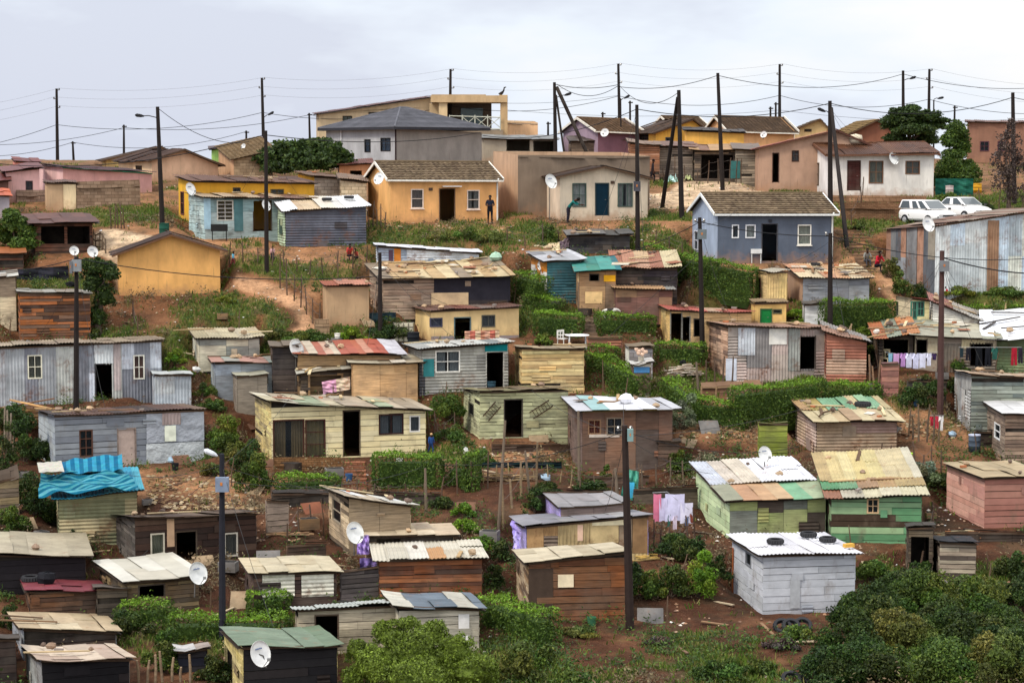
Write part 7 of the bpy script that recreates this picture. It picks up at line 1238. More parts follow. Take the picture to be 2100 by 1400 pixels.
person('child in a red top among the dark sticks below the charcoal shack', 716, 534, 28, 'sit', .4, 'b83a34', '3a2a2a'); person('child in a maroon top sitting beside the child in red', 732, 536, 22, 'sit', -.5, '8a3a30', '2a2424')
person('person in a bright red jacket sitting at the foot of the timber steps', 1798, 558, 36, 'sit', .6, 'b82434', '1a1c24'); person('person in grey crouching left of the one in red on the steps', 1776, 546, 30, 'sit', .2, '8a8880', '4a4a50')
person('person in a red top behind the brown pole by the tall shed', 1939, 618, 30, 'walk', -.4, 'c0283c', '2a2a30'); person('woman in a blue dress working beside the yellow board house', 884, 934, 46, 'walk', .5, '2c4a80', '28406c', hair='d0a878')
person('dark dressed person walking on the verge behind the gable house', 1338, 378, 50, 'walk', 1.4, '2a2428', '1c1a20')
def dog(label, px, py, hpx):
    b = hit(px, py); k = hpx*b.y/F/.6; root = tag(bpy.data.objects.new('dog', None), label, 'dog')
    J = dict(p=((-.28, 0, .47), .1), m=((0, 0, .45), .1), c=((.22, 0, .46), .125), n=((.38, 0, .50), .075), h=((.48, 0, .44), .07), z=((.60, 0, .36), .035), t1=((-.42, 0, .40), .03), t2=((-.52, 0, .22), .015))
    E = ['pm', 'mc', 'cn', 'nh', 'hz']; ed = [(a[0], a[1]) for a in E]+[('p', 't1'), ('t1', 't2')]
    for s, n in ((-.08, 'a'), (.08, 'b')):
        J['fk'+n] = ((.22, s, .26), .045); J['fp'+n] = ((.20, s, .03), .03); J['ff'+n] = ((.26, s, .02), .03); ed += [('c', 'fk'+n), ('fk'+n, 'fp'+n), ('fp'+n, 'ff'+n)]
        J['bk'+n] = ((-.22, s, .28), .06); J['bh'+n] = ((-.36, s, .18), .033); J['bp'+n] = ((-.31, s, .03), .027); J['bf'+n] = ((-.25, s, .02), .028); ed += [('p', 'bk'+n), ('bk'+n, 'bh'+n), ('bh'+n, 'bp'+n), ('bp'+n, 'bf'+n)]
    nm = list(J); me = bpy.data.meshes.new('dog'); me.from_pydata([tuple(Vector(J[n][0])*k) for n in nm], [(nm.index(a), nm.index(c)) for a, c in ed], []); o = bpy.data.objects.new('tmp', me); COL.objects.link(o); o.modifiers.new('s', 'SKIN'); sb = o.modifiers.new('b', 'SUBSURF'); sb.levels = 1
    if len(me.skin_vertices) == 0:
        bpy.context.view_layer.objects.active = o; bpy.ops.object.select_all(action='DESELECT'); o.select_set(True); bpy.ops.mesh.customdata_skin_add()
    for i, n in enumerate(nm): me.skin_vertices[0].data[i].radius = (J[n][1]*k,)*2; me.skin_vertices[0].data[i].use_root = n == 'm'
    bm = bpy.data.meshes.new_from_object(o.evaluated_get(bpy.context.evaluated_depsgraph_get())); bpy.data.objects.remove(o); arr = np.ones((len(bm.loops), 4))
    for p in bm.polygons: arr[p.loop_start:p.loop_start+p.loop_total, :3] = (.05, .045, .04) if (-.15*k < p.center.x < .12*k) else (.6, .56, .5)
    bm.color_attributes.new('Col', 'FLOAT_COLOR', 'CORNER').data.foreach_set('color', arr.astype(np.float32).ravel()); bm.materials.clear(); bm.materials.append(mat('cloth')); bm.shade_smooth()
    o = bpy.data.objects.new('dog', bm); COL.objects.link(o); o.location = b; tag(o, label, 'dog'); m = MB()
    for s in (-.04, .04): m.blob(Vector((.45, s, .50))*k, (.02*k, .02*k, .035*k), (.5, .45, .4), 6, 0, 1)
    m.build('ears', 'cloth', o)
dog('white dog with a dark flank sniffing beside the brown board hut', 1251, 652, 22)
# ================================================================ cars
def soft(o, w):
    import bmesh
    b = bmesh.new(); b.from_mesh(o.data); bmesh.ops.remove_doubles(b, verts=b.verts, dist=.002); b.to_mesh(o.data); b.free(); md = o.modifiers.new('bevel', 'BEVEL'); md.width = w; md.segments = 3; md.limit_method = 'ANGLE'; md.angle_limit = math.radians(28); o.data.shade_smooth(); return o
def car(label, px, py, ang, canopy=True, L=4.5, Wd=1.7, tint='e6e4e0'):
    b = hit(px, py); root = empty('parked_car', b, label, 'car', ang); c = H(tint, 1.0); hw = Wd/2
    st = [(-L/2, .45, .80, .80), (-L/2+.08, .32, .92, .86), (-L/2+.9, .28, .95, hw), (.2, .28, .96, hw), (L/2-1.35, .28, .95, hw), (L/2-.5, .30, .86, hw*.97), (L/2-.1, .36, .74, hw*.88), (L/2, .45, .62, hw*.82)]
    m = MB(); rings = []
    for (x, z0, z1, w) in st: w = min(w, hw); rings.append([(x, -w*.9, z0), (x, -w, z0+.12), (x, -w, z1-.18), (x, -w*.93, z1-.03), (x, -w*.6, z1+.02), (x, w*.6, z1+.02), (x, w*.93, z1-.03), (x, w, z1-.18), (x, w, z0+.12), (x, w*.9, z0)])
    for r0, r1 in zip(rings[:-1], rings[1:]):
        for i in range(9): m.quad(r0[i], r0[i+1], r1[i+1], r1[i], c)
        m.quad(r0[9], r0[0], r1[0], r1[9], (.04, .04, .04))
    m.poly(rings[0], c); m.poly(rings[-1][::-1], c); body = soft(m.build('body', 'gloss', root), .07)
    x0, x1, x2, x3 = (-L/2+.15, -L/2+.35, .35, 1.05) if canopy else (-1.35, -.75, .25, .95); zr = 1.48 if canopy else 1.40; wr = hw*.80; wb = hw*.92; zb = .95
    A = [(x0, -wb, zb), (x0, wb, zb), (x3, wb, zb), (x3, -wb, zb)]; T = [(x1, -wr, zr), (x1, wr, zr), (x2, wr, zr), (x2, -wr, zr)]
    m = MB(); m.hexa(A+T, c); soft(m.build('cabin', 'gloss', root), .06)
    def pane(name, p0, p1, q1, q0, sft):
        P_ = [Vector(v) for v in (p0, p1, q1, q0)]; n = (P_[1]-P_[0]).cross(P_[3]-P_[0]).normalized(); ce = sum(P_, Vector())/4; m = MB(); pts = [ce+(v-ce)*sft+n*.008 for v in P_]; m.quad(*pts, (.05, .065, .07)); m.build(name, 'gloss', root)
    def lp_(a, b_, t): return Vector(a).lerp(Vector(b_), t)
    pane('windscreen', A[3], A[2], T[2], T[3], .86); pane('rear_window', A[1], A[0], T[0], T[1], .8)
    for s, (a0, a1, t0, t1) in ((0, (A[0], A[3], T[0], T[3])), (1, (A[2], A[1], T[2], T[1]))):
        for (u, w_) in ((.03, .42), (.47, .70), (.73, .97)) if canopy else ((.04, .46), (.54, .96)):
            if s: u, w_ = 1-w_, 1-u
            pane('side_window', lp_(a0, a1, u), lp_(a0, a1, w_), lp_(t0, t1, w_), lp_(t0, t1, u), .8)
    for x in (-L/2+.85, L/2-.85):
        for s in (-1, 1):
            m = MB(); M = Matrix.Rotation(math.radians(90), 3, 'X'); m.lathe([(.0, -.09), (.29, -.09), (.32, -.05), (.32, .05), (.29, .09), (0, .09)], 18, (.025, .025, .026), (x, s*(hw-.06), .32), M); w_ = m.build('wheel', 'paint', root); m = MB(); m.lathe([(0, .0), (.17, .0), (.19, -.01)], 14, (.4, .4, .41), (x, s*(hw+.035), .32), M); m.build('rim', 'gloss', w_)
            if x > 0:
                m = MB(); m.box(L/2-.06, s*hw*.66-.13, .55, L/2+.012, s*hw*.66+.13, .68, (.6, .6, .58)); m.build('headlight', 'gloss', root)
    m = MB(); m.box(L/2-.02, -.42, .54, L/2+.01, .42, .66, (.05, .05, .05)); m.build('grille', 'paint', root); m = MB(); m.box(L/2-.05, -hw*.85, .34, L/2+.06, hw*.85, .48, H('8a8a8c')); m.build('bumper', 'paint', root)
    m = MB(); m.box(L/2+.062, -.2, .36, L/2+.068, .2, .46, H('d8d8c8')); m.build('number_plate', 'paint', root)
    for s in (-1, 1): m = MB(); m.box(.95, s*(hw+.02)-.05*(1-s)/2-.03, .92, 1.05, s*(hw+.12), 1.04, (.05, .05, .05)); m.build('wing_mirror', 'paint', root)
    return root
car('white estate like pickup with a long canopy parked below the white house', 1900, 462, math.radians(-60), True, 3.7, 1.62); car('white double cab car parked behind and right of the canopied pickup', 1974, 453, math.radians(-60), False, 3.7, 1.6)
# ================================================================ washing
def garment(label, x, y0, w, h, Y, col, kind='shirt', group=None):
    c = at(x, y0, Y); s = Y/F; W_ = w*s; Hh = h*s; m = MB(); cc = H(col); n = 6
    if kind == 'shirt': out = [(-.5, 0), (-.2, 0), (-.12, -.06), (.12, -.06), (.2, 0), (.5, 0), (.62, -.34), (.42, -.38), (.40, -1), (-.40, -1), (-.42, -.38), (-.62, -.34)]; fs = [(0, 1, 2, 10, 11), (2, 3, 7, 8, 9, 10), (3, 4, 5, 6, 7)]
    elif kind == 'trousers': out = [(-.45, 0), (.45, 0), (.5, -1), (.12, -1), (0, -.35), (-.12, -1), (-.5, -1)]; fs = [(0, 1, 4), (1, 2, 3, 4), (0, 4, 5, 6)]
    else: out = [(-.5, 0), (0, -.03), (.5, 0), (.48, -1), (0, -.95), (-.5, -1)]; fs = [(0, 1, 4, 5), (1, 2, 3, 4)]
    for sgn in (0, 1):
        for f in fs: m.poly([(out[i][0]*W_, -.03*sgn+.04*math.sin(i*2.3), out[i][1]*Hh) for i in (f if sgn else f[::-1])], jit(cc, .06))
    o = m.build({'shirt': 'shirt', 'trousers': 'trousers', 'sheet': 'towel'}[kind], 'cloth'); o.location = c; return tag(o, label, {'shirt': 'shirt', 'trousers': 'trousers', 'sheet': 'towel'}[kind], group)
def line(label, pts, Y): 
    m = MB(); o0 = at(*pts[0], Y)
    for a, b_ in zip(pts[:-1], pts[1:]): m.tube([at(*a, Y)-o0, at(*b_, Y)-o0], .012, 4, (.3, .3, .3))
    o = m.build('washing_line', 'paint'); o.location = o0; tag(o, label, 'washing line')
rw = random.Random(3)
g1 = 'white and lilac washing under the rust patched porch'; line('washing line under the rust patched porch', [(1815, 722), (1860, 728), (1928, 721)], 100.3)
for i, (x, w, h, c, k_, l) in enumerate([(1826, 8, 30, '86b0c4', 'sheet', 'pale blue towel'), (1838, 12, 36, 'c49ac4', 'sheet', 'lilac checked cloth'), (1852, 11, 28, 'b88ac0', 'shirt', 'mauve shirt'), (1864, 14, 30, 'dcdcf0', 'shirt', 'white shirt left of the others'), (1878, 14, 32, 'd4d4ec', 'shirt', 'white shirt in the middle'), (1892, 13, 31, 'e0e0f2', 'sheet', 'white patterned towel'), (1905, 10, 26, 'dcdcec', 'shirt', 'small white vest'), (1916, 9, 14, '3c2c50', 'shirt', 'dark violet top')]): garment(l+' on the line under the rust patched porch', x, 724, w, h, 100.3, c, k_, g1)
g2 = 'dark and red washing beneath the white tin roof'; line('washing line beneath the brilliant white roof', [(1966, 712), (2095, 712)], 99.5)
for x, w, h, c, k_, l in [(1972, 7, 20, '24343a', 'sheet', 'narrow dark cloth'), (1986, 10, 26, '1c1c24', 'trousers', 'short black trousers'), (2008, 14, 40, '121418', 'trousers', 'long black trousers'), (2026, 12, 38, '1a1c22', 'trousers', 'charcoal trousers'), (2040, 12, 24, '2c5a50', 'shirt', 'dark green shirt'), (2080, 12, 36, '9c2030', 'trousers', 'dark red trousers'), (2093, 9, 32, '2a2430', 'trousers', 'navy trousers at the edge')]: garment(l+' hanging beneath the brilliant white roof', x, 713, w, h, 99.5, c, k_, g2)
g3 = 'washing by the weedy shrub'; line('washing line behind the thick dark pole', [(1338, 1010), (1368, 1008), (1420, 1050)], 81.5)
for x, y, w, h, c, k_, l in [(1348, 1012, 16, 60, 'd87a94', 'sheet', 'pink edged white cloth'), (1360, 1020, 16, 50, 'd8d0ec', 'sheet', 'lilac white pillow cover'), (1384, 1012, 40, 58, 'd4d0ea', 'sheet', 'big white lilac sheet'), (1408, 1030, 26, 44, 'e4e0f0', 'sheet', 'smaller white sheet'), (1384, 1056, 10, 30, 'd8c8d4', 'shirt', 'pale pink shirt'), (1372, 1054, 7, 26, '3c6a5c', 'shirt', 'dark green top'), (1408, 1058, 8, 20, '5a6a8a', 'shirt', 'grey blue shirt'), (1418, 1052, 6, 20, '8a4a3c', 'shirt', 'rust red top')]: garment(l+' on the line behind the thick dark pole', x, y, w, h, 81.5, c, k_, g3)
g4 = 'washing on the short line by the bare yard'; line('short washing line between sticks near the grey bin', [(1904, 852), (1936, 852)], 94)
for x, w, h, c, k_, l in [(1912, 9, 20, 'b83040', 'shirt', 'red shirt'), (1921, 8, 26, 'c03848', 'trousers', 'red trousers'), (1930, 9, 30, 'e0dcd8', 'shirt', 'white shirt')]: garment(l+' on the short line near the grey bin', x, 853, w, h, 94, c, k_, g4)
garment('bright blue cloth hanging in front of the green cloth', 1296, 988, 10, 34, 85.6, '4ab0d4', 'sheet')
# ================================================================ fences of sticks, steps, odds and ends
def fence(label, pts, hpx, n, jitter=.25, wires=2, r=.035, col='5a4638', rails=False, seed=1):
    rr = random.Random(seed+int(pts[0][0])); W3 = [hit(*p) for p in pts]; o0 = W3[0].copy(); root = empty('fence', o0, label, 'fence'); L = [0]
    for a, b_ in zip(W3[:-1], W3[1:]): L.append(L[-1]+(b_-a).length)
    tops = []
    for i in range(n):
        d = L[-1]*i/max(1, n-1); k = max(j for j in range(len(L)-1) if L[j] <= d+1e-6); t = (d-L[k])/max(1e-6, L[k+1]-L[k]); p = W3[k].lerp(W3[k+1], min(1, t)); p.z = float(ground_h(p.x, p.y)); h = hpx*p.y/F*rr.uniform(1-jitter, 1+jitter); q = p+Vector((rr.uniform(-.12, .12), rr.uniform(-.08, .08), h))
        m = MB(); m.tube([p-o0-Vector((0, 0, .3)), p.lerp(q, .5)-o0+Vector((rr.uniform(-.03, .03), 0, 0)), q-o0], [r*1.1, r, r*.8], 6, jit(H(col), .2)); m.build('post', 'wood', root); tops.append((p-o0, q-o0))
    for w in range(wires):
        f = .9-.35*w; m = MB()
        for (p0, q0), (p1, q1) in zip(tops[:-1], tops[1:]):
            if rails: m.beam(p0.lerp(q0, f), p1.lerp(q1, f), .03, .07, jit(H(col), .15))
            else: m.tube([p0.lerp(q0, f), (p0.lerp(q0, f)+p1.lerp(q1, f))/2-Vector((0, 0, .05)), p1.lerp(q1, f)], .008, 3, (.12, .1, .09), cap=False)
        m.build('rail' if rails else 'wire', 'wood', root)
    return root
for a in [('stick fence with sagging wire below the charcoal shack', [(470, 552), (560, 545), (650, 570), (752, 556)], 44, 11, .3), ('tall crooked sticks running down the slope beside the path', [(575, 590), (612, 625), (654, 675)], 62, 7, .25), ('row of dark upright stakes on the bank by the block wall', [(228, 470), (256, 468)], 46, 5, .2), ('rail fence beside the dark timber porch', [(190, 512), (216, 520)], 38, 5, .2, 3, .04, '6a5844', True),
 ('thin sticks below the orange gable house', [(272, 650), (282, 690)], 40, 3, .2), ('bent sticks left of the orange tiled house', [(756, 470), (790, 470)], 42, 5, .4), ('sticks on the slope under the off white gable house', [(1040, 500), (1078, 510), (1180, 500)], 34, 5, .3), ('leaning stakes below the off white gable house', [(1345, 500), (1400, 520)], 30, 3, .3),
 ('stake fence under the stalls by the sandy road', [(1360, 372), (1425, 376), (1500, 378), (1552, 380)], 40, 12, .4), ('wire fence on the bank by the parked cars', [(1745, 470), (1765, 440), (1768, 410)], 44, 4, .2), ('fence posts at the top right by the bare tree', [(1990, 440), (2040, 436), (2095, 440)], 40, 6, .3), ('post and rail fence below the dark hedge', [(1708, 716), (1738, 718), (1742, 700)], 36, 3, .1, 1, .05, 'b89c78', True),
 ('rough stakes beside the green shrub and the yellow board house', [(880, 900), (905, 905), (935, 900)], 52, 5, .3), ('crooked posts beside the square clipped hedge', [(905, 1020), (950, 1010), (1000, 1000)], 62, 4, .3), ('tall leaning posts by the vegetable patch', [(1032, 1080), (1076, 1010), (1100, 1000)], 80, 4, .3, 2, .05, '8a7458'), ('stick fence round the vegetable patch', [(990, 990), (1060, 985), (1140, 985), (1190, 1000)], 30, 9, .3, 2, .03, '9a8460'),
 ('wire fence along the clipped hedge below the terrace', [(560, 1035), (700, 1030), (870, 1030)], 36, 10, .2), ('posts with wire above the red footpath', [(588, 1110), (640, 1085)], 46, 3, .2), ('stick fence in front of the dark window of the tall brown shack', [(1190, 1010), (1230, 1012), (1330, 1000), (1430, 985)], 48, 9, .25, 2, .035, '6a5848'), ('stakes under the washing behind the thick pole', [(1340, 1120), (1380, 1130), (1425, 1110)], 60, 7, .4),
 ('stick fence behind the tan corrugated roof', [(1806, 960), (1860, 965), (1930, 975)], 52, 8, .3), ('tall stakes in the bare yard below the laundry', [(1862, 895), (1880, 905), (1900, 905), (1925, 915)], 60, 6, .3, 1, .045, '6a5844'), ('stakes beside the pink shack and the scrap pen', [(1888, 1180), (1905, 1130), (1915, 1090)], 60, 5, .3, 1, .045), ('pale sticks under the low bushes at the bottom left', [(285, 1400), (330, 1398), (390, 1398)], 50, 7, .35, 0, .045, '9c8468'), ('fence of split poles below the lumber pile', [(10, 900), (28, 930)], 70, 4, .2, 0, .05, '8a7c6a'),
 ('rail fence in front of the ivy bank', [(1436, 820), (1480, 824), (1560, 818)], 34, 5, .2, 1, .05, '9a7c5c', True), ('white stake and wire above the shed grass', [(2018, 640), (2060, 640)], 18, 2, .1, 0, .05, 'b09868'), ('sticks by the patched shack door', [(1450, 790), (1478, 800), (1500, 795)], 60, 4, .4, 1, .04), ('stakes right of the red brown shack', [(1784, 800), (1800, 812)], 66, 3, .2, 2, .05, '8a6c54')]:
    fence(*a)
def steps(label, x0, y0, x1, y1, wpx, n, col, m_='brick'):
    A = hit(x0, y0); B_ = hit(x1, y1); root = empty('steps', B_, label, 'steps'); w = wpx*B_.y/F
    for i in range(n):
        p = B_.lerp(A, (i+.5)/n)-B_; q = (A-B_)/n; m = MB(); m.box(p.x-w/2, p.y-abs(q.y)/2-.02, p.z-.5, p.x+w/2, p.y+abs(q.y)/2+.06, p.z+.03, jit(H(col), .1)); m.build('step', m_, root)
steps('brick steps leading up to the dark door of the yellow board house', 724, 944, 728, 1004, 52, 7, '96644a'); steps('timber steps climbing the bank beside the tall shed', 1738, 470, 1792, 540, 62, 10, '7a5c44', 'wood'); steps('slatted garden steps between the clipped hedges', 1211, 640, 1210, 694, 30, 7, '7c6450', 'wood')
def at_g(px, py): return hit(px, py)
def thing(name, label, cat, px, py, fn, mt='paint', rz=0, group=None):
    b = at_g(px, py); o = None; root = empty(name, b, label, cat, rz, group); fn(root); return root
def part(root, name, mt, f, smooth=False): m = MB(); f(m); return m.build(name, mt, root, smooth)
def table(root):
    part(root, 'table_top', 'paint', lambda m: m.lathe([(0, .70), (.6, .70), (.62, .72), (.6, .74), (0, .74)], 18, H('e8e8e8')))
    for x in (-.4, .4):
        for y in (-.35, .35): part(root, 'leg', 'paint', lambda m: m.tube([(x*1.1, y*1.1, 0), (x, y, .7)], .035, 6, H('d8d8d8')))
thing('plastic_table', 'white round plastic table in the yard behind the yellow plank hut', 'table', 1184, 716, table)
def chair(c):
    def f(root):
        col = H(c); part(root, 'seat', 'paint', lambda m: m.box(-.24, -.22, .42, .24, .24, .46, col)); part(root, 'backrest', 'paint', lambda m: [m.box(-.24, .2, .46, -.18, .26, .88, col), m.box(.18, .2, .46, .24, .26, .88, col), m.box(-.18, .21, .78, .18, .25, .88, col), m.box(-.03, .21, .46, .03, .25, .78, col)])
        for x in (-.22, .22):
            for y in (-.2, .2): part(root, 'leg', 'paint', lambda m: m.tube([(x*1.1, y*1.1, 0), (x, y, .43)], .025, 5, col))
            part(root, 'armrest', 'paint', lambda m: m.box(x-.03, -.2, .62, x+.03, .22, .66, col))
    return f
thing('plastic_chair', 'dark plastic chair beside the doorway of the blue grey house', 'chair', 1617, 537, chair('20282a'), rz=.3); thing('plastic_chair', 'white plastic chair beside the round plastic table', 'chair', 1156, 712, chair('d8d4cc'), rz=.8); thing('plastic_chair', 'cream plastic chair under the rust patched porch', 'chair', 1813, 752, chair('d8c8a0'), rz=-.4)
def sinkt(root):
    part(root, 'basin', 'paint', lambda m: m.box(-.3, -.25, .55, .3, .25, .8, H('d4d4d0')))
    for x in (-.25, .25):
        for y in (-.2, .2): part(root, 'leg', 'paint', lambda m: m.tube([(x, y, 0), (x, y, .55)], .03, 5, H('c8c8c4')))
thing('wash_stand', 'white wash stand by the door of the blue grey house', 'wash stand', 1550, 540, sinkt)
def tank(root):
    part(root, 'container', 'paint', lambda m: m.box(-.5, -.5, .15, .5, .5, 1.05, H('d0c8ac')))
    def cage(m):
        for x in (-.5, -.25, 0, .25, .5): m.tube([(x, -.53, .1), (x, -.53, 1.1)], .02, 4, H('6a6458'))
        for z in (.15, .4, .65, .9, 1.1): m.tube([(-.53, -.53, z), (.53, -.53, z)], .02, 4, H('6a6458')); m.tube([(-.53, -.53, z), (-.53, .53, z)], .02, 4, H('6a6458'))
    part(root, 'cage', 'paint', cage); part(root, 'pallet', 'wood', lambda m: m.box(-.55, -.55, 0, .55, .55, .12, H('6a5844')))
thing('water_container', 'caged cream water container left of the cream board house', 'water tank', 829, 704, tank)
def drum(c, r=.29, h=.88, lid=None):
    def f(root):
        part(root, 'drum', 'paint', lambda m: m.lathe([(0, 0), (r, 0), (r, h*.33), (r+.015, h*.35), (r, h*.37), (r, h*.66), (r+.015, h*.68), (r, h*.7), (r, h)], 16, H(c)), True); part(root, 'lid', 'paint', lambda m: m.lathe([(r+.01, h-.03), (r+.015, h+.02), (0, h+.04)], 16, H(lid or c)))
    return f
thing('oil_drum', 'dark green drum at the foot of the lamp pole', 'drum', 337, 490, drum('1f4a3c')); thing('water_drum', 'dark drum in front of the caged water container', 'drum', 848, 710, drum('1c1e22', .3, .7)); thing('rubbish_bin', 'grey bin with a pale lid in the bare yard at right', 'bin', 1998, 925, drum('4a5460', .27, .75, 'b0b4c4')); thing('water_drum', 'blue drum by the open door of the grey teal boarded shack', 'drum', 1008, 806, drum('2c4450', .2, .55)); thing('bucket', 'lime green bucket on the stick fence', 'bucket', 1862, 945, drum('9ac83c', .2, .35)); thing('bucket', 'white bucket beside the weathered plank shack', 'bucket', 1968, 868, drum('dcdcdc', .15, .35)); thing('bucket', 'white bucket at the ground under the dark washing', 'bucket', 2026, 762, drum('e4e4e4', .14, .3))
thing('water_drum', 'bright yellow drum in the garden by the bare tree', 'drum', 2002, 396, drum('d0982c', .35, .6)); thing('water_drum', 'red and white drum right of the white house', 'drum', 1947, 404, drum('b8a8a4', .25, .7)); thing('bucket', 'white bucket by the wall of the taupe outhouse', 'bucket', 692, 700, drum('e0dcd0', .14, .4)); thing('braai_drum', 'black half drum barbecue in front of the turquoise shack', 'barbecue', 450, 494, lambda r: [part(r, 'drum', 'paint', lambda m: m.box(-.45, -.25, .55, .45, .25, .95, (.02, .02, .02)))]+[part(r, 'leg', 'paint', lambda m: m.tube([(x, 0, 0), (x, 0, .55)], .03, 5, (.02, .02, .02))) for x in (-.4, .4)])
# tank on the white house roof and mossy ladder, tyres in the gully
o = empty('water_tank', rp_(BL['u18'], .37, .95), 'squat cream water tank behind the white house roof', 'water tank'); part(o, 'tank', 'paint', lambda m: m.lathe([(0, 0), (.42, 0), (.45, .3), (.40, .5), (0, .6)], 16, H('c8bca4')), True); part(o, 'tank_band', 'paint', lambda m: m.lathe([(.455, .22), (.465, .25), (.455, .28)], 16, H('8a7c68')))
for x, y, l, t in [(1622, 1400, 'grey tyre lying in the red gully, left one', 0), (1662, 1392, 'grey tyre lying in the red gully, right one', .2), (1604, 1290, 'half buried tyre under the pale grey shack, left one', 0), (1622, 1290, 'half buried tyre under the pale grey shack, middle one', 0), (1646, 1288, 'half buried tyre under the pale grey shack, right one', 0), (1912, 1196, 'old tyre leaning by the scrap pen', 0), (72, 1192, 'grey tyre in front of the dark shack at the left', 0)]:
    b = hit(x, min(y, 1399)); o = empty('tyre', b+Vector((0, 0, .05)), l, 'tyre', 0, 'tyres on the ground'); tyre_m(o, 1.05); o.rotation_euler = (math.radians(38), 0, .3*t)
B = BL['m30']
def ladder(label, key, x0, y0, x1, y1, off=.1):
    B = BL[key]; n = B.Nf; a = plane_hit(x0, y0, B.O+n*off, n); b_ = plane_hit(x1, y1, B.O+n*off, n); o = empty('ladder', a, label, 'ladder'); d = b_-a; s = d.normalized().cross(n)*.17
    for k_ in (-1, 1): part(o, 'rail', 'wood', lambda m: m.beam(s*k_, d+s*k_, .03, .05, H('4a3a2c')))
    for i in range(1, 7): part(o, 'rung', 'wood', lambda m: m.beam(d*i/7-s, d*i/7+s, .025, .025, H('4a3a2c')))
ladder('dark ladder hung slanting right of the doorway of the plank cabin', 'm30', 1090, 852, 1130, 826); ladder('dark ladder hung slanting left of the doorway of the plank cabin', 'm30', 996, 858, 1022, 828)
# potted plant, timber piles
def pile(label, px, py, n, L, cols, spread=(.6, .4), name='timber_pile', seed=2, h=.5, r=.04):
    b = at_g(px, py); rr = random.Random(seed+px); root = empty(name, b, label, name.replace('_', ' '))
    for i in range(n):
        a = rr.gauss(0, .25); l = L*rr.uniform(.5, 1); x, y = rr.uniform(-1, 1)*spread[0], rr.uniform(-1, 1)*spread[1]; z = h*(1-abs(x)/(spread[0]+.3))*rr.random(); d = Vector((math.cos(a), math.sin(a), rr.gauss(0, .08)))*l/2; c = Vector((x, y, z+.05)); part(root, 'plank', 'wood', lambda m: m.beam(c-d, c+d, r*2.2, r, jit(H(rr.choice(cols)), .15)))
pile('pile of sawn lumber left of the pole with two meter boxes', 62, 868, 34, 2.6, ['a07850', 'b89060', '7a5840', 'c4a070'], (.7, .7), h=1.1, r=.06); pile('heap of split firewood on the dry grass', 1402, 772, 46, .7, ['b09c88', 'c8b8a4', '8a7460', 'd8ccbc'], (.75, .4), 'firewood_heap', h=.7); pile('planks and poles lying by the vegetable patch', 1020, 985, 20, 2.0, ['b09468', 'd0b080', '6a5440'], (1.0, .3), h=.3); pile('heap of scrap wood beside the pink shack', 1962, 1108, 34, 1.3, ['8a7c60', 'a89878', '4a4438', 'b07850'], (.8, .5), h=.5); pile('yellow planks under the long patched shack', 1318, 1148, 9, 1.2, ['c8a860', 'b89850'], (.3, .3), h=.2)
pile('stack of planks left of the grey plank house', 100, 880, 14, 1.8, ['9a6c48', 'b08858', '6a4a38'], (.5, .5), h=.6, r=.05); pile('pale boards leaning under the turquoise tarpaulin shed', 172, 1112, 9, 1.6, ['c0a880', 'd0bc94'], (.5, .3), h=.5, r=.08); pile('broken boards beside the charred cabin', 590, 1100, 8, 1.2, ['8a6c50', 'b8946c'], (.7, .3), h=.15); pile('dry sticks heaped on the small block hut', 1316, 716, 3, 1.2, ['9a8060'], (.4, .3), h=.1)
o = empty('potted_plant', lp(BL['n13'], BL['n13'].w/2, .4, BL['n13'].hl+.1), 'dried flower pot on the white topped pillar', 'potted plant'); part(o, 'pot', 'paint', lambda m: m.lathe([(0, 0), (.12, 0), (.16, .22), (0, .2)], 10, H('a8a090'))); part(o, 'leaves', 'paint', lambda m: [m.blob((rw.uniform(-.25, .25), 0, .3+rw.uniform(0, .3)), (.1, .08, .09), H('d8b8a0'), 6, .3) for _ in range(9)])
# loose planks on the bare soil
rk = random.Random(8)
for i in range(110):
    px = rk.uniform(20, 2080); py = rk.choice([rk.uniform(640, 1250), rk.uniform(850, 1350)]); b = hit(px, py)
    if bool(inpad(np.array([b.x]), np.array([b.y]), .25)[0]): continue
    m = MB(); L = rk.uniform(.3, 1.3); m.box(-L/2, -.06, 0, L/2, .06, .04, jit(H(rk.choice(['a08868', '6a5240', 'c4b090', '8a6c50', '5a4a3c'])), .2)); o = m.build('plank', 'wood'); o.location = b+Vector((0, 0, .03)); o.rotation_euler = (rk.uniform(-.1, .1), rk.uniform(-.15, .15), rk.uniform(0, 3.1)); nb_ = min(BL.values(), key=lambda q: (q.O+q.U*q.w/2-b).length).root['label'].split(' '); nb_ = nb_[:11]; nb_ = nb_[:-1] if nb_[-1] in ('with', 'a', 'the', 'and', 'on', 'in', 'of', 'under', 'beside', 'over', 'its') else nb_; tag(o, ('short' if L < .6 else 'long' if L > 1 else 'loose')+' weathered plank near the '+' '.join(nb_), 'plank', 'loose planks on the soil')

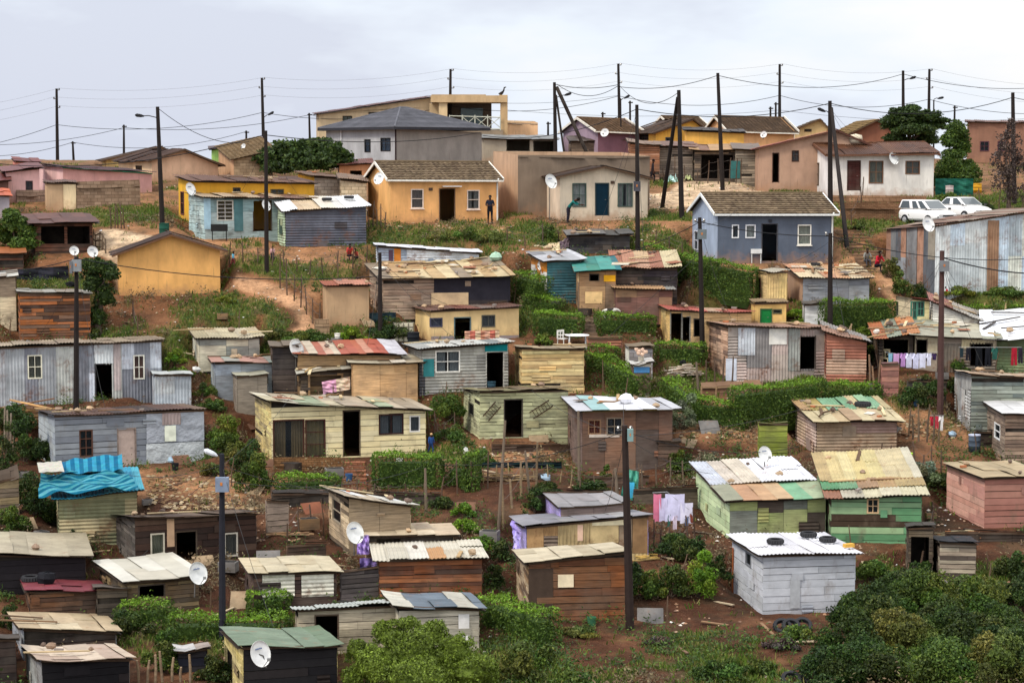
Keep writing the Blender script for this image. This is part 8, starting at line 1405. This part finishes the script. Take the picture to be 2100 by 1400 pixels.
def near(b):
    w = min(BL.values(), key=lambda q: (q.O+q.U*q.w/2-b).length).root['label'].split(' ')[:7]
    while w[-1] in ('with', 'a', 'the', 'and', 'on', 'in', 'of', 'under', 'beside', 'over', 'its', 'behind', 'by', 'two', 'dark', 'white', 'grey', 'pale', 'brown', 'thin', 'one', 'clipped', 'long', 'square', 'sagging', 'smooth', 'rust'): w.pop()
    return ' '.join(w)
used_ = {}
for i in range(210):                                               # odds and ends lying about the yards
    px = rk.uniform(10, 2090); py = rk.choice([rk.uniform(560, 1250), rk.uniform(850, 1300), rk.uniform(640, 1000)]); b = hit(px, py)
    if bool(inpad(np.array([b.x]), np.array([b.y]), .2)[0]): continue
    kd = rk.choice(['sheet', 'sheet', 'crate', 'bucket', 'stick', 'bag', 'stick']); m = MB(); cc = None
    if kd == 'sheet': cn, cc = rk.choice([('rusty', '7a4a34'), ('grey', '6e6a66'), ('tan', '9a8468'), ('brown', '6a4c3a')]); a = rk.uniform(.4, 1.0); w = rk.uniform(.5, 1.0); m.hexa([(-w/2, 0, 0), (w/2, 0, 0), (w/2, .03, 0), (-w/2, .03, 0), (-w/2, a*.7, a*.6), (w/2, a*.7, a*.6), (w/2, a*.7+.03, a*.6), (-w/2, a*.7+.03, a*.6)], H(cc)); nm, mt = 'metal_sheet', 'metal'
    elif kd == 'crate':
        cn, cc = rk.choice([('wooden', '8a6c4c'), ('dark', '3a302a'), ('grey', '7a7672')]); q = rk.uniform(.2, .4); m.box(-q, -q*.7, 0, q, q*.7, q*1.1, H(cc)); m.box(-q*.85, -q*.55, q*1.1, q*.85, q*.55, q*1.1+.005, (.02, .02, .02)); nm, mt = 'crate', 'wood'
    elif kd == 'bucket': cn, cc = rk.choice([('white', 'd4d0c8'), ('blue', '3c5c84'), ('black', '222224'), ('green', '3c6a4c')]); m.lathe([(0, 0), (.13, 0), (.17, .32), (.155, .32), (.12, .04), (0, .04)], 12, H(cc)); nm, mt = 'bucket', 'paint'
    elif kd == 'stick': cn, cc = 'thin upright', '6a5442'; h_ = rk.uniform(.7, 1.7); m.tube([(0, 0, -.2), (rk.uniform(-.05, .05), 0, h_/2), (rk.uniform(-.15, .15), 0, h_)], [.035, .03, .02], 6, H(cc)); nm, mt = 'stick', 'wood'
    else: cn, cc = rk.choice([('white', 'd8d6d0'), ('black', '1c1c1e'), ('pale blue', '9ab0c0')]); m.blob((0, 0, .12), (rk.uniform(.12, .28), .15, .15), H(cc), 9, .3); nm, mt = 'plastic_bag', 'paint'
    o = m.build(nm, mt); o.location = b; o.rotation_euler = (0, 0, rk.uniform(-.7, .7)); lb = cn+' '+nm.replace('_', ' ')+' on the ground near the '+near(b); tag(o, lb, nm.replace('_', ' '), nm.replace('_', ' ')+'s scattered on the ground')
